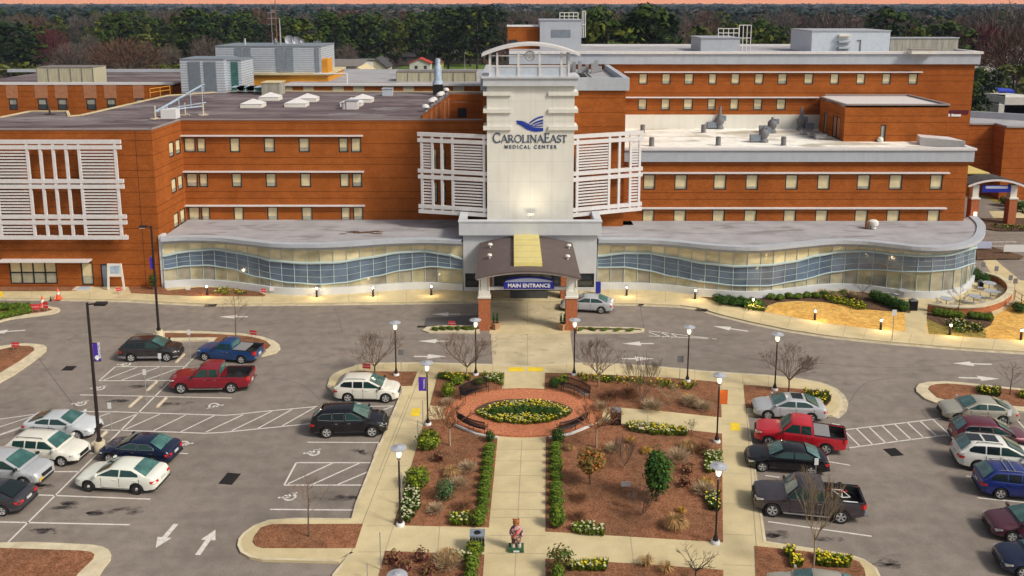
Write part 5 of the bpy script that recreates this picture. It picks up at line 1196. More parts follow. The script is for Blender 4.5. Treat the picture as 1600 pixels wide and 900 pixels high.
# ================================================================== STREET FURNITURE
def tall_lamp(base, cyl_bot, top, arm_px, label, lit, banner=None):
    g_ = G(*base, .75); x, y = g_.x, g_.y; zt = V(800, top[1], y)[1]; xt = VX(top[0], top[1], y)
    xa = VX(arm_px, top[1], y)
    t = thing('street_lamp', label, 'street lamp', (x, y, 0))
    b = MB(); b.lathe((0,0,0), [(.33,0),(.33,.72),(.30,.76),(0,.76)], 18); b.build('concrete_base', 'kerb', t, local=True, smooth=True)
    b = MB(); b.tube([(0,0,.76),(0,0,.95)], .17, 8); b.tube([(0,0,.9),(0,0,zt)], [.11,.075], 8); b.build('pole', 'iron_dark', t, local=True, smooth=True)
    s_ = 1 if xa > x else -1; La = abs(xa-x)
    b = MB(); b.tube([(0,0,zt-.12),(s_*La*.5,0,zt-.05)], .05, 6); b.build('arm', 'iron_dark', t, local=True)
    b = MB(); b.box(s_*La*.42, s_*La, -.2, .2, zt-.14, zt+.02); lh = b.build('lamp_head', 'iron_dark', t, local=True)
    b = MB(); b.box(s_*La*.48, s_*La*.96, -.16, .16, zt-.165, zt-.145); b.build('lens', 'globe' if lit else 'head_glass', lh, local=True)
    if banner:
        px0, px1, y0, y1 = banner; z1, z0 = V(800, y0, y)[1], V(800, y1, y)[1]; w_ = VX(px1, y0, y)-VX(px0, y0, y)
        sx = 1 if px0 > base[0]-12 else -1
        b = MB(); 
        x0 = .12 if sx > 0 else -.12-w_; b.box(x0, x0+w_, -.015, .015, z0, z1); bn = b.build('banner', 'banner_purple', t, local=True)
        for z in (z0, z1): b = MB(); b.tube([(0,0,z),(x0+w_ if sx > 0 else x0,0,z)], .025, 5); b.build('banner_rod', 'iron_dark', t, local=True)
        hh = z1-z0; rr2 = random.Random(3)
        text('ENTRANCE', hh*.17, 'white_letter', bn, (x0+w_*.70, -.03, z0+hh*.60), rot=(R(90), R(90), 0), ext=.004, bold=.01)
        b = MB(); b.tube([(x0+w_*.5,-.03,z0+hh*.20),(x0+w_*.5,-.03,z0+hh*.06)], .05, 4); b.lathe((x0+w_*.5,-.03,z0+hh*.2), [(.0,-.012),(.15,-.012),(.15,0)], 8, ax='y'); b.build('banner_emblem', 'white_letter', bn, local=True)
    return t
tall_lamp((155,689), 0, (138.5,473), 166, 'tall black lamp post with a purple banner, between the pale sedan and the hatched stalls', False, (145.5,156.5,536,564))
tall_lamp((248,516), 0, (236,353), 218, 'tall black lit lamp post rising from a concrete base at the mulch island tip', True, None)
# purple banner with two panels high on the lit pole
pr = [o for o in bpy.data.objects if o.name.startswith('street_lamp')][-1]
yq = pr.location.y
b = MB(); z1, z0 = VZ(402, yq), VZ(420, yq); b.box(-.34, -.10, -.015, .015, z0, z1); b.build('banner', 'banner_purple', pr, local=True)
def post_lamp(top, base, label, banner=None):
    z0 = .16; g_ = G(*base, z0+.1); x, y = g_.x, g_.y; zt = V(800, top[1], y)[1]
    t = thing('lamp_post', label, 'lamp post', (x, y, 0), 0, 'lamp posts of the plaza')
    b = MB(); b.lathe((0,0,0), [(.24,.1),(.24,.24),(.20,.30),(0,.30)], 16); b.build('concrete_base', 'sign_white', t, local=True, smooth=True)
    b = MB(); b.lathe((0,0,0), [(.15,.33),(.13,.45),(.075,.6),(.055,.8),(.05,zt-.75),(.08,zt-.72),(.1,zt-.62),(0,zt-.6)], 10); b.build('pole', 'iron_dark', t, local=True, smooth=True)
    b = MB(); b.lathe((0,0,0), [(.08,zt-.60),(.13,zt-.5),(.15,zt-.34),(.12,zt-.18),(0,zt-.16)], 12); gl = b.build('globe', 'globe', t, local=True, smooth=True)
    b = MB(); 
    for a in range(3): b.tube([(.2*math.cos(a*2.1),.2*math.sin(a*2.1),zt-.55),(.26*math.cos(a*2.1),.26*math.sin(a*2.1),zt-.05)], .012, 4)
    b.lathe((0,0,0), [(.42,zt-.08),(.44,zt-.04),(.30,zt+.0),(.12,zt+.05),(.10,zt+.07),(0,zt+.07)], 18); b.lathe((0,0,0), [(0,zt-.09),(.42,zt-.08)], 18); b.build('shade', 'lamp_disc', t, local=True, smooth=True)
    li = bpy.data.lights.new('lamp_light', 'POINT'); li.energy = 20; li.color = (1, .80, .5); li.shadow_soft_size = .15
    lo = bpy.data.objects.new('lamp_light', li); C.objects.link(lo); lo.parent = t; lo.location = (0, 0, zt-.95)
    if banner:
        m_, s_, hh, ww = banner; zb = zt-1.05
        b = MB(); x0 = .07 if s_ > 0 else -.07-ww; b.box(x0, x0+ww, -.012, .012, zb-hh, zb); bn = b.build('banner', m_, t, local=True)
        for z in (zb-hh, zb): b = MB(); b.tube([(0,0,z),(s_*(.07+ww),0,z)], .015, 4); b.build('banner_rod', 'iron_dark', t, local=True)
        if m_ == 'banner_purple': text('PARKING', .16, 'white_letter', bn, (x0+ww*.62, -.02, zb-hh/2), rot=(R(90), R(90), 0), ext=.003)
    return t
post_lamp((617,503),(619,584),'lit lamp post in the mulch right of the small bare tree and grey road sign')
post_lamp((743.5,499),(743.5,583.5),'lit lamp post at the kerb left of the crossing, beside a bare tree')
post_lamp((897.5,499),(897,583.5),'lit lamp post at the kerb right of the crossing, beside a bare tree')
post_lamp((1075.5,510),(1074,593.5),'lit lamp post next to the grey sign behind the right garden bed')
post_lamp((1215.5,521),(1210.5,607),'lit lamp post beside the bare tree on the island of the silver sunroof sedan')
post_lamp((667,566),(668.5,661),'lit lamp post with a purple banner at the top of the left walk', ('banner_purple', -1, .95, .5))
post_lamp((1123.5,585),(1120,688),'lit lamp post with an orange banner at the top of the right walk', ('banner_orange', 1, .95, .5))
post_lamp((623,698.5),(625.5,817),'lit lamp post in the white daffodils along the left walk')
post_lamp((1124,727),(1118,845),'lit lamp post at the lower corner of the large mulch bed by the right walk')
post_lamp((620,898),(624,1045),'lamp post at the bottom of the left walk, only its round hood showing')
# ---- bollards
def bollard(px, py, label):
    g_ = G(px, py, .14); t = thing('bollard_light', label, 'bollard', (g_.x, g_.y, .14), 0, 'bollard lights along the building walk')
    b = MB(); b.lathe((0,0,0), [(.10,0),(.10,.78),(0,.78)], 10); b.build('post', 'iron_dark', t, local=True, smooth=True)
    b = MB(); b.lathe((0,0,0), [(.09,.78),(.09,.92),(0,.92)], 10); b.build('lamp', 'bulb', t, local=True, smooth=True)
    b = MB(); b.lathe((0,0,0), [(.0,.92),(.13,.92),(.13,.96),(.08,1.0),(0,1.0)], 12); b.build('cap', 'lamp_disc', t, local=True, smooth=True)
    li = bpy.data.lights.new('bollard_glow', 'POINT'); li.energy = 65; li.color = (1, .74, .38); li.shadow_soft_size = .1
    lo = bpy.data.objects.new('bollard_glow', li); C.objects.link(lo); lo.parent = t; lo.location = (0, -.16, .85)
for px, py, l in ((324,461,'lit bollard in the mulch bed left of the small white sign'),(495,464,'lit bollard left of the entrance, first one past the mulch bed'),(583,463,'lit bollard midway along the left glass front'),(674,461,'lit bollard along the glass front nearest the canopy on its left'),
                 (979,462,'lit bollard nearest to the parked silver sedan at the entrance'),(1086,467,'lit bollard where the right garden bed begins'),(1176,482,'lit bollard standing in the cream blooms at the tip of the straw lawn'),
                 (1273,500,'lit bollard in front of the middle of the straw lawn'),(1376,515,'lit bollard in the straw lawn next to the sign post'),(1484,523,'lit bollard in front of the white blooms below the curved wall'),(1595,531,'lit bollard at the edge of the view on the right straw lawn')): bollard(px, py, l)
# ---- benches
def bench(c, ang, label, arc_r=3.6, half=.26, back=True):
    """curved iron bench; centre c, facing angle ang towards its open side"""
    t = thing('park_bench', label, 'bench', (c.x, c.y, .17), ang, 'curved iron benches around the brick circle')
    def P(th, r, z): return (-arc_r + r*math.cos(th), r*math.sin(th), z)
    b = MB(); n = 16
    for i in range(n*2+1):
        th = -half + 2*half*i/(n*2); b.tube([P(th, arc_r-.24, .44), P(th, arc_r+.18, .44)], .022, 4, cap=False)
    for rr_ in (arc_r-.25, arc_r+.19): b.tube([P(-half+2*half*i/n, rr_, .44) for i in range(n+1)], .02, 5)
    b.build('seat', 'iron_black', t, local=True)
    b = MB()
    for i in range(n*2+1):
        th = -half + 2*half*i/(n*2); b.tube([P(th, arc_r+.2, .48), P(th, arc_r+.28, .95)], .024, 4, cap=False)
    for rr_, z in ((arc_r+.21,.52),(arc_r+.28,.95)): b.tube([P(-half+2*half*i/n, rr_, z) for i in range(n+1)], .04, 5)
    b.build('backrest', 'iron_black', t, local=True)
    for th in (-half*.97, 0, half*.97):
        for rr_ in (arc_r-.22, arc_r+.2): b = MB(); b.tube([P(th, rr_, 0), P(th, rr_, .44)], .02, 5); b.build('leg', 'iron_black', t, local=True)
    for th in (-half, half): b = MB(); b.tube([P(th, arc_r+.22,.62), P(th, arc_r,.68), P(th, arc_r-.24,.62), P(th, arc_r-.24,.44)], .02, 5); b.build('armrest', 'iron_black', t, local=True)
for px, py, l in ((740,617,'curved iron bench at the upper left of the brick circle'),(900,616,'curved iron bench at the upper right of the brick circle'),(736,672,'curved iron bench at the lower left of the brick circle'),(896,672,'curved iron bench at the lower right of the brick circle')):
    c = G(px, py, .17); a = math.atan2((c.y-ec.y)*1.6, c.x-ec.x); bench(c, a, l, half=.33)
# pale stone edge behind the two lower benches
for s_, l in ((-1, 'low pale curved stone edge under the lower left bench'), (1, 'low pale curved stone edge under the lower right bench')):
    b = MB(); P_ = [G(818+s_*dx, dy, .17) for dx, dy in ((40,684),(58,682),(75,678),(92,671),(108,664))]
    for a, c in zip(P_, P_[1:]): b.beam(a, c, .16, .16)
    tag(b.build('stone_edge', 'sign_white'), l, 'edging')
# ---- signs
def sign(px, py, top, label, name='sign', w_=.45, h_=.45, m_='sign_grey', post='galv', z=.14, face=0, txt=None, sz=.12, tm='iron_black', tilt=0):
    g_ = G(px, py, z); zt = V(800, top, g_.y)[1]-z; t = thing(name, label, 'sign', (g_.x, g_.y, z), R(face))
    b = MB(); b.tube([(0,.02,0),(0,.02,zt-.02)], .028, 5); b.build('post', post, t, local=True)
    b = MB(); b.box(-w_/2, w_/2, -.02, .0, zt-h_, zt); p_ = b.build('panel', m_, t, local=True)
    if txt: text(txt, sz, tm, p_, (0, -.025, zt-h_*.65), ext=.002, bold=.004)
    return t
sign(627,583,546,'grey square road sign right of the lit lamp post by the bare tree', 'road_sign', .42, .45); sign(1062,594,556,'dark square road sign left of the lamp post by the right garden bed', 'road_sign', .45, .5)
sign(1394,532,484,'pale red lettered sign on a thin post at the straw lawn', 'road_sign', .36, .5, 'sign_white', z=.14)
for px, py, tp, l in ((298,566,515,'white parking sign post between the charcoal crossover and the blue pickup'),(253,606,552,'white parking sign post just left of the dark red pickup'),(229,628,577,'white parking sign post standing on the divider line'),(174,672,629,'white parking sign post right of the pole with the purple banner'),(1573,690,640,'parking sign post beside the beige sedan'),(1274,748,716,'parking sign post behind the black sedan')):
    t = sign(px, py, tp, l, 'parking_sign', .24, .42, 'sign_white', z=0)
sign(661,668,626,'thin bare metal post beside the lamp post with the purple banner','post_marker',.06,.04,'galv'); sign(653,680,657,'short thin metal post on the left walk beside the yellow pad','post_marker',.06,.04,'galv'); sign(628,790,738,'thin metal post in the left bed behind the white daffodils','post_marker',.06,.04,'galv')
sign(595,890,832,'thin metal post rising at the lower end of the left walk','post_marker',.06,.04,'galv'); sign(574,905,880,'thin metal post at the bottom of the left walk by the kerb','post_marker',.06,.04,'galv')
def yard(px, py, label, w_=.64, h_=.38, rz=0, m_='sign_red', z=.15, txt='NO PARKING'):
    g_ = G(px, py, z); t = thing('yard_sign', label, 'sign', (g_.x, g_.y, z), R(rz))
    b = MB(); b.box(-w_/2, w_/2, -.012, .012, .28, .28+h_); p_ = b.build('panel', m_, t, local=True)
    for x in (-w_*.3, w_*.3): b = MB(); b.tube([(x,.02,0),(x,.02,.4)], .012, 4); b.build('stake', 'galv', t, local=True)
    if txt: text(txt, .11, 'white_letter', p_, (0, -.018, .28+h_*.4), ext=.002)
    return t
yard(25,547,'small red and white yard sign on the left mulch island'); yard(396,528,'small red and white yard sign on the island behind the blue pickup', rz=-15); yard(573,581,'small red and white yard sign in the mulch beside the pearl white crossover', rz=-8); yard(706,513,'small red and white yard sign on the slim median left of the canopy', rz=-12)
yard(56,488,'red and white yard sign lying by the trimmed hedge', .9, .5, 5); yard(72,486,'red and white yard sign with a white panel at the tip of the hedge island', .5, .6, -10); yard(186,459,'small red yard sign at the foot of the white framed board', .5, .35, 20); yard(412,461,'small red yard sign at the right end of the mulch bed', .5, .35)
yard(294,457,'small white sign in the mulch at the corner of the glass front', .45, .45, 0, 'sign_white', txt=None); yard(425,459,'small white sign right of the mulch bed at the glass front', .45, .4, 0, 'sign_white', txt=None)
yard(1064-86,767,'small pale plaque sign standing in the mulch beside the dark evergreen shrub', .55, .3, 0, 'sign_white', txt=None); yard(1002,677,'small white marker in the mulch below the row of yellow blooms', .35, .15, 0, 'sign_white', txt=None); yard(1361,523-4,'small sign plate',.3,.2,0,'sign_white',txt=None) if False else None
# white framed board by the door
g_ = G(182, 453, .14); t = thing('framed_board', 'white timber framed board with a faded blue panel on splayed legs beside the grey door', 'notice board', (g_.x, g_.y, .14))
zt = V(800, 412, g_.y)[1]-.14; zm = V(800, 432, g_.y)[1]-.14; ww = VX(192,430,g_.y)-VX(171,430,g_.y)
for s_ in (-1, 1): b = MB(); b.beam((s_*(ww/2+.12),0,0),(s_*(ww/2-.05),0,zt),.16,.14); b.build('leg','white_panel',t,local=True)
b = MB(); b.box(-ww/2,ww/2,-.05,.05,zm,zt); b.build('board','white_panel',t,local=True)
b = MB(); b.box(-ww/2+.22,ww/2-.18,-.06,-.045,zm+.3,zt-.2); b.build('panel','sign_bluegrey',t,local=True)
# cones
def cone(px, py, label, h=.75, m_='cone_orange'):
    g_ = G(px, py, .0 if py > 467 else .13); t = thing('traffic_cone', label, 'cone', tuple(g_))
    b = MB(); b.box(-.2*h/.75,.2*h/.75,-.2*h/.75,.2*h/.75,0,.04); b.build('base', m_, t, local=True)
    b = MB(); b.lathe((0,0,0), [(.15*h/.75,.04),(.10*h/.75,h*.42)], 12); b.lathe((0,0,0), [(.073*h/.75,h*.66),(.03,h),(0,h)], 12); b.build('cone', m_, t, local=True, smooth=True)
    b = MB(); b.lathe((0,0,0), [(.10*h/.75,h*.42),(.073*h/.75,h*.66)], 12); b.build('reflective_band', 'white_panel' if m_ != 'iron_dark' else 'iron_dark', t, local=True, smooth=True)
cone(91.5,467,'tall orange and white cone on the kerb left of the tall lamp pole', 1.1); cone(67,480,'orange and white cone at the tip of the hedge island', 1.15); cone(86,470,'low orange cone lying open beside the tall cone', .5); cone(79.5,470,'small dark cone between the two orange ones', .45, 'iron_dark')
b = MB(); g_ = G(132, 450, .14); gq = gpoly([(112,453.5),(120,447),(147,447),(141,454)], .16); b.prism(gq, .1, .17); gq = gpoly([(119,452.5),(125,448),(142,448),(137,453)], .16); t = b.build('cellar_hatch', 'kerb'); tag(t, 'low concrete pad with a blue grey metal hatch under the narrow window', 'hatch'); b = MB(); b.prism(gq, .17, .19); b.build('metal_lid', 'sign_bluegrey', t)
# litter bins
def litter(px, py, label, s_=1.0, m_='iron_black'):
    g_ = G(px, py, .14); t = thing('litter_bin', label, 'litter bin', tuple(g_))
    b = MB(); b.box(-.33*s_,.33*s_,-.3*s_,.3*s_,0,.95*s_)
    for i in range(6): x = (-.28+.112*i)*s_; b.box(x-.02,x+.02,-.32*s_,-.301*s_,.08,.86*s_)
    b.build('bin_body', m_, t, local=True)
    b = MB(); b.box(-.36*s_,.36*s_,-.33*s_,.33*s_,.951*s_,1.02*s_); b.lathe((0,0,1.02*s_), [(.22*s_,0),(.2*s_,.1),(0,.12)], 12); b.build('lid', 'sign_grey', t, local=True)
litter(962,662,'black litter bin beside the short walk right of the brick circle'); litter(1426,484,'dark litter bin at the start of the patio walk', .95)
# statue of a bear in painted clothes, on a green base
g_ = G(806.5, 864, .13); st_ = thing('bear_statue', 'painted standing bear statue with ginger head on a low green base, on the centre walk', 'statue', (g_.x, g_.y+.3, .134))
mat('statue_green', (0.03, 0.10, 0.045), 0.6); mat('statue_fur', (0.33, 0.11, 0.03), 0.6, vary=.3, scale=8); mat('statue_pink', (0.55, 0.33, 0.33), 0.6, col2=(.10,.05,.08), scale=5, lo=.45, hi=.55); mat('statue_cream', (0.6, 0.5, 0.42), 0.6); mat('statue_brown', (0.10, 0.045, 0.035), 0.6, col2=(.45,.28,.24), scale=6, lo=.5, hi=.56)
b = MB(); b.box(-.48,.48,-.36,.36,0,.20); b.build('base','statue_green',st_,local=True); b = MB(); b.box(-.17,.2,-.372,-.361,.04,.16); b.build('plaque','sign_white',st_,local=True)
def skinbody(name, verts, edges, radii, m_, parent, loc=(0,0,0), sub=2):
    me = bpy.data.meshes.new(name); me.from_pydata(verts, edges, []); o = bpy.data.objects.new(name, me); C.objects.link(o); o.parent = parent; o.location = loc
    me.materials.append(M[m_]) if isinstance(m_, str) else [me.materials.append(M[q]) for q in m_]
    sk = o.modifiers.new('skin', 'SKIN'); sk.use_smooth_shade = True
    for i, rr_ in enumerate(radii): me.skin_vertices[0].data[i].radius = (rr_, rr_*.92)
    me.skin_vertices[0].data[0].use_root = True
    sb = o.modifiers.new('sub', 'SUBSURF'); sb.levels = sub; sb.render_levels = sub
    return o
v = [(0,0,.98),(0,.02,1.22),(0,0,1.48),(0,-.01,1.66),(0,-.04,1.86),(0,-.17,1.83),(-.16,0,.80),(-.19,-.02,.48),(-.19,-.02,.27),(-.19,-.14,.24),(.16,0,.80),(.19,-.02,.48),(.19,-.02,.27),(.19,-.14,.24),(-.27,0,1.44),(-.36,-.08,1.18),(-.26,-.26,1.14),(.27,0,1.44),(.36,-.06,1.18),(.36,-.20,.98)]
e = [(0,1),(1,2),(2,3),(3,4),(4,5),(0,6),(6,7),(7,8),(8,9),(0,10),(10,11),(11,12),(12,13),(2,14),(14,15),(15,16),(2,17),(17,18),(18,19)]
r_ = [.27,.28,.23,.15,.20,.10,.16,.12,.11,.09,.16,.12,.11,.09,.13,.10,.08,.13,.10,.08]
skinbody('bear_body', v, e, r_, 'statue_pink', st_)
b = MB(); b.ball((0,-.05,1.90),.22,sc=(1,1,.95)); b.ball((0,-.24,1.84),.10,sc=(1,1.1,.8)); b.ball((-.16,0,2.06),.07); b.ball((.16,0,2.06),.07); b.build('bear_head','statue_fur',st_,local=True,smooth=True)
b = MB()
for p_ in ((0,-.35,1.87),(-.08,-.235,1.94),(.08,-.235,1.94)): b.ball(p_,.028,n=6,k=4)
b.build('bear_face','iron_black',st_,local=True)
b = MB(); b.lathe((0,0,.66), [(.30,0),(.33,.15),(.31,.36),(.27,.44)], 18); b.build('kilt','statue_brown',st_,local=True,smooth=True)
b = MB()
for s_ in (-1,1): b.lathe((s_*.19,-.03,.2), [(.13,0),(.125,.24),(0,.26)], 10)
b.build('boots','statue_cream',st_,local=True,smooth=True)
st_.scale = (.82,.82,.82)
b = MB(); b.tube([(.2,-.1,1.52),(.05,-.27,1.3),(-.16,-.24,1.0)], .045, 6); b.build('sash','cone_orange',st_,local=True)
# ironwork planter stand left of the statue
g_ = G(746, 857, .14); t = thing('litter_bin', 'black steel litter bin with round dark openings beside the statue', 'litter bin', tuple(g_)); t.scale = (.85,.85,.85)
b = MB(); b.box(-.42,.42,-.32,.32,0,1.0); b.build('bin_body','sign_grey',t,local=True)
b = MB(); b.box(-.46,.46,-.36,.36,1.001,1.07); b.build('lid','louver_grey',t,local=True)
b = MB(); b.lathe((0,0,1.071), [(.22,0),(.2,.02),(0,.02)], 14); b.build('opening','iron_black',t,local=True)
b = MB()
for i in range(5): b.box(-.38+.19*i-.06,-.38+.19*i+.06,-.335,-.321,.1,.9)
b.build('slats','iron_black',t,local=True)
# planters by the canopy columns
mat('terracotta', (0.42, 0.24, 0.14), .85, vary=.15, scale=3)
# ---- patio: wall, tables
pts = [G(x, y, .14) for x, y in [(1449,483),(1475,487),(1500,488.5),(1530,487),(1557,480),(1574,470),(1580,460),(1575,450),(1560,441),(1538,436),(1530,434)]]
b = MB(); P_ = [Vector(p) for p in catmull([tuple(p) for p in pts], 5)]
mw = MB()
def ribbon(b, P_, z0, z1, hw_):
    L = []
    for i, p in enumerate(P_):
        d = (P_[min(i+1,len(P_)-1)]-P_[max(i-1,0)]); d.z = 0; d.normalize(); n = Vector((-d.y, d.x, 0))*hw_
        L.append(((p-n).x,(p-n).y,(p+n).x,(p+n).y))
    for i in range(len(L)-1):
        a, c = L[i], L[i+1]
        b.mesh([(a[0],a[1],z0),(c[0],c[1],z0),(c[2],c[3],z0),(a[2],a[3],z0),(a[0],a[1],z1),(c[0],c[1],z1),(c[2],c[3],z1),(a[2],a[3],z1)], [(0,3,2,1),(4,5,6,7),(0,1,5,4),(2,3,7,6)] + ([(3,0,4,7)] if i == 0 else []) + ([(1,2,6,5)] if i == len(L)-2 else []))
def garden_wall(px, label, h=.62):
    P_ = [Vector(p) for p in catmull([tuple(G(x, y, .14)) for x, y in px], 5)]
    t = thing('garden_wall', label, 'wall', tuple(P_[0]))
    b = MB(); ribbon(b, P_, .10, .14+h, .2); b.build('brick_base', 'brick_column', t)
    b = MB(); ribbon(b, P_, .1401+h, .14+h+.12, .27); b.build('cap_stone', 'kerb', t)
garden_wall([(1449,485),(1475,489),(1500,490.5),(1530,489),(1557,481.5),(1573,471),(1578,461),(1573,451),(1560,442),(1540,436.5)], 'low curved brick wall with pale cap round the patio tables')
garden_wall([(1384,470),(1395,474),(1408,479),(1420,484)], 'short low brick wall with pale cap left of the patio walk', .45)
b = MB(); b.face([(p.x,p.y,.1385) for p in gpoly([(1422,484),(1416,500),(1418,521),(1451,524),(1446,505),(1450,484),(1500,490),(1560,482),(1578,461),(1560,442),(1530,434),(1500,440),(1380,460)], .14)][::-1]); tag(b.build('patio_paving','concrete'),kind='structure')
def table(px, py, label, r_=.6):
    g_ = G(px, py, .14); t = thing('patio_table', label, 'table', tuple(g_), 0, 'patio tables behind the curved wall')
    b = MB(); b.lathe((0,0,0), [(0,.70),(r_,.70),(r_,.745),(0,.75)], 20); b.build('tabletop','lamp_disc',t,local=True)
    b = MB(); b.lathe((0,0,0), [(.25,0),(.25,.03),(.04,.05),(.04,.7)], 10); b.build('pedestal','galv',t,local=True)
def chair(px, py, rz, label):
    g_ = G(px, py, .14); t = thing('patio_chair', label, 'chair', tuple(g_), R(rz), 'metal patio chairs')
    b = MB(); b.box(-.21,.21,-.21,.21,.43,.455); b.build('seat','lamp_disc',t,local=True)
    b = MB(); b.tube([(-.2,.2,.45),(-.2,.27,.85),(.2,.27,.85),(.2,.2,.45)], .015, 5)
    for i in range(4): b.tube([(-.12+.08*i,.2,.45),(-.12+.08*i,.265,.84)], .009, 4)
    b.build('backrest','galv',t,local=True)
    for x in (-.19,.19):
        for y in (-.19,.19): b = MB(); b.tube([(x,y,0),(x,y,.44)], .014, 4); b.build('leg','galv',t,local=True)
tb = [(1545,453,'round patio table at the back of the patio by the hedge'),(1547,466,'round patio table inside the bend of the curved wall'),(1521,474,'round patio table nearest the curved wall middle'),(1478,478,'round patio table beside the young tree on the patio')]
for px, py, l in tb: table(px, py, l)
for px, py, rz, l in ((1531,456,60,'patio chair left of the back table'),(1535,470,70,'patio chair left of the table in the wall bend'),(1560,463,-80,'patio chair right of the table in the wall bend'),(1510,478,80,'patio chair left of the middle table'),(1533,479,-60,'patio chair right of the middle table'),(1467,479,90,'patio chair left of the table by the young tree'),(1488,482,-90,'patio chair right of the table by the young tree'),(1400,466,20,'patio chair left on the narrow terrace by the glass'),(1385,464,-30,'patio chair at the start of the narrow terrace')): chair(px, py, rz, l)
table(1411,465,'patio table on the narrow terrace against the glass base', .5)
litter(1532,448,'small dark bin beside the back patio table', .6)
# ---- arched gateway at the right rear, posts and signs there
ga = thing('arched_walkway', 'arched canopy with blue sign on two brick columns beside the right end of the building', 'canopy', (51, 96, 0))
Yg = G(1517, 350).y; xg0, xg1 = VX(1518,345,Yg), VX(1577,345,Yg); zg = VZ(310, Yg)
for x in (xg0, xg1):
    b = MB(); b.box(x-.5,x+.5,Yg-.5,Yg+.5,0,zg); b.build('brick_column','brick_column',ga)
    b = MB(); b.box(x-.58,x+.58,Yg-.58,Yg+.58,zg+.001,zg+.18); b.box(x-.4,x+.4,Yg-.4,Yg+.4,zg+.18,VZ(288,Yg)); b.build('capital','white_panel',ga)
zA, zB = VZ(290,Yg), VZ(280.5,Yg); xa, xb_ = VX(1507,290,Yg), VX(1594,290,Yg); n = 16; xm_ = (xa+xb_)/2; hw_ = (xb_-xa)/2
b = MB(); w2b = MB()
for i in range(n):
    t0, t1_ = 2*i/n-1, 2*(i+1)/n-1; x0, x1 = xm_+hw_*t0, xm_+hw_*t1_; z0, z1 = zA+(zB-zA)*(1-t0*t0)+.25, zA+(zB-zA)*(1-t1_*t1_)+.25
    b.mesh([(x0,Yg-1,z0),(x1,Yg-1,z1),(x1-2,Yg+13,z1),(x0-2,Yg+13,z0),(x0,Yg-1,z0+.12),(x1,Yg-1,z1+.12),(x1-2,Yg+13,z1+.12),(x0-2,Yg+13,z0+.12)], [(0,3,2,1),(4,5,6,7),(0,1,5,4),(2,3,7,6)])
    w2b.beam((x0,Yg-.9,z0-.14),(x1,Yg-.9,z1-.14),.2,.26)
b.build('arched_roof','shingle_dark',ga); w2b.build('arch_rib','white_metal',ga)
b = MB(); b.box(xg0-1.2, xm_+.4, Yg+1.5, Yg+12.5, zB+.40, zB+.55); b.build('skylight','skylight_yellow',ga)
b = MB(); b.box(VX(1531,293,Yg),VX(1575,293,Yg),Yg-.6,Yg-.4,VZ(299,Yg),VZ(288,Yg)); b.build('blue_sign','sign_blue',ga); b = MB(); b.box(VX(1536,293,Yg),VX(1570,293,Yg),Yg-.62,Yg-.6,VZ(293,Yg),VZ(289,Yg)); b.build('pale_sign_panel','sign_pale',ga)
b = MB(); g_ = G(1524,339,0); b.box(VX(1521,335,Yg-1),VX(1526,335,Yg-1),Yg-1.1,Yg-1,VZ(338,Yg-1),VZ(331,Yg-1)); b.build('wall_lamp','globe',ga)
for px, py, tp, l in ((1535,430,410,'dark post sign beside the side road'),(1555,440,416,'dark square sign on a post at the side road walk'),(1583,475,435,'dark post sign nearest the patio wall'),(1577,455,430,'thin leaning post by the patio wall')): sign(px, py, tp, l, 'road_sign', .4, .5, z=0.02)
b = MB(); t = thing('banner_board', 'low white banner board on the fence beside the side road', 'sign', tuple(G(1584,398,0)))
b = MB(); b.box(-1.2,1.2,-.03,.03,.35,1.15); b.build('panel','sign_white',t,local=True)
for x in (-1.15,1.15): b = MB(); b.tube([(x,0,0),(x,0,1.2)], .03, 5); b.build('post','galv',t,local=True)
t = thing('banner_board', 'low blue and white banner board left of the fence beside the side road', 'sign', tuple(G(1536,392,0)))
b = MB(); b.box(-.9,.9,-.03,.03,.3,1.1); b.build('panel','sign_pale',t,local=True)
for x in (-.85,.85): b = MB(); b.tube([(x,0,0),(x,0,1.15)], .03, 5); b.build('post','galv',t,local=True)
fa, fb = G(1550,392), G(1590,392); t = thing('rail_fence', 'thin dark rail fence behind the banner boards at the side road', 'fence', tuple(fa))
b = MB()
for z in (.5,1.0): b.tube([(0,.2,z),((fb-fa).x,.2,z)], .02, 4)
b.build('rail','galv',t,local=True)
for i in range(5): b = MB(); x = (fb-fa).x*i/4; b.tube([(x,.2,0),(x,.2,1.05)], .025, 4); b.build('post','galv',t,local=True)
fa, fb = G(1585,470), G(1640,505); t = thing('rail_fence', 'dark rail fence along the walk right of the patio', 'fence', tuple(fa)); dv = fb-fa
b = MB()
for z in (.5,1.0): b.tube([(0,0,z),(dv.x,dv.y,z)], .025, 4)
b.build('rail','iron_dark',t,local=True)
for i in range(6): b = MB(); b.tube([(dv.x*i/5,dv.y*i/5,0),(dv.x*i/5,dv.y*i/5,1.05)], .03, 4); b.build('post','iron_dark',t,local=True)
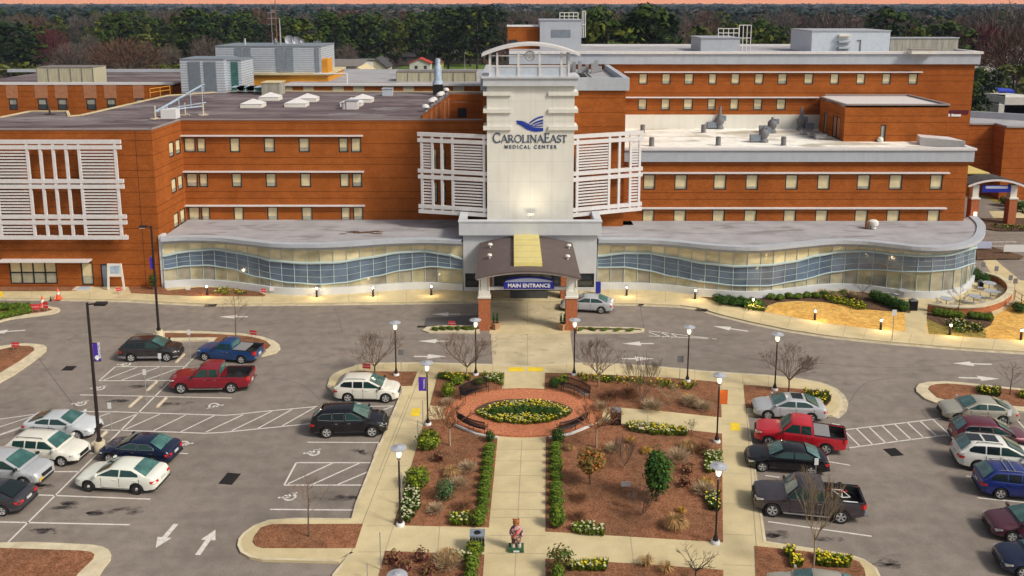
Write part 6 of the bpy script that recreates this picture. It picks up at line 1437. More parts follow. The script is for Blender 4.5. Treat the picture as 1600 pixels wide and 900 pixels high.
# ---- wheel stops
def stop(p, q, label):
    a, c = G(*p), G(*q); m_ = (a+c)/2; t = MB(); L = (c-a).length/2; 
    t.mesh([(-L,-.09,0),(L,-.09,0),(L,.09,0),(-L,.09,0),(-L+.04,-.06,.12),(L-.04,-.06,.12),(L-.04,.06,.12),(-L+.04,.06,.12)], [(0,3,2,1),(4,5,6,7),(0,1,5,4),(1,2,6,5),(2,3,7,6),(3,0,4,7)])
    o = t.build('wheel_stop','stop_cream'); o.location = (m_.x, m_.y, .0); o.rotation_euler = (0,0,math.atan2((c-a).y,(c-a).x)); tag(o, label, 'wheel stop', 'concrete wheel stops')
for p, q, l in (((245,597),(230,611),'wheel stop below the hatched box, right of the sign post'),((221,620),(202,637),'wheel stop left of the divider in the empty oil stained stall'),((260,622),(245,637),'wheel stop right of the divider behind the dark red pickup'),((288,554),(275,567),'wheel stop at the nose of the charcoal crossover'),((210,676),(195,689),'wheel stop beyond the navy sedan, right of the divider'),((167,675),(143,696),'wheel stop beside the base of the pole with the purple banner'),((593,694),(585,715),'wheel stop along the walk below the black crossover'),((570,762),(557,789),'wheel stop along the walk below the hatched box'),((1187,830),(1189,842),'wheel stop at the walk below the grey pickup')): stop(p, q, l)
# planters with upright shrubs by the columns
planters = [(774,514,'square terracotta planter with an upright shrub right of the left canopy column'),(879,515,'square terracotta planter with an upright shrub left of the right canopy column')]
for px, py, l in planters:
    g_ = G(px, py, .02); t = thing('planter', l, 'planter', tuple(g_))
    b = MB(); b.lathe((0,0,0), [(.3,0),(.42,.48),(.45,.5),(.45,.58),(.38,.58),(.36,.5),(0,.5)], 4); b.build('pot','terracotta',t,local=True)
    globals().setdefault('PLANT', []).append((tuple(g_), l))
# ================================================================== ROOF EQUIPMENT
zrf = ztop - .15
def on_roof(px, py, z): return G(px, py, z)
def skylight(px, py, label, s_=1.0):
    g_ = on_roof(px, py, zrf); t = thing('roof_skylight', label, 'skylight', tuple(g_), 0, 'white domed roof skylights')
    b = MB(); b.box(-1.25*s_,1.25*s_,-1.0*s_,1.0*s_,0,.45); b.build('curb','white_panel',t,local=True)
    b = MB(); a = 1.3*s_; c = 1.05*s_; b.mesh([(-a,-c,.45),(a,-c,.45),(a,c,.45),(-a,c,.45),(0,0,1.0)], [(0,1,4),(1,2,4),(2,3,4),(3,0,4),(3,2,1,0)]); b.build('dome','white_metal',t,local=True)
for px, py, l in ((396,167,'white pyramid skylight nearest the beige roof box'),(423,156,'white pyramid skylight just in front of the beige roof box'),(464,166,'white pyramid skylight with a seam, right of centre on the dark roof'),(481,158,'white pyramid skylight farthest back on the dark roof'),(550,165,'white skylight with a fan unit in front of it'),(567,159,'white skylight behind the fan unit')): skylight(px, py, l)
def equip(px, py, z, wx, wy, h, m_, label, name='roof_unit', cat='roof unit', top=None, extra=None, rz=0):
    g_ = G(px, py, z); t = thing(name, label, cat, tuple(g_), R(rz))
    b = MB(); b.box(-wx/2,wx/2,0,wy,0,h); b.build('casing',m_,t,local=True)
    b = MB(); b.box(-wx/2-.08,wx/2+.08,-.08,wy+.08,h+.001,h+.1); b.build('cap',top or 'roof_edge',t,local=True)
    if extra == 'louver':
        for x0, x1 in ((-.32,-.04),(.04,.32)):
            b = MB(); b.box(wx*x0,wx*x1,-.06,-.004,h*.06,h*.94)
            for k in range(14): z_ = h*(.1+.06*k); b.box(wx*x0+.05,wx*x1-.05,-.1,-.061,z_,z_+h*.02)
            b.build('louver','louver_grey',t,local=True)
    if extra in ('louver','siding','siding2'):
        b = MB()
        for k in range(13): z_ = h*(k+.5)/13; b.box(-wx/2-.02,wx/2+.02,-.02,wy+.02,z_,z_+.09)
        b.build('siding_ribs','galv',t,local=True)
    if extra == 'siding2':
        for x0, x1 in ((-.27,-.19),(-.17,-.09),(.18,.265),(.285,.37),(.41,.45)):
            b = MB(); b.box(wx*x0,wx*x1,-.08,-.021,h*.06,h*.94); b.build('louver','louver_grey',t,local=True)
    if extra == 'slats':
        b = MB()
        n = max(4, int(wx/1.1))
        for k in range(n+1): x = -wx/2+wx*k/n; b.box(x-.05,x+.05,-.05,-.001,0,h)
        b.build('panel_joints','shingle_grey',t,local=True)
    return t
def fit(px0, px1, py_base, py_top, z, Yd=None):
    g_ = G((px0+px1)/2, py_base, z); w_ = VX(px1,py_base,g_.y)-VX(px0,py_base,g_.y); h = VZ(py_top,g_.y)-z; return w_, h
w_, h = fit(284,352,145,93,zrf); equip(318,145,zrf,w_,6,h,'silver_siding','silver corrugated roof plant box with two tall grey louvres, nearest on the dark roof',extra='louver',top='louver_grey')
w_, h = fit(352,378,143,94,zrf); t = equip(366,143.5,zrf,w_,5.5,h,'silver_siding','narrow silver plant box with a teal door joined to the louvred box',extra='siding',top='louver_grey'); b = MB(); b.box(-.3,.7,-.07,-.03,.1,h*.95); b.build('door','teal_metal',t,local=True)
# annex under the rear plant room
zY = 16.9; Yy = 128.0
def xz(px, py, Y): return VX(px, py, Y), VZ(py, Y)
an = thing('annex_building', 'ochre yellow annex carrying a long silver corrugated plant room', 'building', (-35, Yy, 0))
x0, x1 = VX(380,120,Yy), VX(502,120,Yy); zt_, zm_ = VZ(114,Yy), VZ(73,Yy)
b = MB(); b.box(x0-.5, x1+1.0, Yy, Yy+12, 8, zt_-.3); b.build('wall','orange_yellow',an); b = MB(); b.box(x0-5.5, x1+1.3, Yy-.4, Yy+12.5, zt_-.299, zt_); b.build('roof_slab','concrete',an)
xq0 = VX(336,90,Yy); b = MB(); b.box(xq0, x1, Yy+.3, Yy+10, zt_+.002, zm_); b.build('plant_room','silver_siding',an)
b = MB()
for k in range(12): z_ = zt_+(zm_-zt_)*(k+.5)/12; b.box(xq0-.03,x1+.03,Yy+.26,Yy+10.03,z_,z_+.08)
b.build('siding_ribs','galv',an)
for a, c in ((367,378),(380.5,391.5),(431,444),(446,457.5),(492,498)): b = MB(); b.box(VX(a,95,Yy),VX(c,95,Yy),Yy+.18,Yy+.25,zt_+.15,zm_-.2); b.build('louver','louver_grey',an)
b = MB(); b.box(VX(502,110,Yy),VX(511,110,Yy),Yy+.5,Yy+4,10,VZ(93,Yy)); b.build('stair_tower','orange_yellow',an)
b = MB(); b.box(xq0-.1,x1+.1,Yy+.2,Yy+10.1,zm_+.001,zm_+.12); b.build('plant_roof','louver_grey',an)
# antennas, dishes
def mast(px, py, tp, label, z, r_=.09, red=False, arms=True):
    g_ = Vector((VX(px,py,Yy+4), Yy+4, VZ(py,Yy+4))); t = thing('antenna_mast', label, 'antenna', tuple(g_)); zt2 = VZ(tp,Yy+4)-g_.z
    b = MB(); b.tube([(0,0,0),(0,0,zt2)], [r_,r_*.5], 6); b.build('mast','twig_red' if red else 'galv',t,local=True)
    b = MB(); 
    if arms: 
        for k in range(3): z_ = zt2*(.5+.13*k); b.tube([(-.6,0,z_),(.6,0,z_)], .03, 4)
    b.lathe((0,0,0), [(.25,0),(.25,.12),(0,.12)], 8); b.build('crossarm','galv',t,local=True)
mast(433,72,-16,'tall thin reddish antenna mast above the plant room',0,.10,True); mast(438.5,72,29,'shorter grey antenna mast beside the tall reddish one',0,.16,False,False); mast(426,72,3,'thin grey whip antenna left of the tall mast',0,.05,False)
mast(496,72,62,'low T shaped antenna at the right end of the plant room',0,.05); mast(383,73,60,'short cream vent stack at the left of the plant room',0,.28,False,False)
def dish(px, py, r_, label, rz=0):
    t = thing('satellite_dish', label, 'dish', (VX(px,py,Yy+2), Yy+2, VZ(py,Yy+2)), R(rz), 'satellite dishes on the plant room')
    b = MB(); b.lathe((0,0,r_+.3), [(0,.14),(r_*.5,.09),(r_*.93,-.08),(r_,-.12),(r_*.9,-.04),(r_*.5,.05),(0,.09)], 20, ax='y'); b.build('reflector','lamp_disc',t,local=True,smooth=True)
    b = MB(); b.tube([(0,.3,0),(0,.2,r_+.3)], .06, 5); b.build('stand','galv',t,local=True)
    b = MB(); b.tube([(0,-.05,.3),(0,-r_*.7,r_+.25)], .03, 4); b.ball((0,-r_*.7,r_+.3), .1, n=6, k=4); b.build('feed_arm','galv',t,local=True)
dish(431,72.5,.5,'small tilted dish left of the masts',-60); dish(453,72.5,.7,'larger of the two round dishes right of the masts'); dish(463.5,72.5,.62,'second round dish right of the masts'); dish(473,71,.35,'smallest round dish, farthest right on the plant room')
# beige box, teal units, vents on the dark roof
w_, h = fit(409,437,149,130,zrf); equip(423,149,zrf,w_,3,h,'weathered','beige plywood coloured box on the dark roof behind the skylights',top='concrete')
for px, w2_, l in ((372,1.6,'small teal pump unit nearest the silver box'),(384,2.2,'teal roof unit with pipes in the middle of the pump group'),(398,2.0,'teal roof unit beside the beige box')):
    w_, h = fit(px-6,px+6,146,137,zrf); t = equip(px,146,zrf,w2_,1.8,h,'teal_metal',l,top='sign_bluegrey'); b = MB(); b.tube([(-w2_/2,-.2,.3),(w2_/2,-.2,.3)], .1, 6); b.tube([(0,-.2,.3),(0,.4,h)], .08, 6); b.build('pipe','galv',t,local=True)
t = equip(550,171,zrf,1.3,1.0,1.0,'white_metal','white fan unit with hood in front of a skylight',top='lamp_disc'); b = MB(); b.lathe((-.9,.5,0), [(.4,0),(.4,.7),(.5,.8),(0,1.0)], 12); b.build('hood','white_metal',t,local=True,smooth=True)
w_, h = fit(678,691,140,114,zrf); t = equip(684,149,zrf,1.3,1.2,1.4,'dark_frame','tall teal grey exhaust stack with a dark base at the back of the dark roof','exhaust_stack','chimney'); b = MB(); b.lathe((0,.6,1.5), [(.75,0),(.62,.3),(.5,.6),(.5,2.2),(.35,2.5),(.35,3.3),(0,3.4)], 12); b.build('stack','sign_bluegrey',t,local=True,smooth=True)
equip(605,150,zrf,1.3,1.1,.9,'silver_siding','small silver box at the back edge of the dark roof',top='lamp_disc')
for k, (px, py) in enumerate(((665,175),(674,165.5),(678,163),(687,155.5),(690,153.5),(697,147.5))):
    g_ = G(px, py, zrf); t = thing('mushroom_vent', 'white hooded vent in the row along the roof edge by the courtyard', 'vent', tuple(g_), 0, 'row of white hooded vents')
    b = MB(); b.lathe((0,0,0), [(.22,0),(.22,.7),(0,.7)], 10); b.build('duct','galv',t,local=True); b = MB(); b.lathe((0,0,0), [(.2,.5),(.46,.52),(.42,.72),(.24,.88),(0,.92)], 12); b.build('hood','white_metal',t,local=True,smooth=True)
# window cleaning davit
g0, g1, g2 = G(243,186,zrf), G(318,180,zrf), G(318,166,zrf)
t = thing('roof_davit', 'long pale blue braced rigging frame standing on the roof above the slanted wall', 'rigging frame', tuple(g0)); zz = zrf
b = MB(); P1_, P2_ = Vector((g0.x, g0.y, zz+.8)), Vector((g1.x, g1.y, zz+3.3))
b.tube([P1_, P2_], .09, 5); b.tube([P1_+Vector((0,1.2,0)), P2_+Vector((0,.6,0))], .09, 5); b.tube([P1_, (g1.x, g1.y, zz+1.0)], .07, 5); b.tube([P1_+Vector((0,1.2,0)), (g1.x,g1.y+1,zz+1.3)], .06, 5)
for f in (.25,.5,.75,1.0): p_ = P1_.lerp(P2_, f); b.tube([p_, (p_.x, p_.y, zz+1.0)], .045, 4); b.tube([p_, p_+Vector((0,1.0,0))], .045, 4)
b.build('truss','sign_bluegrey',t)
for x, y in ((g0.x,g0.y),(g0.x+(g1.x-g0.x)*.5,g1.y),(g1.x,g1.y)): b = MB(); b.tube([(x,y,zz),(x,y,zz+1.4)], .08, 5); b.box(x-.5,x+.5,y-.12,y+.12,zz,zz+.12); b.box(x-.12,x+.12,y-.5,y+.5,zz,zz+.119); b.build('foot','stop_cream',t)
b = MB(); b.box(g0.x+.5,g0.x+2.1,g0.y+.2,g0.y+1.4,zz,zz+1.0); b.build('counterweight','sign_white',t)
# orange rail and ducts behind the left roof
t = thing('roof_guard_rail', 'orange guard rail at the far left edge of the dark roof', 'railing', tuple(G(235,150,zrf))); g_ = G(235,152,zrf); g2_ = G(266,147,zrf)
b = MB(); 
for z_ in (.6,1.1): b.tube([(g_.x,g_.y,zrf+z_),(g2_.x,g2_.y,zrf+z_)], .06, 4)
b.build('rail','orange_yellow',t)
for f in (0,.5,1): p_ = g_.lerp(g2_,f); b = MB(); b.tube([(p_.x,p_.y,zrf),(p_.x,p_.y,zrf+1.1)], .06, 4); b.build('post','orange_yellow',t)
g_ = G(78,179,zrf); b = MB(); b.tube([(g_.x,g_.y,zrf),(g_.x,g_.y,zrf+.6),(g_.x-.3,g_.y,zrf+1.6)], .1, 6); b.box(g_.x-.5,g_.x+.5,g_.y-.3,g_.y+.3,zrf,zrf+.1); tag(b.build('vent_pipe','bark_dark'), 'thin rusty vent pipe standing on the far left roof', 'vent')
# white roof: pots, pumps
for px, py, l in ((1001+3,208,'short grey vent pipe at the left on the white roof'),(1018,229,'grey vent pipe in the front row nearest the tower'),(1099,208,'grey vent pipe beside the tall exhaust fan'),(1122,228,'grey vent pipe in the middle of the front row'),(1224,228,'grey vent pipe at the right of the front row')):
    g_ = G(px, py, zft-.2); t = thing('vent_pipe', l, 'vent', tuple(g_), 0, 'grey vent pipes on the white roof'); b = MB(); b.lathe((0,0,0), [(.28,0),(.28,1.0),(.22,1.0),(.22,.9),(0,.9)], 12); b.build('pipe','sign_grey',t,local=True,smooth=True); b = MB(); b.lathe((0,0,0), [(.45,0),(.3,.12)], 12); b.build('collar','galv',t,local=True)
def fan(px, py, tp, label, s_=1):
    g_ = G(px, py, zft-.2); H_ = VZ(tp, g_.y)-zft+.2; t = thing('exhaust_fan', label, 'exhaust fan', tuple(g_), 0, 'exhaust fans on the white roof')
    b = MB(); b.lathe((0,0,0), [(.5,0),(.5,.3),(.35,.5),(.55,.9),(.55,1.3),(.3,1.6),(.3,H_*.6),(.22,H_*.65),(.14,H_),(0,H_)], 12); b.build('stack','sign_grey',t,local=True,smooth=True)
    b = MB(); b.box(-1.5*s_,-.4*s_,-.3,.3,.2,.9); b.build('intake_box','louver_grey',t,local=True); b = MB(); b.box(.2,.7,-.35,.15,1.1,1.7); b.build('motor','louver_grey',t,local=True)
    b = MB()
    for x in (-1.4*s_,-.5*s_,.5*s_): b.tube([(x,0,0),(x,0,.25)], .06, 4)
    b.build('stand','galv',t,local=True)
fan(1124,202,166,'tall exhaust fan in front of the rear windows, left one'); fan(1251,204,167,'tall exhaust fan near the penthouse corner',-1); fan(1193,223,197,'squat exhaust fan in the middle of the white roof'); fan(1206,208,183,'small exhaust fan behind the squat one')
for k, (px, py) in enumerate(((1261,212),(1272,216),(1283,219))):
    t = equip(px, py, zft-.2, 1.1, .8, .6, 'galv', ['small pipe unit nearest the penthouse fan','small pipe unit between the other two by the penthouse','small pipe unit in front of the penthouse side wall'][k], top='sign_grey'); b = MB(); b.tube([(-.6,0,.3),(.7,-.2,.3)], .07, 5); b.build('pipe','galv',t,local=True)
w_, h = fit(1373,1381,222,222,zft); g_ = G(1375,222.5,zft-.2); b = MB(); b.ball((g_.x,g_.y,zft+.1),.35); tag(b.build('roof_globe','white_panel',smooth=True),'small white dome beside the penthouse door','vent')
# units on the tall rear building
zr2 = zBt + .05
def back_unit(px0, px1, pyt, dy, m_, label, depth=6, extra=None, top=None, name='roof_unit'):
    Y = YB + dy; x0, x1 = VX(px0,70,Y), VX(px1,70,Y); h = VZ(pyt,Y)-zr2; t = thing(name, label, 'roof unit', ((x0+x1)/2, Y, zr2)); wx = x1-x0
    b = MB(); b.box(-wx/2,wx/2,0,depth,0,h); b.build('casing',m_,t,local=True); b = MB(); b.box(-wx/2-.1,wx/2+.1,-.1,depth+.1,h+.001,h+.12); b.build('cap',top or 'lamp_disc',t,local=True)
    return t, wx, h
t, wx, h = back_unit(1268,1390,49,1.2,'silver_siding','large pale silver plant box with a stack of three hoods on the rear roof',8)
for k in range(3): b = MB(); z_ = h*(.08+.29*k); b.box(-wx*.17,-wx*.02,-.55,-.002,z_+.3,z_+.5); b.box(-wx*.165,-wx*.025,-.1,-.003,z_,z_+.3); b.build('hood','white_panel' if k == 2 else 'fascia',t,local=True)
b = MB(); b.box(wx*.12,wx*.13,-.08,-.003,0,h*.6); b.box(wx*.08,wx*.13,-.08,-.003,h*.55,h*.6); b.build('conduit','sign_grey',t,local=True)
back_unit(1391,1497,60,5,'weathered','long weathered grey screen wall on the right of the rear roof',1.5); 
t, wx, h = back_unit(1095,1156,60,4,'fascia','pale grey roof access box with a small railing on top',6)
def rail(t, x0, x1, y, z0, z1, n):
    b = MB()
    for z in (z0+(z1-z0)*.5, z1): b.tube([(x0,y,z),(x1,y,z)], .05, 4)
    for i in range(n+1): x = x0+(x1-x0)*i/n; b.tube([(x,y,z0),(x,y,z1)], .05, 4)
    b.build('railing','white_metal',t,local=True)
rail(t, -.2, 2.4, .5, h+.1, h+1.2, 4); rail(t, 2.7, 4.2, 1.5, 0, h+1.6, 3)
t, wx, h = back_unit(843.5,908,32,9,'fascia','tall pale stair head box with a grey louvre behind the tower crown',6)
b = MB(); b.box(-wx*.22,wx*.24,-.05,-.003,h*.42,h*.68); b.build('louver','louver_grey',t,local=True); rail(t, -wx*.02, wx*.42, .3, h+.1, h+1.0, 4); rail(t, wx*.52, wx*.6, .3, h*.4, h+1.2, 2)
t, wx, h = back_unit(793,843,42,10,'brick','brick rooftop room left of the pale stair head box',6,top='white_metal'); b = MB(); b.box(-wx*.45,-wx*.2,-.05,-.003,h*.15,h*.42); b.build('window','dark_glass',t,local=True)
equip(1444,84.5,zr2,3,1.2,.5,'white_panel','low white duct at the right end of the rear roof')
# lamp unit on the right glass roof, debris
g_ = G(1364,357,5.25); t = thing('roof_fan', 'small silver roof fan on the grey roof of the right glass front', 'vent', tuple(g_)); b = MB(); b.lathe((0,0,0), [(.3,0),(.3,.35),(.5,.4),(.5,.75),(.3,.9),(0,.92)], 12); b.build('hood','white_panel',t,local=True,smooth=True); b = MB(); b.box(-.75,-.45,-.2,.2,0,.75); b.build('motor','twig_red',t,local=True)
b = MB(); g_ = G(577,363,5.21)
for i in range(14): 
    x, y, r_ = g_.x+rr.gauss(0,1.0), g_.y+rr.gauss(0,.35), rr.uniform(.2,.5); b.face([(x+r_*1.6*math.cos(a)*rr.uniform(.7,1.2), y+r_*.6*math.sin(a), 5.203+.0006*i) for a in [2*PI*k/9 for k in range(9)]])
tag(b.build('roof_stain','soil'), kind='structure')
# ================================================================== VEGETATION
rv = random.Random(11)
def leaves(b, c, rad, n, size, seed=0, m=None, shell=.55, up=.3, asp=1.6, jit=1.0):
    r = random.Random(seed)
    for _ in range(n):
        while True:
            d = Vector((r.uniform(-1,1), r.uniform(-1,1), r.uniform(-1,1)))
            if .05 < d.length < 1: break
        d.normalize(); q = shell + (1-shell)*r.random()**.6; q *= 1 + .12*math.sin(d.x*5+seed)+.10*math.sin(d.y*7+d.z*4+seed)
        p = Vector((c[0]+d.x*rad[0]*q, c[1]+d.y*rad[1]*q, c[2]+d.z*rad[2]*q))
        nn = (d + Vector((r.uniform(-.8,.8), r.uniform(-.8,.8), r.uniform(-.4,.8)+up))*jit).normalized()
        u = nn.cross(Vector((r.uniform(-1,1), r.uniform(-1,1), r.uniform(-1,1)))).normalized(); w_ = nn.cross(u); s_ = size*r.uniform(.6,1.35)
        b.face([p-u*s_*asp*.5, p+w_*s_*.4, p+u*s_*asp*.5, p-w_*s_*.4], m)
def shrub_proto(name, rad, n, size, mats, seed, stems=True, stem_h=.3, shell=.35, jit=1.0):
    """thing > foliage, stem; built at the origin, moved by the first use"""
    t = thing(name, None, 'shrub'); b = MB()
    for i, m_ in enumerate(mats): leaves(b, (0,0,rad[2]*.92+.03), rad, n//len(mats), size, seed+i*17, i, shell=shell, jit=jit)
    if jit < 1: b.ball((0,0,rad[2]*.92), rad[0]*.8, 1)  # darker core ball paints shade into the gaps between clipped shrubs
    b.build('foliage', list(mats), t, local=True)
    b = MB()
    r = random.Random(seed)
    for i in range(5): a = r.uniform(0,6.28); b.tube([(0,0,0),(rad[0]*.4*math.cos(a),rad[1]*.4*math.sin(a),rad[2]*.9)], [.025,.01], 4)
    b.build('stem', 'bark', t, local=True)
    return t
class Kind:
    def __init__(s, mk): s.mk = mk; s.first = mk; s.used = False
    def put(s, px, py, label, sc=1.0, group=None, z=.16, cat=None, rz=None, at=None):
        g_ = at if at is not None else G(px, py, z); rz = rv.uniform(0, 6.28) if rz is None else rz
        if not s.used:
            s.used = True; t = s.first; t.location = g_; t.rotation_euler = (0,0,rz); t['label'] = label
            if group: t['group'] = group
            t.scale = (sc,)*3 if not isinstance(sc, tuple) else sc
        else: t = dup(s.first, tuple(g_), rz, label, group, sc); 
        if not group and 'group' in t.keys(): del t['group']
        if cat: t['category'] = cat
        return t
box_ = Kind(shrub_proto('box_shrub', (.33,.31,.34), 520, .075, ['leaf_box','leaf_hedge','leaf_box'], 1, shell=.86, jit=.45))
box2 = Kind(shrub_proto('box_shrub', (.34,.32,.33), 520, .08, ['leaf_box','leaf_hedge'], 2, shell=.86, jit=.45))
lime = Kind(shrub_proto('lime_shrub', (.85,.8,.65), 1100, .13, ['leaf_lime','leaf_hedge'], 3))
dark = Kind(shrub_proto('evergreen_shrub', (.62,.62,.55), 900, .10, ['leaf_dark','leaf_hedge'], 4))
sage = Kind(shrub_proto('sage_shrub', (.62,.6,.62), 800, .08, ['leaf_sage','leaf_dark'], 5))
def twiggy(name, w_, h_, n, m_, seed):
    t = thing(name, None, 'shrub'); r = random.Random(seed); b = MB()
    for _ in range(n):
        a = r.uniform(0,6.28); q = r.random()**.5; e = Vector((w_*q*math.cos(a), w_*q*math.sin(a), h_*r.uniform(.35,1)*(1.15-.5*q))); s_ = e*r.uniform(.25,.75); d = Vector((-math.sin(a),math.cos(a),r.uniform(-.5,.5)))*r.uniform(.008,.016)
        b.face([s_-d, s_+d, e+Vector((r.gauss(0,.06),r.gauss(0,.06),r.gauss(0,.05)))], 0)
    leaves(b, (0,0,h_*.5), (w_*.85,w_*.85,h_*.5), n//7, .06, seed, 1, shell=.1)
    b.build('twigs', [m_, 'leaf_brown'], t, local=True); b = MB()
    for k in range(6): a = r.uniform(0,6.28); b.tube([(0,0,0),(w_*.5*math.cos(a),w_*.5*math.sin(a),h_*.6)], [.02,.008], 4)
    b.build('stem', 'twig', t, local=True); return t
olive = Kind(twiggy('loose_shrub', .95, .8, 620, 'twig_pale', 6))
olive2 = Kind(twiggy('loose_shrub', .9, .75, 620, 'twig_red', 7))
maroon = Kind(shrub_proto('maroon_shrub', (.36,.36,.3), 130, .10, ['leaf_maroon','leaf_brown'], 7))
# rows of box shrubs along the centre walk
ordn = ['first','second','third','fourth','fifth','sixth','seventh','eighth','ninth','tenth','eleventh','twelfth']
n = 9
for i in range(n):
    f = i/(n-1); y = 702 + (800-702)*(f**1.0)*(.86+.14*f); x = 765 - (y-702)*.115
    (box_, box2)[i % 2].put(x, y+3, f'clipped box shrub, {ordn[i]} from the brick circle in the row left of the walk', (1.22+rv.uniform(-.1,.12),.82,rv.uniform(.72,.95)), 'box shrub row left of the centre walk', rz=rv.uniform(-.3,.3))
for i in range(n):
    f = i/(n-1); y = 700 + (800-700)*f*(.86+.14*f)
    (box_, box2)[i % 2].put(868+f*2, y+3, f'clipped box shrub, {ordn[i]} from the brick circle in the row right of the walk', (1.22+rv.uniform(-.1,.12),.82,rv.uniform(.72,.95)), 'box shrub row right of the centre walk', rz=rv.uniform(-.3,.3))
box_.put(748, 820, 'larger green shrub ending the row left of the centre walk', 1.25); box2.put(870, 822, 'larger green shrub ending the row right of the centre walk', (1.3,1.3,1.7))
box_.put(738, 890, 'clipped round shrub below the litter bin left of the centre walk', 1.1); box2.put(735, 906, 'clipped round shrub cut by the bottom edge left of the centre walk', 1.0); box_.put(872, 905, 'clipped round shrub cut by the bottom edge right of the centre walk', 1.1)
lime.put(669, 700, 'lime green shrub at the top of the left bed beside the walk', .95); lime.put(652, 759, 'yellow green shrub on the left walk edge above the white daffodils', .92); lime.put(700, 619, 'lime shrub at the left of the upper left bed', (.7,.6,.8)); lime.put(714, 600, 'yellowish shrub behind the upper left bench', (.65,.5,.5)); lime.put(748, 600, 'small lime shrub right of the lamp post in the upper left bed', (.5,.5,.4))
lime.put(742, 866, 'light green shrub in front of the steel litter bin', (.6,.6,.6))
sage.put(695, 779, 'grey green round shrub in the middle of the left bed', 1.05)
dark.put(766, 690, 'dark leafy shrub left of the walk at the edge of the brick circle', (.5,.5,.75)); dark.put(872, 692, 'dark leafy shrub right of the walk at the edge of the brick circle', (.75,.75,.95)); dark.put(866, 604, 'dark green shrub at the left end of the upper right bed', (.9,.6,.7)); lime.put(880, 598, 'lime shrub behind the upper right bench', (.7,.5,.5))
dark.put(693, 590, 'low green shrub at the kerb end of the upper left bed', (.9,.5,.4)); dark.put(1010-58, 594, 'low green shrub along the back of the upper right bed', (.7,.5,.35))
for px, py, s_, l in ((700,632,.7,'olive shrub under the lime one in the upper left bed'),(640,1,0,''),(680,800,.7,'brown loose shrub right of the white daffodils'),(716,760,.8,'rusty loose shrub right of the grey green one'),(730,735,.8,'brown loose shrub by the upper part of the left shrub row'),(725,795,.8,'brown loose shrub above the white blooms of the left bed'),(905,780,.7,'olive loose shrub right of the right shrub row'),(905,810,.7,'olive loose shrub near the lower left corner of the right bed'),(985,618,1.2,'sprawling brown shrub left in the upper right bed'),(955,622,1.0,'sprawling brown shrub beside the upper right bench'),(1020,640,1.1,'low tan shrub in the middle of the upper right bed'),(1080,632,1.0,'low tan shrub right in the upper right bed'),(1100,640,.9,'low tan shrub next to the lamp with the orange banner'),(1060,720,1.1,'sprawling tan shrub right of the dark evergreen'),(1095,705,1.0,'tan shrub below the lamp with the orange banner'),(940,640,.8,'brown shrub left of the litter bin'),(1100,770,.9,'tan shrub right side of the large bed'),(960,705,.8,'tan shrub between the bare trees and flowers'),(700,885,1.0,'pale brown spreading shrub in the lower left bed'),(1000,672,.7,'olive shrub at the left end of the bloom strip')):
    if l: (olive2 if px % 2 else olive).put(px, py, l, s_)
for px, py, l in ((686,720,'small maroon shrub left of the bare trunk'),(1075,740,'dark maroon thin shrub right of the evergreen, upper one'),(1070,760,'dark maroon thin shrub right of the evergreen, lower one'),(614,880,'small maroon shrub at the upper left of the lower left bed'),(632,893,'maroon shrub cut by the bottom edge of the lower left bed'),(658,876,'maroon shrub in the middle of the lower left bed'),(670,897,'maroon shrub at the bottom right of the lower left bed')): maroon.put(px, py, l, 1.2)
# upright evergreen, rust shrub
def leafy_tree(name, label, px, py, rad, zc, n, size, mats, cat='shrub', trunk=.05, seed=9, shell=.3, z=.16, lift=0):
    g_ = G(px, py, z); t = thing(name, label, cat, tuple(g_)); b = MB()
    r = random.Random(seed)
    for i, m_ in enumerate(mats):
        leaves(b, (0,0,zc), rad, n//len(mats)//2, size, seed+i, i, shell=shell)
        for k in range(9): d = Vector((r.gauss(0,1), r.gauss(0,1), r.gauss(0,1))).normalized(); leaves(b, (d.x*rad[0]*.6, d.y*rad[1]*.6, zc+d.z*rad[2]*.62), (rad[0]*.42,rad[1]*.42,rad[2]*.36), n//len(mats)//18, size, seed+k*3+i, i, shell=.3)
    b.build('foliage', list(mats), t, local=True)
    b = MB(); 
    for k in range(4): a = r.uniform(0,6.28); b.tube([(0,0,0),(.1*math.cos(a)*rad[0],.1*math.sin(a)*rad[0],zc*.6),(rad[0]*.4*math.cos(a),rad[1]*.4*math.sin(a),zc)], [trunk,trunk*.7,trunk*.3], 5)
    b.build('trunk', 'bark', t, local=True); return t
leafy_tree('evergreen_shrub','tall dark glossy evergreen shrub in the large right bed',1026,783,(.82,.8,1.5),1.75,2400,.13,['leaf_dark','leaf_hedge','leaf_lime'][:2],seed=21)
leafy_tree('rust_shrub','round shrub with red and orange young leaves in the right bed',922,757,(.82,.8,.78),1.55,1300,.12,['leaf_rust','leaf_olive'],seed=22,shell=.5)
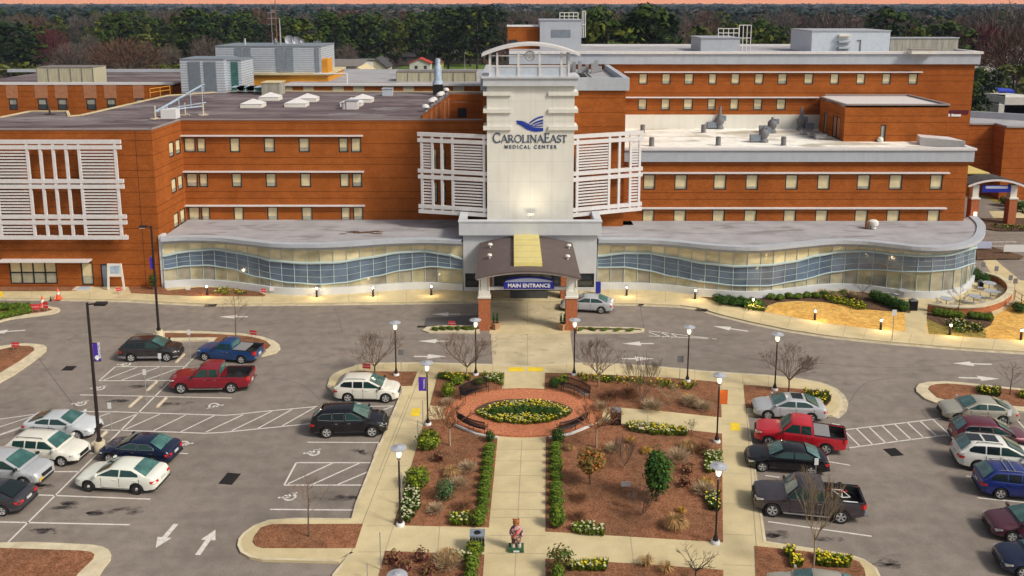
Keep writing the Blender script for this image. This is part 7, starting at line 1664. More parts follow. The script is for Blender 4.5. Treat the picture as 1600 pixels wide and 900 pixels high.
# bare trees
def branch(b, p, d, L, r, lev, rnd, spread, m=0, taper=.62, up=.25):
    if lev == 0 or r < .003: 
        b.tube([p, p+d*L], [max(r,.007), max(r,.007)*.5], 3, m, cap=False); return
    q = p + d*L*.5 + Vector((rnd.uniform(-1,1), rnd.uniform(-1,1), rnd.uniform(-.3,.6)))*L*.06; e = p + d*L
    b.tube([p, q, e], [r, r*.88, r*.76], 5 if r > .02 else 3, m, cap=False)
    for k in range(rnd.choice((2,3,3)) if lev > 1 else 3):
        a = Vector((rnd.gauss(0,1), rnd.gauss(0,1), rnd.gauss(0,.6))); nd = (d + a*spread + Vector((0,0,up))).normalized()
        branch(b, p.lerp(e, rnd.uniform(.55,1.0)) if k else e, nd, L*rnd.uniform(.62,.85), r*taper, lev-1, rnd, spread, m, taper, up)
def bare_tree(px, py, top, label, w_px=None, fork=.28, lev=4, limbs=5, m_tr='bark', m_tw='twig', seed=1, r0=.07, out=.8, spread=.42, up=.2, z=.16, cat='tree', name='bare_tree', single=False):
    g_ = G(px, py, z); H_ = V(800, top, g_.y)[1]-z; t = thing(name, label, cat, tuple(g_)); rnd = random.Random(seed)
    zf_ = H_*fork; b = MB(); b.tube([(0,0,-.05),(rnd.uniform(-.04,.04),0,zf_*.5),(0,0,zf_)] + ([(0.05,0,H_*.6),(0,0,H_*.97)] if single else []), [r0,r0*.85,r0*.75] + ([r0*.4,r0*.1] if single else []), 7)
    b.build('trunk', m_tr, t, local=True, smooth=True)
    b = MB()
    for k in range(limbs):
        a = 2*PI*k/limbs + rnd.uniform(-.4,.4); o_ = out*rnd.uniform(.7,1.2); d = Vector((math.cos(a)*o_, math.sin(a)*o_, 1)).normalized()
        if single:
            z_ = zf_ + (H_*.9-zf_)*k/limbs; branch(b, Vector((0,0,z_)), Vector((math.cos(a*2.4),math.sin(a*2.4),.7)).normalized(), (H_-z_)*.36+.15, r0*.30, lev, rnd, spread, 0, .6, up)
        else: branch(b, Vector((0,0,zf_)), d, (H_-zf_)*.40, r0*.55, lev, rnd, spread, 0, .62, up)
    b.build('crown', m_tw, t, local=True)
    return t
bare_tree(586,592,522,'bare vase shaped tree in the mulch above the pearl white crossover',seed=3,out=1.0,lev=5,limbs=7)
bare_tree(730,592,526,'bare vase shaped tree left of the crossing, its crown over the drive',seed=4,out=1.1,lev=5,limbs=7,m_tr='bark_pale')
bare_tree(935,605,537,'bare vase shaped tree right of the crossing in the garden bed',seed=5,out=1.1,lev=5,limbs=7,m_tr='bark_pale')
bare_tree(1232,613,547,'bare vase shaped tree on the island behind the silver sunroof sedan',seed=6,out=1.0,lev=5,limbs=7)
bare_tree(369,529,455,'thin young bare tree on the island behind the blue pickup',seed=7,single=True,limbs=14,lev=2,fork=.3,r0=.05,spread=.5)
bare_tree(483,838,742,'thin young bare tree on the long mulch island by the arrows',seed=8,single=True,limbs=16,lev=2,fork=.32,r0=.05,spread=.5)
bare_tree(1578,616,566,'thin young bare tree on the far right mulch island',seed=9,single=True,limbs=12,lev=2,fork=.3,r0=.045,spread=.5)
bare_tree(1497,492,447,'thin young bare tree growing through the curved wall planting',seed=10,single=True,limbs=12,lev=2,fork=.3,r0=.045,spread=.5)
bare_tree(1347,470,428,'small bare tree in the garden bed below the right glass front',seed=12,out=.9,lev=3,limbs=5,r0=.04,fork=.3)
bare_tree(703,696,632,'smooth pale trunked tree with reddish twigs left of the brick circle',seed=13,out=1.2,lev=5,limbs=7,m_tr='bark_pale',m_tw='twig_red',fork=.42,r0=.075,spread=.5)
bare_tree(932,699,630,'smooth pale trunked tree with reddish twigs right of the brick circle',seed=14,out=1.2,lev=5,limbs=7,m_tr='bark_pale',m_tw='twig_red',fork=.42,r0=.075,spread=.5)
bare_tree(1270,893,758,'pale upright many stemmed tree in front of the grey pickup',seed=15,out=.42,lev=4,limbs=7,m_tr='twig_pale',m_tw='twig_pale',fork=.36,r0=.05,spread=.24,up=.45)
bare_tree(1087,905,852,'dark spreading leafless small tree at the bottom of the right bed',seed=16,out=1.3,lev=3,limbs=7,m_tr='bark_dark',m_tw='bark_dark',fork=.25,r0=.04,spread=.45,up=.05)
bare_tree(1004,630,567,'tall bare many stemmed shrub in the middle of the upper right bed',seed=17,out=.55,lev=4,limbs=9,m_tr='twig',m_tw='twig',fork=.05,r0=.04,spread=.3,up=.4,cat='shrub',name='bare_shrub')
bare_tree(1048,633,603,'pale bare spreading shrub with cream twigs in the upper right bed',seed=18,out=1.0,lev=4,limbs=7,m_tr='twig_pale',m_tw='twig_pale',fork=.15,r0=.03,spread=.4,cat='shrub',name='bare_shrub')
bare_tree(975,731,690,'vase shaped tan leafless shrub right of the rust shrub',seed=19,out=.7,lev=4,limbs=9,m_tr='twig_pale',m_tw='twig',fork=.05,r0=.025,spread=.28,up=.4,cat='shrub',name='bare_shrub')
bare_tree(1004,805,768,'vase shaped tan leafless shrub below the dark evergreen',seed=20,out=.8,lev=4,limbs=10,m_tr='twig_pale',m_tw='twig',fork=.05,r0=.025,spread=.28,up=.4,cat='shrub',name='bare_shrub')
bare_tree(1152,690,655,'small leafless twiggy shrub at the right end of the bloom strip',seed=23,out=.5,lev=3,limbs=4,fork=.3,r0=.02,cat='shrub',name='bare_shrub') if False else bare_tree(1080,682,656,'small leafless twiggy shrub at the right end of the bloom strip',seed=23,out=.5,lev=3,limbs=4,fork=.3,r0=.02,cat='shrub',name='bare_shrub')
bare_tree(690,660,640,'small leafless shrub beside the post with the purple banner',seed=24,out=.7,lev=3,limbs=5,fork=.2,r0=.02,cat='shrub',name='bare_shrub')
leafy_tree('leafy_shrub','loose leafy upright shrub at the top left of the lower right bed',875,893,(.75,.6,.65),.85,320,.13,['leaf_hedge','leaf_olive'],seed=31,shell=.2,trunk=.02)
# grasses
def tuft(px, py, label, m_='grass_straw', r_=.5, h=.7, n=260, seed=1, name='ornamental_grass', z=.16, lean=0):
    g_ = G(px, py, z); rnd = random.Random(seed); b = MB()
    for _ in range(n):
        a = rnd.uniform(0,6.28); q = rnd.random()**.5; hh = h*rnd.uniform(.5,1.1); x0, y0 = .12*math.cos(a)*q, .12*math.sin(a)*q; x1, y1 = r_*q*math.cos(a)+lean, r_*q*math.sin(a)
        d = Vector((-math.sin(a), math.cos(a), 0))*.009
        pm_ = Vector((x1*.6,y1*.6,hh*.85)); b.face([Vector((x0,y0,0))-d, Vector((x0,y0,0))+d, pm_+d, pm_-d]); b.face([pm_-d, pm_+d, Vector((x1*1.1,y1*1.1,hh*(.95-.5*q)))])
    o = b.build(name, m_); o.location = g_; tag(o, label, 'grass clump'); return o
tuft(1054,826,'large straw coloured grass clump in the lower right of the bed','grass_straw',.8,.8,700,1,lean=.1); tuft(1075,623,'golden grass clump beside the orange bannered lamp','grass_gold',.5,.4,260,2); tuft(1010,707,'golden grass clump left of the evergreen','grass_gold',.5,.4,240,3); tuft(1103,757,'golden grass clump right of the maroon shrubs','grass_gold',.6,.4,260,4)
tuft(705,741,'straw grass clump above the grey green shrub','grass_straw',.7,.5,420,5); tuft(1075,700,'pale grass clump in the upper right of the bed','grass_straw',.8,.5,420,6); tuft(985,692,'thin golden grass below the bloom strip','grass_gold',.35,.5,160,7); tuft(700,876,'pale grass clump at the edge of the lower left bed','grass_straw',.8,.6,420,8); tuft(1010,884,'thin grass clump at the edge of the lower right bed','grass_straw',.6,.6,160,9); tuft(1040,893,'sparse grass right in the lower right bed','grass_straw',.6,.5,160,10)
tuft(890,703,'pale brown grass left of the pale trunked tree','grass_straw',.5,.4,180,12); tuft(1065,800,'low dry grass between straw clump and evergreen','grass_gold',.4,.3,120,13)
# blooms: clumps of leaves with petals, as patches
def blooms(px_poly, n, label, ml='leaf_hedge', petals=('petal_yellow',), z=.18, h=.35, name='flower_patch', leaf_n=5, sp=.045, stuff=False, dens=1.0):
    P_ = gpoly(px_poly, z); xs = [p.x for p in P_]; ys = [p.y for p in P_]; rnd = random.Random(int(px_poly[0][0])); b = MB(); mats = [ml, *petals]
    def inside(x, y):
        c = False; j = len(P_)-1
        for i in range(len(P_)):
            if (P_[i].y > y) != (P_[j].y > y) and x < (P_[j].x-P_[i].x)*(y-P_[i].y)/(P_[j].y-P_[i].y)+P_[i].x: c = not c
            j = i
        return c
    k = 0; tries = 0
    while k < n and tries < n*20:
        tries += 1; x, y = rnd.uniform(min(xs),max(xs)), rnd.uniform(min(ys),max(ys))
        if not inside(x, y): continue
        k += 1; hh = h*rnd.uniform(.6,1.1)
        for _ in range(leaf_n):
            a = rnd.uniform(0,6.28); d = Vector((-math.sin(a),math.cos(a),0))*.025; q = Vector((x,y,z)); e = q+Vector((math.cos(a)*.13,math.sin(a)*.13,hh))
            b.face([q-d, q+d, e+d*.4, e-d*.4], 0)
        if rnd.random() < dens:
            m_ = 1 + rnd.randrange(len(petals)); c = Vector((x+rnd.uniform(-.05,.05), y+rnd.uniform(-.05,.05), z+hh+.02)); s_ = sp*rnd.uniform(.7,1.3)
            for t0 in (0, 1): 
                a = rnd.uniform(0,3); u = Vector((math.cos(a),math.sin(a),rnd.uniform(-.3,.3)))*s_; w_ = Vector((-math.sin(a),math.cos(a),rnd.uniform(-.5,.5)))*s_
                b.face([c-u-w_, c+u-w_, c+u+w_, c-u+w_], m_)
    o = b.build(name, mats)
    return tag(o, label, 'flower bed') if not stuff else tag(o, kind='stuff')
blooms([(745,647),(768,636),(800,630),(840,629),(875,637),(893,645),(885,652),(860,660),(820,664),(780,661),(757,654)], 1100, 'yellow and white daffodils filling the lens shaped bed of the brick circle', petals=('petal_yellow','petal_yellow','petal_white'), z=.2, h=.28, sp=.045, dens=.6, ml='leaf_box')
for i in range(9):
    f = i/8; dark.put(772+96*f, 650-3*math.sin(f*3.1)+rv.uniform(-1,1), f'dark green shrub, {ordn[i]} from the left in the middle of the daffodil bed', (.62+.15*math.sin(f*3.14),.6,.62), 'green shrubs in the daffodil bed', z=.2)
for a in (([(623,818),(628,790),(636,765),(655,772),(657,795),(640,818)],230,'white daffodils around the foot of the lamp post on the left walk',('petal_white',)),
          ([(702,808),(733,806),(733,822),(703,822)],90,'white and yellow daffodils at the bottom of the left bed',('petal_white','petal_yellow')),
          ([(892,826),(915,818),(943,828),(945,838),(895,835)],110,'white daffodils along the lower edge of the right bed',('petal_white',)),
          ([(978,663),(1010,665),(1076,674),(1074,682),(1020,680),(982,673)],300,'strip of pale blooms along the short walk right of the brick circle',('petal_white','petal_yellow')),
          ([(1100,712),(1127,708),(1128,735),(1103,742)],150,'white blooms on a green clump at the right walk, upper one',('petal_white',)),
          ([(1101,775),(1124,772),(1124,800),(1108,798)],110,'yellow and white blooms at the right walk beside the lamp post',('petal_yellow','petal_white')),
          ([(888,884),(950,880),(945,893),(892,892)],180,'white daffodils in the lower right bed',('petal_white','petal_yellow')),
          ([(690,868),(740,870),(738,878),(690,876)],120,'white blooms along the path edge in the lower left bed',('petal_white',)),
          ([(1255,612),(1294,616),(1298,625),(1290,635),(1262,628)],150,'yellow blooms on the rounded island behind the silver sunroof sedan',('petal_yellow',)),
          ([(1525,607),(1563,609),(1562,621),(1527,618)],130,'yellow blooms beside the thin tree on the right mulch island',('petal_yellow',)),
          ([(1592,613),(1625,616),(1625,626),(1592,622)],90,'yellow blooms at the edge of the view on the right mulch island',('petal_yellow',)),
          ([(1226,862),(1240,861),(1240,872),(1228,873)],40,'first clump of yellow daffodils on the lower right island',('petal_yellow',)),
          ([(1236,874),(1254,873),(1254,887),(1238,887)],45,'small clump of yellow daffodils above the beige roof',('petal_yellow',)),
          ([(1274,868),(1330,876),(1326,890),(1276,884)],190,'wide clump of yellow daffodils on the lower right island',('petal_yellow',)),
          ([(1286,466),(1300,464),(1352,476),(1356,484),(1340,484),(1300,473)],260,'bright yellow strip of blooms above the straw lawn',('petal_yellow',)),
          ([(1162,477),(1194,479),(1196,487),(1164,484)],110,'cream blooms around the bollard at the tip of the straw lawn',('petal_white','petal_yellow')),
          ([(1477,505),(1490,502),(1535,511),(1540,520),(1500,521),(1480,512)],190,'white blooms below the curved patio wall',('petal_white','petal_white','petal_yellow')),
          ([(752,586),(786,587),(786,603),(760,596)],90,'white blooms along the crossing in the upper left bed',('petal_white',)),
          ([(900,587),(960,590),(1000,594),(1090,602),(1080,612),(1000,603),(905,596)],150,'yellowish low blooms along the back of the upper right bed',('petal_yellow',)),
          ([(690,586),(735,587),(735,596),(690,594)],110,'yellowish low blooms along the kerb in the upper left bed',('petal_yellow',)),
          ([(344,450),(358,452),(395,459),(370,462),(330,460)],60,'sparse blooms in the mulch bed at the left glass front',('petal_white','petal_yellow')),
          ([(1545,352),(1640,354),(1640,360),(1560,360)],120,'yellow green low planting on the far right island',('petal_yellow',))):
    blooms(a[0], a[1], a[2], petals=a[3], sp=.05, dens=(.6 if 'white' not in a[2] else .42) if 'low' not in a[2] else .3, ml='leaf_hedge' if a[0][0][0] % 2 else 'leaf_box', leaf_n=7)
# hedges and bed shrubs at the building
def hedge_row(pts, label_f, kind, sc, group, z=.16):
    for i, (x, y) in enumerate(pts): kind.put(x, y, label_f(i), sc, group, z=z)
hedge_row([(1462+i*7.6, 492.5+i*1.1) for i in range(6)], lambda i: f'low green shrub, {ordn[i]} from the patio walk in the hedge under the curved wall', box_, (1.15,1.0,1.0), 'left hedge under the curved patio wall')
hedge_row([(1517+i*7.2, 497+i*.8) for i in range(5)], lambda i: f'low green shrub, {ordn[i]} from the left in the second hedge under the curved wall', box2, (1.15,1.0,.95), 'right hedge under the curved patio wall')
hedge_row([(1366,469),(1374,472),(1382,474),(1391,478),(1400,481),(1410,485)], lambda i: f'round green shrub, {ordn[i]} of the line sloping down to the patio walk', dark, (1.0,1.0,.95), 'sloping shrub line left of the patio walk')
hedge_row([(1122+i*9, 471+i*1.0+(i%2)*3) for i in range(8)], lambda i: f'green shrub, {ordn[i]} from the left end of the garden bed below the right glass front', (dark if True else 0), (1.1,.9,.7), 'left shrubs of the right garden bed')
hedge_row([(1205+i*14, 467-i*.7+(i%2)*1.5) for i in range(9)], lambda i: f'low shrub, {ordn[i]} in the line behind the straw lawn', box2, (1.5,1.1,.8), 'shrub line behind the straw lawn')
hedge_row([(1285+i*11, 461+(i%3)*3) for i in range(6)], lambda i: f'loose olive shrub, {ordn[i]} in the group behind the yellow blooms', olive, .9, 'olive shrubs behind the yellow blooms')
hedge_row([(2+i*8, 484.5-(i%2)*.6) for i in range(6)], lambda i: f'trimmed shrub, {ordn[i]} from the left in the back hedge of the left island', box2, (1.15,1.15,1.05), 'back hedge of the left island')
hedge_row([(2+i*8.5, 498-i*1.8) for i in range(6)], lambda i: f'trimmed shrub, {ordn[i]} from the left in the front hedge of the left island', box_, (1.1,1.1,.9), 'front hedge of the left island')
for px, py, l in ((240,452,'small conifer at the foot of the tall lit lamp post'),): leafy_tree('conifer_shrub', l, px, py, (.45,.45,.9), 1.0, 600, .09, ['leaf_dark','leaf_hedge'], seed=41)
dark.put(1522,436,'round dark shrub at the right corner of the glass front',(1.5,1.3,1.1)); dark.put(1537,440,'low dark shrub beside the back patio table',(1.4,1,.8)); dark.put(1593,487,'loose green shrub at the right end of the curved wall',(1.3,1,.8)); olive.put(1586,480,'olive shrub behind the right end of the curved wall',.9); dark.put(1590,328,'dark hedge shrub beside the arched walkway',(2.4,1.6,1.3)); dark.put(1570,320,'dark shrub behind the right column of the arched walkway',(1.8,1.4,1.2))
hedge_row([(680,515.5),(692,514.5),(704,514.5),(716,514.3),(728,514.3),(740,514.3)], lambda i: f'low shrub, {ordn[i]} from the left in the strip left of the canopy', box_, (1.2,.6,.4), 'low shrubs left of the canopy')
hedge_row([(908,515.5),(925,515.6),(945,516),(965,516.5),(985,517)], lambda i: f'low shrub, {ordn[i]} from the column in the strip right of the canopy', box2, (1.3,.5,.35), 'low shrubs right of the canopy')
for (x, y, z), l in PLANT:
    for k, dx in enumerate((-.14,.16)):
        t = thing('potted_shrub', ('upright green shrub in the planter by the left column, ' if x < 1 else 'upright green shrub in the planter by the right column, ') + ('its left stem','its right stem')[k], 'shrub', (x+dx, y, z+.5))
        b = MB(); leaves(b, (0,0,.5), (.12,.14,.52), 130, .09, 50+k, shell=.2); b.build('foliage','leaf_dark',t,local=True); b = MB(); b.tube([(0,0,0),(0,0,.9)], .02, 4); b.build('stem','bark',t,local=True)
# ================================================================== BEYOND THE HOSPITAL
def simple_building(name, label, px0, px1, Y, z1, pyb=None, depth=20, m_='brick', z0=0, roof='roof_grey', cap='roof_edge', cat='building'):
    x0, x1 = VX(px0, 120, Y), VX(px1, 120, Y); t = thing(name, label, cat, ((x0+x1)/2, Y, 0))
    return t, x0, x1
# left rear brick building with dark windows
Yk = 120.0; t, x0, x1 = simple_building('brick_building', 'brick building with square dark windows and a pale roof screen behind the left roof', -75, 268, Yk, 0)
zt_ = VZ(132.5, Yk); W = Wall((x0, Yk), (x1, Yk), 0, zt_, .3)
wins = [(14,27),(59,74),(90,105),(135,150),(167,181),(212,224)]
for a, c in wins:
    u0, u1 = VX(a,160,Yk)-x0, VX(c,160,Yk)-x0; W.window(t, u0, u1, VZ(172,Yk), VZ(154,Yk), blind=.5, bm='weathered', pm='dark_glass')
b = MB(); W.mesh(b); x2 = x1; Wall((x1,Yk),(x1,Yk+25),0,zt_).mesh(b); b.build('wall','brick',t)
for a, c in wins: b = MB(); W.slabq(b, VX(a-3,160,Yk)-x0, VX(c+2,160,Yk)-x0, VZ(153.5,Yk), zt_-.05, .001, .05); b.build('panel','brick_panel',t)
b = MB(); W.slabq(b, -.1, W.L+.2, zt_, zt_+.35, -.4, .08); b.build('parapet','white_metal',t)
b = MB(); b.box(x0,x1,Yk+.4,Yk+25,zt_-.3,zt_-.1); b.build('roof','roof_dark',t)
b = MB(); b.box(VX(1,120,Yk+20),x1,Yk+22,Yk+22.3,zt_,zt_+.5); b.build('rear_parapet','fascia',t)
equip_z = zt_-.1
def unit2(px0, px1, pyt, pyb, Y, m_, label, depth=4, slats=True):
    xa, xb2 = VX(px0,110,Y), VX(px1,110,Y); z0_, z1_ = VZ(pyb,Y), VZ(pyt,Y); tt = thing('roof_screen', label, 'roof screen', ((xa+xb2)/2, Y, z0_)); wx = xb2-xa
    b = MB(); b.box(-wx/2,wx/2,0,depth,0,z1_-z0_); b.build('casing',m_,tt,local=True)
    b = MB(); n_ = max(4,int(wx/1.5))
    for k in range(n_+1): x = -wx/2+wx*k/n_; b.box(x-.05,x+.05,-.06,-.002,.1,z1_-z0_-.1)
    b.box(-wx/2-.05,wx/2+.05,-.05,depth,z1_-z0_+.001,z1_-z0_+.1); b.build('panel_joints','shingle_grey',tt,local=True)
unit2(57,145,106,132,Yk+2,'beige_wall','beige panelled plant screen on the left rear building'); 
# building behind the left wing: strip of brick and cream panels
Yq = 122.0; t, x0, x1 = simple_building('brick_building', 'low brick and cream banded building just behind the dark roof', 436, 757, Yq, 0); zt_ = VZ(134, Yq)
b = MB(); b.box(x0,x1,Yq,Yq+30,0,zt_); b.build('wall','brick',t)
for a, c in ((447,457),(474,490),(520,537),(552,569),(598,615),(630,647),(677,694),(708,725)): b = MB(); b.box(VX(a,138,Yq),VX(c,138,Yq),Yq-.05,Yq-.001,zt_-3,zt_-.05); b.build('cream_panel','cream_strip',t)
b = MB(); b.box(x0-.2,x1,Yq-.3,Yq+.3,zt_+.001,zt_+.3); b.build('parapet','white_metal',t); b = MB(); b.box(x0+.2,x1-.2,Yq+.31,Yq+30,zt_+.001,zt_+.05); b.build('roof','roof_grey',t)
unit2(619,744,113,131,Yq+6,'beige_wall','long beige weathered plant screen behind the brick and cream strip')
t = thing('roof_guard_rail','thin white guard rail above the ochre annex',"railing",(VX(505,114,Yq+2),Yq+2,zt_)); xa, xc_ = VX(490,114,Yq+2), VX(542,114,Yq+2)
b = MB(); zz = VZ(115,Yq+2); b.tube([(xa,Yq+2,zz),(xc_,Yq+2,zz)],.1,4); b.build('rail','white_metal',t); b = MB(); b.tube([(xc_,Yq+2,zt_),(xc_,Yq+2,zz)],.1,4); b.build('post','white_metal',t)
# right building: brick wing with grey roof
t = thing('brick_building', 'brick building with a long grey roof edge at the right, behind the arched walkway', 'building', (60, 118, 0))
Ya = 123.0; za = VZ(199, 120); xa = VX(1510,190,Ya); xm1 = VX(1553,190,Ya)
bk0, bk1 = Vector((xa,131,0)), Vector((84,120.5,0)); rp_ = [(xa,Ya),(xm1,Ya),(xm1,Ya-3),(84,Ya-3),bk1.to_tuple()[:2],bk0.to_tuple()[:2]]; b = MB(); b.prism(rp_, 0, za); b.build('wall','brick',t)
b = MB(); b.prism([(x_+.1*(1 if x_ > xa+1 else -1), y_-.2) for x_, y_ in rp_], za+.001, za+.25); b.build('roof','roof_grey',t)
b = MB(); b.beam((bk0.x,bk0.y,za+.7),(bk1.x,bk1.y,za+.7),.4,1.0); b.build('rear_parapet','fascia',t)
# houses and sheds
def house(px0, px1, py_ground, wall_px, ridge_px, label, mw_, mr_, Y=None, depth=9, name='house', cat='house', gable='x', z0=0):
    Y = G(800, py_ground).y if Y is None else Y; x0, x1 = VX(px0,py_ground,Y), VX(px1,py_ground,Y); zw, zr_ = VZ(wall_px,Y), VZ(ridge_px,Y); t = thing(name, label, cat, ((x0+x1)/2, Y, 0))
    b = MB(); b.box(x0,x1,Y,Y+depth,0,zw)
    if gable == 'x':
        b.face([(x0,Y,zw),(x0,Y+depth,zw),(x0,Y+depth/2,zr_)][::-1]); b.face([(x1,Y,zw),(x1,Y+depth,zw),(x1,Y+depth/2,zr_)])
    else: b.face([(x0,Y,zw),(x1,Y,zw),((x0+x1)/2,Y,zr_)]); 
    b.build('wall',mw_,t); b = MB()
    if gable == 'x':
        for y0, y1 in ((Y-.6,Y+depth/2),(Y+depth+.6,Y+depth/2)): b.mesh([(x0-.5,y0,zw-.2),(x1+.5,y0,zw-.2),(x1+.5,y1,zr_+.1),(x0-.5,y1,zr_+.1),(x0-.5,y0,zw+.05),(x1+.5,y0,zw+.05),(x1+.5,y1,zr_+.35),(x0-.5,y1,zr_+.35)], [(0,3,2,1),(4,5,6,7),(0,1,5,4),(1,2,6,5),(2,3,7,6),(3,0,4,7)])
    else:
        xm_ = (x0+x1)/2
        for xx in (x0-.5, x1+.5): b.mesh([(xx,Y-.5,zw-.2),(xm_,Y-.5,zr_),(xm_,Y+depth,zr_),(xx,Y+depth,zw-.2),(xx,Y-.5,zw+.05),(xm_,Y-.5,zr_+.3),(xm_,Y+depth,zr_+.3),(xx,Y+depth,zw+.05)], [(0,1,2,3),(4,7,6,5),(0,4,5,1),(3,2,6,7),(0,3,7,4)])
    b.build('roof',mr_,t)
    for k in range(2): b = MB(); xx = x0+(x1-x0)*(.25+.45*k); b.box(xx,xx+min(2,(x1-x0)*.14),Y-.06,Y-.005,zw*.3,zw*.8); b.build('window','dark_glass',t)
    return t
tag(sheet('lawn', [gpoly([(600,112),(640,101),(770,100),(790,112),(760,124),(590,126)])], 0.02, 'lawn'), kind='structure')
house(572,604,118,106,92,'pale cream gable end house with dark roof left of the lawn','house_cream','shingle_dark',Y=300,gable='y',depth=14); house(525,603,117,104,94,'long low cream building with a dark roof behind the ochre annex','house_cream','shingle_dark',Y=314,depth=12)
house(640,672,108,99,92,'small white shed with an orange red roof on the green lawn','house_white','shingle_red',Y=335,name='shed',cat='shed',gable='y',depth=8)
house(613,676,100,88,83,'long house with grey roof and white posts beyond the lawn','shingle_grey','shingle_grey',Y=400); house(208,230,95,87,79,'house with a bright red roof among bare trees at the left','house_white','shingle_red',Y=420)
house(505,560,112,103,99,'long low grey roofed building behind the antenna plant room','house_white','shingle_grey',Y=230,depth=25); house(1540,1600,92,80,74,'grey roofed building among trees at the far right','house_white','shingle_grey',Y=330)
house(1537,1590,122,112,108,'low white roofed building right of the rear building','house_white','house_white',Y=250,depth=16); 
house(548,571,128,116,107,'orange brick gable between the annex and the cream house','brick','concrete',Y=180,name='brick_building',cat='building',gable='y',depth=12)
t = thing('pavilion','small open pavilion with a pale roof at the back of the lawn','pavilion',(VX(710,100,350),350,0)); b = MB(); x0,x1 = VX(699,90,350),VX(727,90,350); zz = VZ(84,350); b.mesh([(x0,350,zz),(x1,350,zz),(x1,357,zz),(x0,357,zz),((x0+x1)/2,353,zz+1.4)], [(0,1,4),(1,2,4),(2,3,4),(3,0,4),(3,2,1,0)]); b.build('roof','house_white',t)
for x in (x0+.3,x1-.3): b = MB(); b.tube([(x,350.3,0),(x,350.3,zz)],.15,5); b.build('post','house_white',t)
t = thing('play_tower','yellow and red play tower on the lawn','play tower',(VX(686,100,345),345,0)); b = MB(); b.box(-1.6,1.6,0,3,0,4); b.build('cabin','skylight_yellow',t,local=True); b = MB(); b.mesh([(-1.9,-.3,4),(1.9,-.3,4),(1.9,3.3,4),(-1.9,3.3,4),(0,1.5,6)], [(0,1,4),(1,2,4),(2,3,4),(3,0,4),(3,2,1,0)]); b.build('roof','twig_red',t,local=True)
# covered vehicles at the far right
for px, py, wpx, lab, mm in ((1572,150,26,'blue tarpaulin covered load left of the white trucks','tarp_blue'),(1590,160,40,'white box truck nearest, at the far right edge','house_white'),(1582,172,44,'white van behind the brick building at the right','house_white'),(1562,152,22,'cream trailer beside the blue tarpaulin','beige_wall')):
    Y = 190 if 'blue' in lab or 'cream' in lab else 170; g_ = Vector((VX(px,py,Y), Y, 3.5)); wx = wpx/1340*Y; t = thing('box_truck' if mm == 'house_white' else 'covered_trailer', lab, 'truck' if mm == 'house_white' else 'trailer', (g_.x, g_.y, 0)); zt_ = VZ(py-8,Y)
    b = MB(); b.box(-wx/2,wx/2,0,8,.9,zt_); b.mesh([(-wx/2,0,zt_),(wx/2,0,zt_),(wx/2*.8,1,zt_+.4),(-wx/2*.8,1,zt_+.4),(-wx/2,8,zt_),(wx/2,8,zt_)], [(0,1,2,3),(3,2,5,4)]); b.build('box',mm,t,local=True); b = MB(); b.box(-wx/2*.9,wx/2*.9,-1.6,-.1,.6,zt_*.6); b.build('cab','dark_frame' if mm != 'house_white' else 'house_white',t,local=True)
    for x in (-wx*.4, wx*.4): b = MB(); b.lathe((x,1.5,.5), [(0,-.15),(.5,-.15),(.5,.15),(0,.15)], 10, ax='y'); b.build('wheel','tyre',t,local=True)
# ---- trees beyond the hospital
def crown(b, H_, w_, n_cl, per, size, seed, m=0, lo=.35, shape='pine'):
    r = random.Random(seed)
    for k in range(n_cl):
        f = r.random(); z = H_*(lo+(1-lo)*f); 
        prof = {'pine': .45+.75*math.sin(min(1,f*1.25+.1)*2.4)**1, 'round': math.sqrt(max(.03, 1-(2*f-1)**2))+.08, 'cone': 1.05-f}[shape]
        a = r.uniform(0,6.28); q = w_*prof*r.random()**.5; c = (q*math.cos(a), q*math.sin(a), z*.97); s_ = w_*r.uniform(.20,.36)
        leaves(b, c, (s_,s_,s_*.7), per, size, seed*31+k, m, shell=.4, up=.5)
protos = {}
def make_tree(key, mats, H_, w_, n_cl, per, size, seed, lo, shape, trunk_m='bark_dark', name='pine_tree'):
    t = thing(name, None, 'tree'); b = MB()
    for i, m_ in enumerate(mats): crown(b, H_, w_, n_cl//len(mats), per, size, seed+i*7, i, lo, shape)
    b.build('crown', list(mats), t, local=True)
    b = MB(); b.tube([(0,0,-1),(0.2,0,H_*.5),(0,.1,H_*.93)], [.35,.25,.08], 6); rnd = random.Random(seed)
    for k in range(8): a = rnd.uniform(0,6.28); z = H_*rnd.uniform(lo*.8,.85); b.tube([(0.1,0,z),(w_*.7*math.cos(a),w_*.7*math.sin(a),z+1.5)], [.12,.04], 4)
    b.build('trunk', trunk_m, t, local=True); return Kind(t)
def make_bare(key, m_, H_, w_, n_tw, seed, name='leafless_tree'):
    t = thing(name, None, 'tree'); b = MB(); r = random.Random(seed)
    for k in range(n_tw):
        while True:
            d = Vector((r.uniform(-1,1), r.uniform(-1,1), r.uniform(-1,1)))
            if d.length < 1: break
        c = Vector((d.x*w_, d.y*w_, H_*.62+d.z*H_*.38)); dr = (c-Vector((0,0,H_*.3))).normalized(); dr = (dr+Vector((r.gauss(0,.35),r.gauss(0,.35),r.gauss(0,.3)+.2))).normalized()
        L = r.uniform(.9,2.4); sd = dr.cross(Vector((r.uniform(-1,1),r.uniform(-1,1),.2))).normalized()*r.uniform(.035,.10); b.face([c-sd, c+sd, c+dr*L])
    b.build('crown', m_, t, local=True)
    b = MB(); b.tube([(0,0,-1),(.1,0,H_*.35)], [.3,.22], 6)
    for k in range(9): a = r.uniform(0,6.28); b.tube([(.1,0,H_*.3),(w_*.45*math.cos(a),w_*.45*math.sin(a),H_*.6),(w_*.8*math.cos(a+.3),w_*.8*math.sin(a+.3),H_*.88)], [.16,.1,.03], 4)
    b.build('trunk', 'far_bare', t, local=True); return Kind(t)
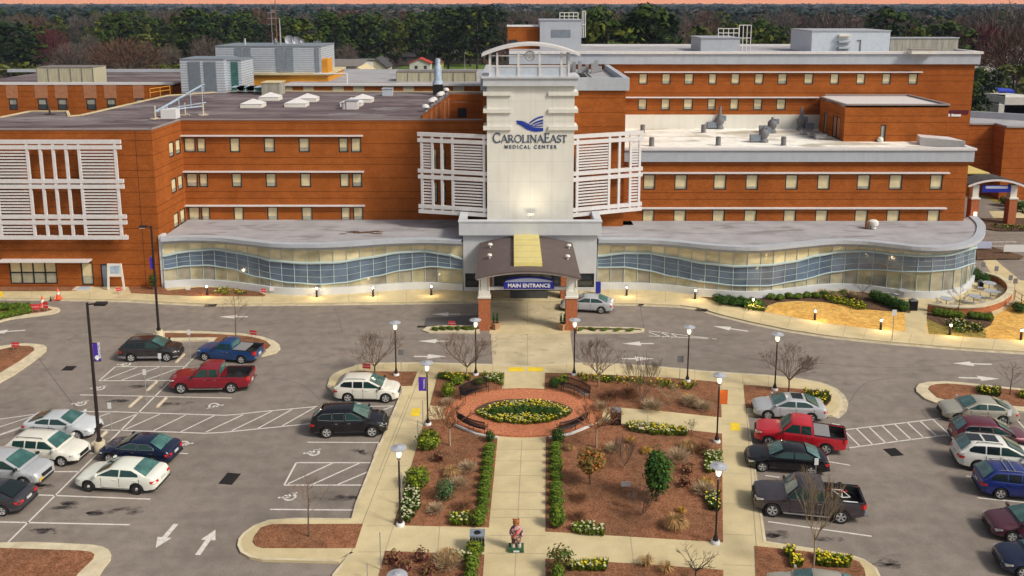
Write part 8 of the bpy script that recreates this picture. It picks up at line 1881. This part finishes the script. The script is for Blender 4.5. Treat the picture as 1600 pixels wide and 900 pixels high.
T = dict(
 pa=make_tree('pa',['pine_a','pine_b'],22,5.4,60,16,.95,1,.30,'pine'), pb=make_tree('pb',['pine_b','pine_a'],21,6.0,60,16,1.0,2,.26,'round'), pc=make_tree('pc',['pine_c','pine_b'],18,5.6,54,16,.95,3,.2,'round'), pd=make_tree('pd',['pine_a'],24,5.2,60,15,1.0,4,.34,'pine'),
 ba=make_bare('ba','far_bare',16,5.2,1500,5), bb=make_bare('bb','far_rust',13,5.4,1500,6), bc=make_bare('bc','far_red',12,4.4,1300,7), bp=make_tree('bp',['far_pale','pine_c'],9,4.2,36,14,.7,8,.15,'round',name='budding_tree'))
LB = dict(pa='tall dark pine in the belt of woods beyond the hospital', pb='dark rounded evergreen in the belt of woods beyond the hospital', pc='lighter olive green tree in the belt of woods beyond the hospital', pd='very dark tall pine in the belt of woods beyond the hospital', ba='grey leafless tree in the belt of woods beyond the hospital', bb='rusty brown leafless tree in the belt of woods beyond the hospital', bc='dark red budding tree in the woods beyond the hospital', bp='pale green budding small tree among the woods beyond the hospital')
rt_ = random.Random(77)
def spot(px):
    for a, w_ in ((60,'at the left edge behind the brick building'),(150,'above the beige plant screen at the left'),(270,'above the left rear parapet'),(390,'above the silver louvred plant box'),(500,'behind the antenna masts'),(610,'above the cream houses'),(690,'beyond the shed on the lawn'),(760,'beyond the pavilion on the lawn'),(850,'behind the tower crown and brick rooftop room'),(930,'right of the stair head box'),(1000,'above the left end of the rear roof'),(1090,'left of the roof access box'),(1170,'behind the roof access box'),(1265,'left of the large silver plant box'),(1330,'above the large silver plant box'),(1395,'above the three hoods plant box'),(1500,'above the weathered screen wall'),(1560,'right of the rear building corner')):
        if px < a: return w_
    return 'at the right edge above the trucks'
def tree(kind, px, Y, top_py, label=None, wsc=1.0):
    base = {'pa':22,'pb':21,'pc':18,'pd':24,'ba':16,'bb':13,'bc':12,'bp':9}[kind]; z = VZ(top_py, Y); s_ = max(.35, z/base)
    T[kind].put(0, 0, label or LB[kind].split(' in the')[0].split(' among')[0] + (', front line, ' if Y < 420 else ', second line, ' if Y < 490 else ', deep in the woods, ') + spot(px), (s_*wsc, s_*wsc, s_), None if label else 'trees beyond the hospital, ' + LB[kind].split(' in the')[0].split(' among')[0], at=Vector((VX(px, 60, Y), Y, -.05)))
def zone(px):    # likelihood of evergreens
    for a, c, p_ in ((-60,60,.85),(60,120,.15),(120,175,.55),(175,240,.9),(240,400,.85),(400,790,.95),(790,880,.5),(880,1050,.97),(1050,1110,.35),(1110,1260,.75),(1260,1360,.25),(1360,1420,.6),(1420,1520,.75),(1520,1700,.2)):
        if a <= px < c: return p_
    return .5
def topline(px):
    return interp(px, [(-60,28),(40,28),(75,50),(110,70),(140,30),(190,18),(215,32),(250,25),(300,17),(400,20),(470,30),(540,18),(640,24),(700,14),(760,6),(790,12),(830,30),(890,18),(930,12),(960,34),(1015,6),(1050,20),(1080,45),(1130,40),(1200,28),(1260,50),(1340,35),(1400,22),(1450,34),(1480,40),(1520,50),(1560,34),(1600,30),(1680,30)])
px = -50
while px < 1660:                     # front edge of the woods
    p_ = zone(px); k = rt_.choice(('pa','pb','pb','pc','pd')) if rt_.random() < p_ else rt_.choice(('ba','ba','bb'))
    if px > 1050 and k == 'pd': k = 'ba'
    tree(k, px+rt_.uniform(-6,6), rt_.uniform(375,410), topline(px)+rt_.uniform(0,14)+(0 if k[0] == 'p' else 12)); px += rt_.uniform(15,22)
px = -60
while px < 1680:                     # second and third lines, deeper in
    p_ = zone(px)*.8
    k = rt_.choice(('pa','pb','pc','pd')) if rt_.random() < p_ else rt_.choice(('ba','ba','bb'))
    tree(k, px+rt_.uniform(-8,8), rt_.uniform(430,480), max(9, topline(px)-4+rt_.uniform(-3,10))); px += rt_.uniform(20,28)
px = -60
while px < 1680:
    k = rt_.choice(('ba','ba','bb','pb','pc')); tree(k, px, rt_.uniform(500,580), rt_.uniform(14,26)); px += rt_.uniform(26,38)
# nearer trees seen over the roofs
for k, px, Y, tp, l, ws in (('pd',12,300,32,'broad near black evergreen at the left edge of the woods',1.4),('pa',38,310,30,'near black pine right beside the broad one at the left edge',1.3),('bc',78,320,47,'dark red budding tree right of the black evergreens',1.0),
      ('bb',196,280,62,'large rusty brown leafless tree behind the red roofed house',1.6),('bb',160,300,70,'brown leafless tree left of the red roofed house',1.3),('ba',110,290,68,'grey leafless tree behind the beige plant screen',1.3),('bp',10,220,98,'pale green bush like tree at the left edge behind the brick building',1.5),('bp',30,225,103,'pale budding tree beside the left rear roof',1.2),('bp',185,250,108,'small pale budding tree behind the left rear parapet',1.2),('bp',262,260,100,'small pale budding tree left of the silver plant box',1.2),('bp',232,330,52,'lime budding tree in front of the dark pines',1.1),('ba',322,300,58,'grey leafless tree behind the silver plant box',1.2),('ba',262,310,72,'grey leafless tree right of the red roofed house',1.2),
      ('pb',195,330,18,'dark pine rising behind the rusty leafless tree',1.1),('pb',300,330,14,'tall dark pine behind the silver plant room',1.2),('pd',340,340,22,'dark tall pine right behind the plant room',1.1),('pc',470,330,30,'olive green tree right of the antennas',1.3),('pb',520,340,20,'dark green tree above the low cream building',1.2),('pb',575,350,22,'dark green tree above the cream gable house',1.2),('pb',700,350,14,'tall dark tree behind the pavilion',1.2),('pd',745,345,6,'very tall dark pine left of the tower crown',1.2),
      ('ba',540,300,70,'pale grey leafless tree in front of the green trees',1.0),('ba',820,310,40,'grey leafless tree left of the brick rooftop room',1.2),('bb',830,300,45,'rusty tree behind the brick rooftop room',1.1),
      ('pb',925,230,14,'dark green tree right of the stair head box',.9),('pc',950,220,32,'bright olive green tree in front of the darker ones',1.1),('pb',1010,240,6,'largest dark green tree above the rear building, left part',1.25),('pd',1035,250,20,'dark tree joined to the right of the largest one',1.0),('pb',990,245,26,'dark green tree joined to the left of the largest one',1.0),
      ('pc',1090,260,42,'olive tree left of the roof access box',1.1),('ba',1065,250,48,'grey leafless tree between the large dark tree and the olive one',1.1),('pc',1160,260,34,'olive green tree behind the roof access box',1.1),('pb',1190,270,30,'dark green tree right of the roof access box',1.1),('pc',1215,230,52,'low olive tree left of the silver plant box',1.0),('ba',1250,250,46,'grey leafless tree left of the silver plant box',1.1),
      ('ba',1310,290,22,'grey leafless tree above the silver plant box',1.2),('pb',1380,280,12,'dark evergreen above the right part of the silver plant box',1.1),('pc',1440,260,42,'bright yellow green tree behind the weathered screen wall',1.1),('pb',1485,250,34,'dark round evergreen at the end of the rear roof',1.2),('bc',1535,260,42,'dark red budding tree right of the rear building',1.1),('ba',1570,280,10,'tall bare dark tree at the right',1.2),('bb',1595,240,48,'rusty leafless tree at the right edge',1.1),
      ('pb',1535,190,105,'dark evergreen just right of the rear building corner',.9),('pa',1552,200,108,'dark evergreen behind the one at the rear building corner',.9),('bp',1590,210,100,'pale green tree above the white trucks',1.0),('pb',1528,170,128,'low dark evergreen at the foot of the rear building corner',1.0),('pb',1575,230,118,'dark evergreen between the trucks and the grey roofed house',1.0)):
    tree(k, px, Y, tp, l, ws)
# far woods to the horizon: one mass
fw = MB(); rf = random.Random(99); mats = ['pine_a','far_blue','far_bare','far_rust']
count = 0
for band_y0, band_y1, n_, sz in ((330,560,900,5.0),(560,760,2000,5.0),(760,1100,2300,6.5),(1100,1700,2000,9.5),(1700,2800,1700,15),(2800,5200,1200,27)):
    for i in range(n_):
        Y = rf.uniform(band_y0, band_y1); X = rf.uniform(-.95, .95)*Y
        if Y < 560: X = math.copysign(rf.uniform(.63, 1.05)*Y, X)
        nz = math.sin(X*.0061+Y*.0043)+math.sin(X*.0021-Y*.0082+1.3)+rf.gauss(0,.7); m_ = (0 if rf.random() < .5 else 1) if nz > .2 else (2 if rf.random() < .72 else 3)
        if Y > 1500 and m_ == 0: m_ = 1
        h = rf.uniform(13,19) + (2 if m_ < 2 else -2)
        for q in range(8):
            c = Vector((X+rf.uniform(-1,1)*sz*.7, Y+rf.uniform(-1,1)*sz*.7, h*rf.uniform(.6,1)))
            a = rf.uniform(0,6.28); u = Vector((math.cos(a), math.sin(a), rf.uniform(-.2,.2)))*sz*rf.uniform(.25,.55); w_ = Vector((-math.sin(a)*.6, math.cos(a)*.6, rf.uniform(.1,.9))).normalized()*min(sz,9)*rf.uniform(.25,.5)
            fw.face([c-u, c-w_*.8, c+u, c+w_], m_)
        fw.face([(X-sz*.7,Y,0),(X+sz*.7,Y,0),(X+sz*.5,Y,h*.8),(X-sz*.5,Y,h*.8)], m_)
tag(fw.build('far_woods', mats), kind='stuff')
# low undergrowth below the nearer belt, one mass
ug = MB()
for i in range(2600):
    Y = rf.uniform(300, 560); X = rf.uniform(-.66,.66)*Y
    if -.16*Y < X < -.0*Y and Y < 385: continue
    c = Vector((X, Y, rf.uniform(.3,3.2))); m_ = rf.choice((0,2,2,3))
    for q in range(3):
        a = rf.uniform(0,6.28); u = Vector((math.cos(a), math.sin(a), rf.uniform(-.2,.2)))*rf.uniform(.8,2); w_ = Vector((0,0,1))*rf.uniform(.6,1.8); cc = c+Vector((rf.uniform(-2,2),rf.uniform(-2,2),0)); ug.face([cc-u, cc-w_, cc+u, cc+w_], m_)
tag(ug.build('undergrowth', mats), kind='stuff')
for o in bpy.data.objects:
    if 'label' in o.keys() and len(o['label'].split()) > 16: print('LONG', len(o['label'].split()), o['label'])
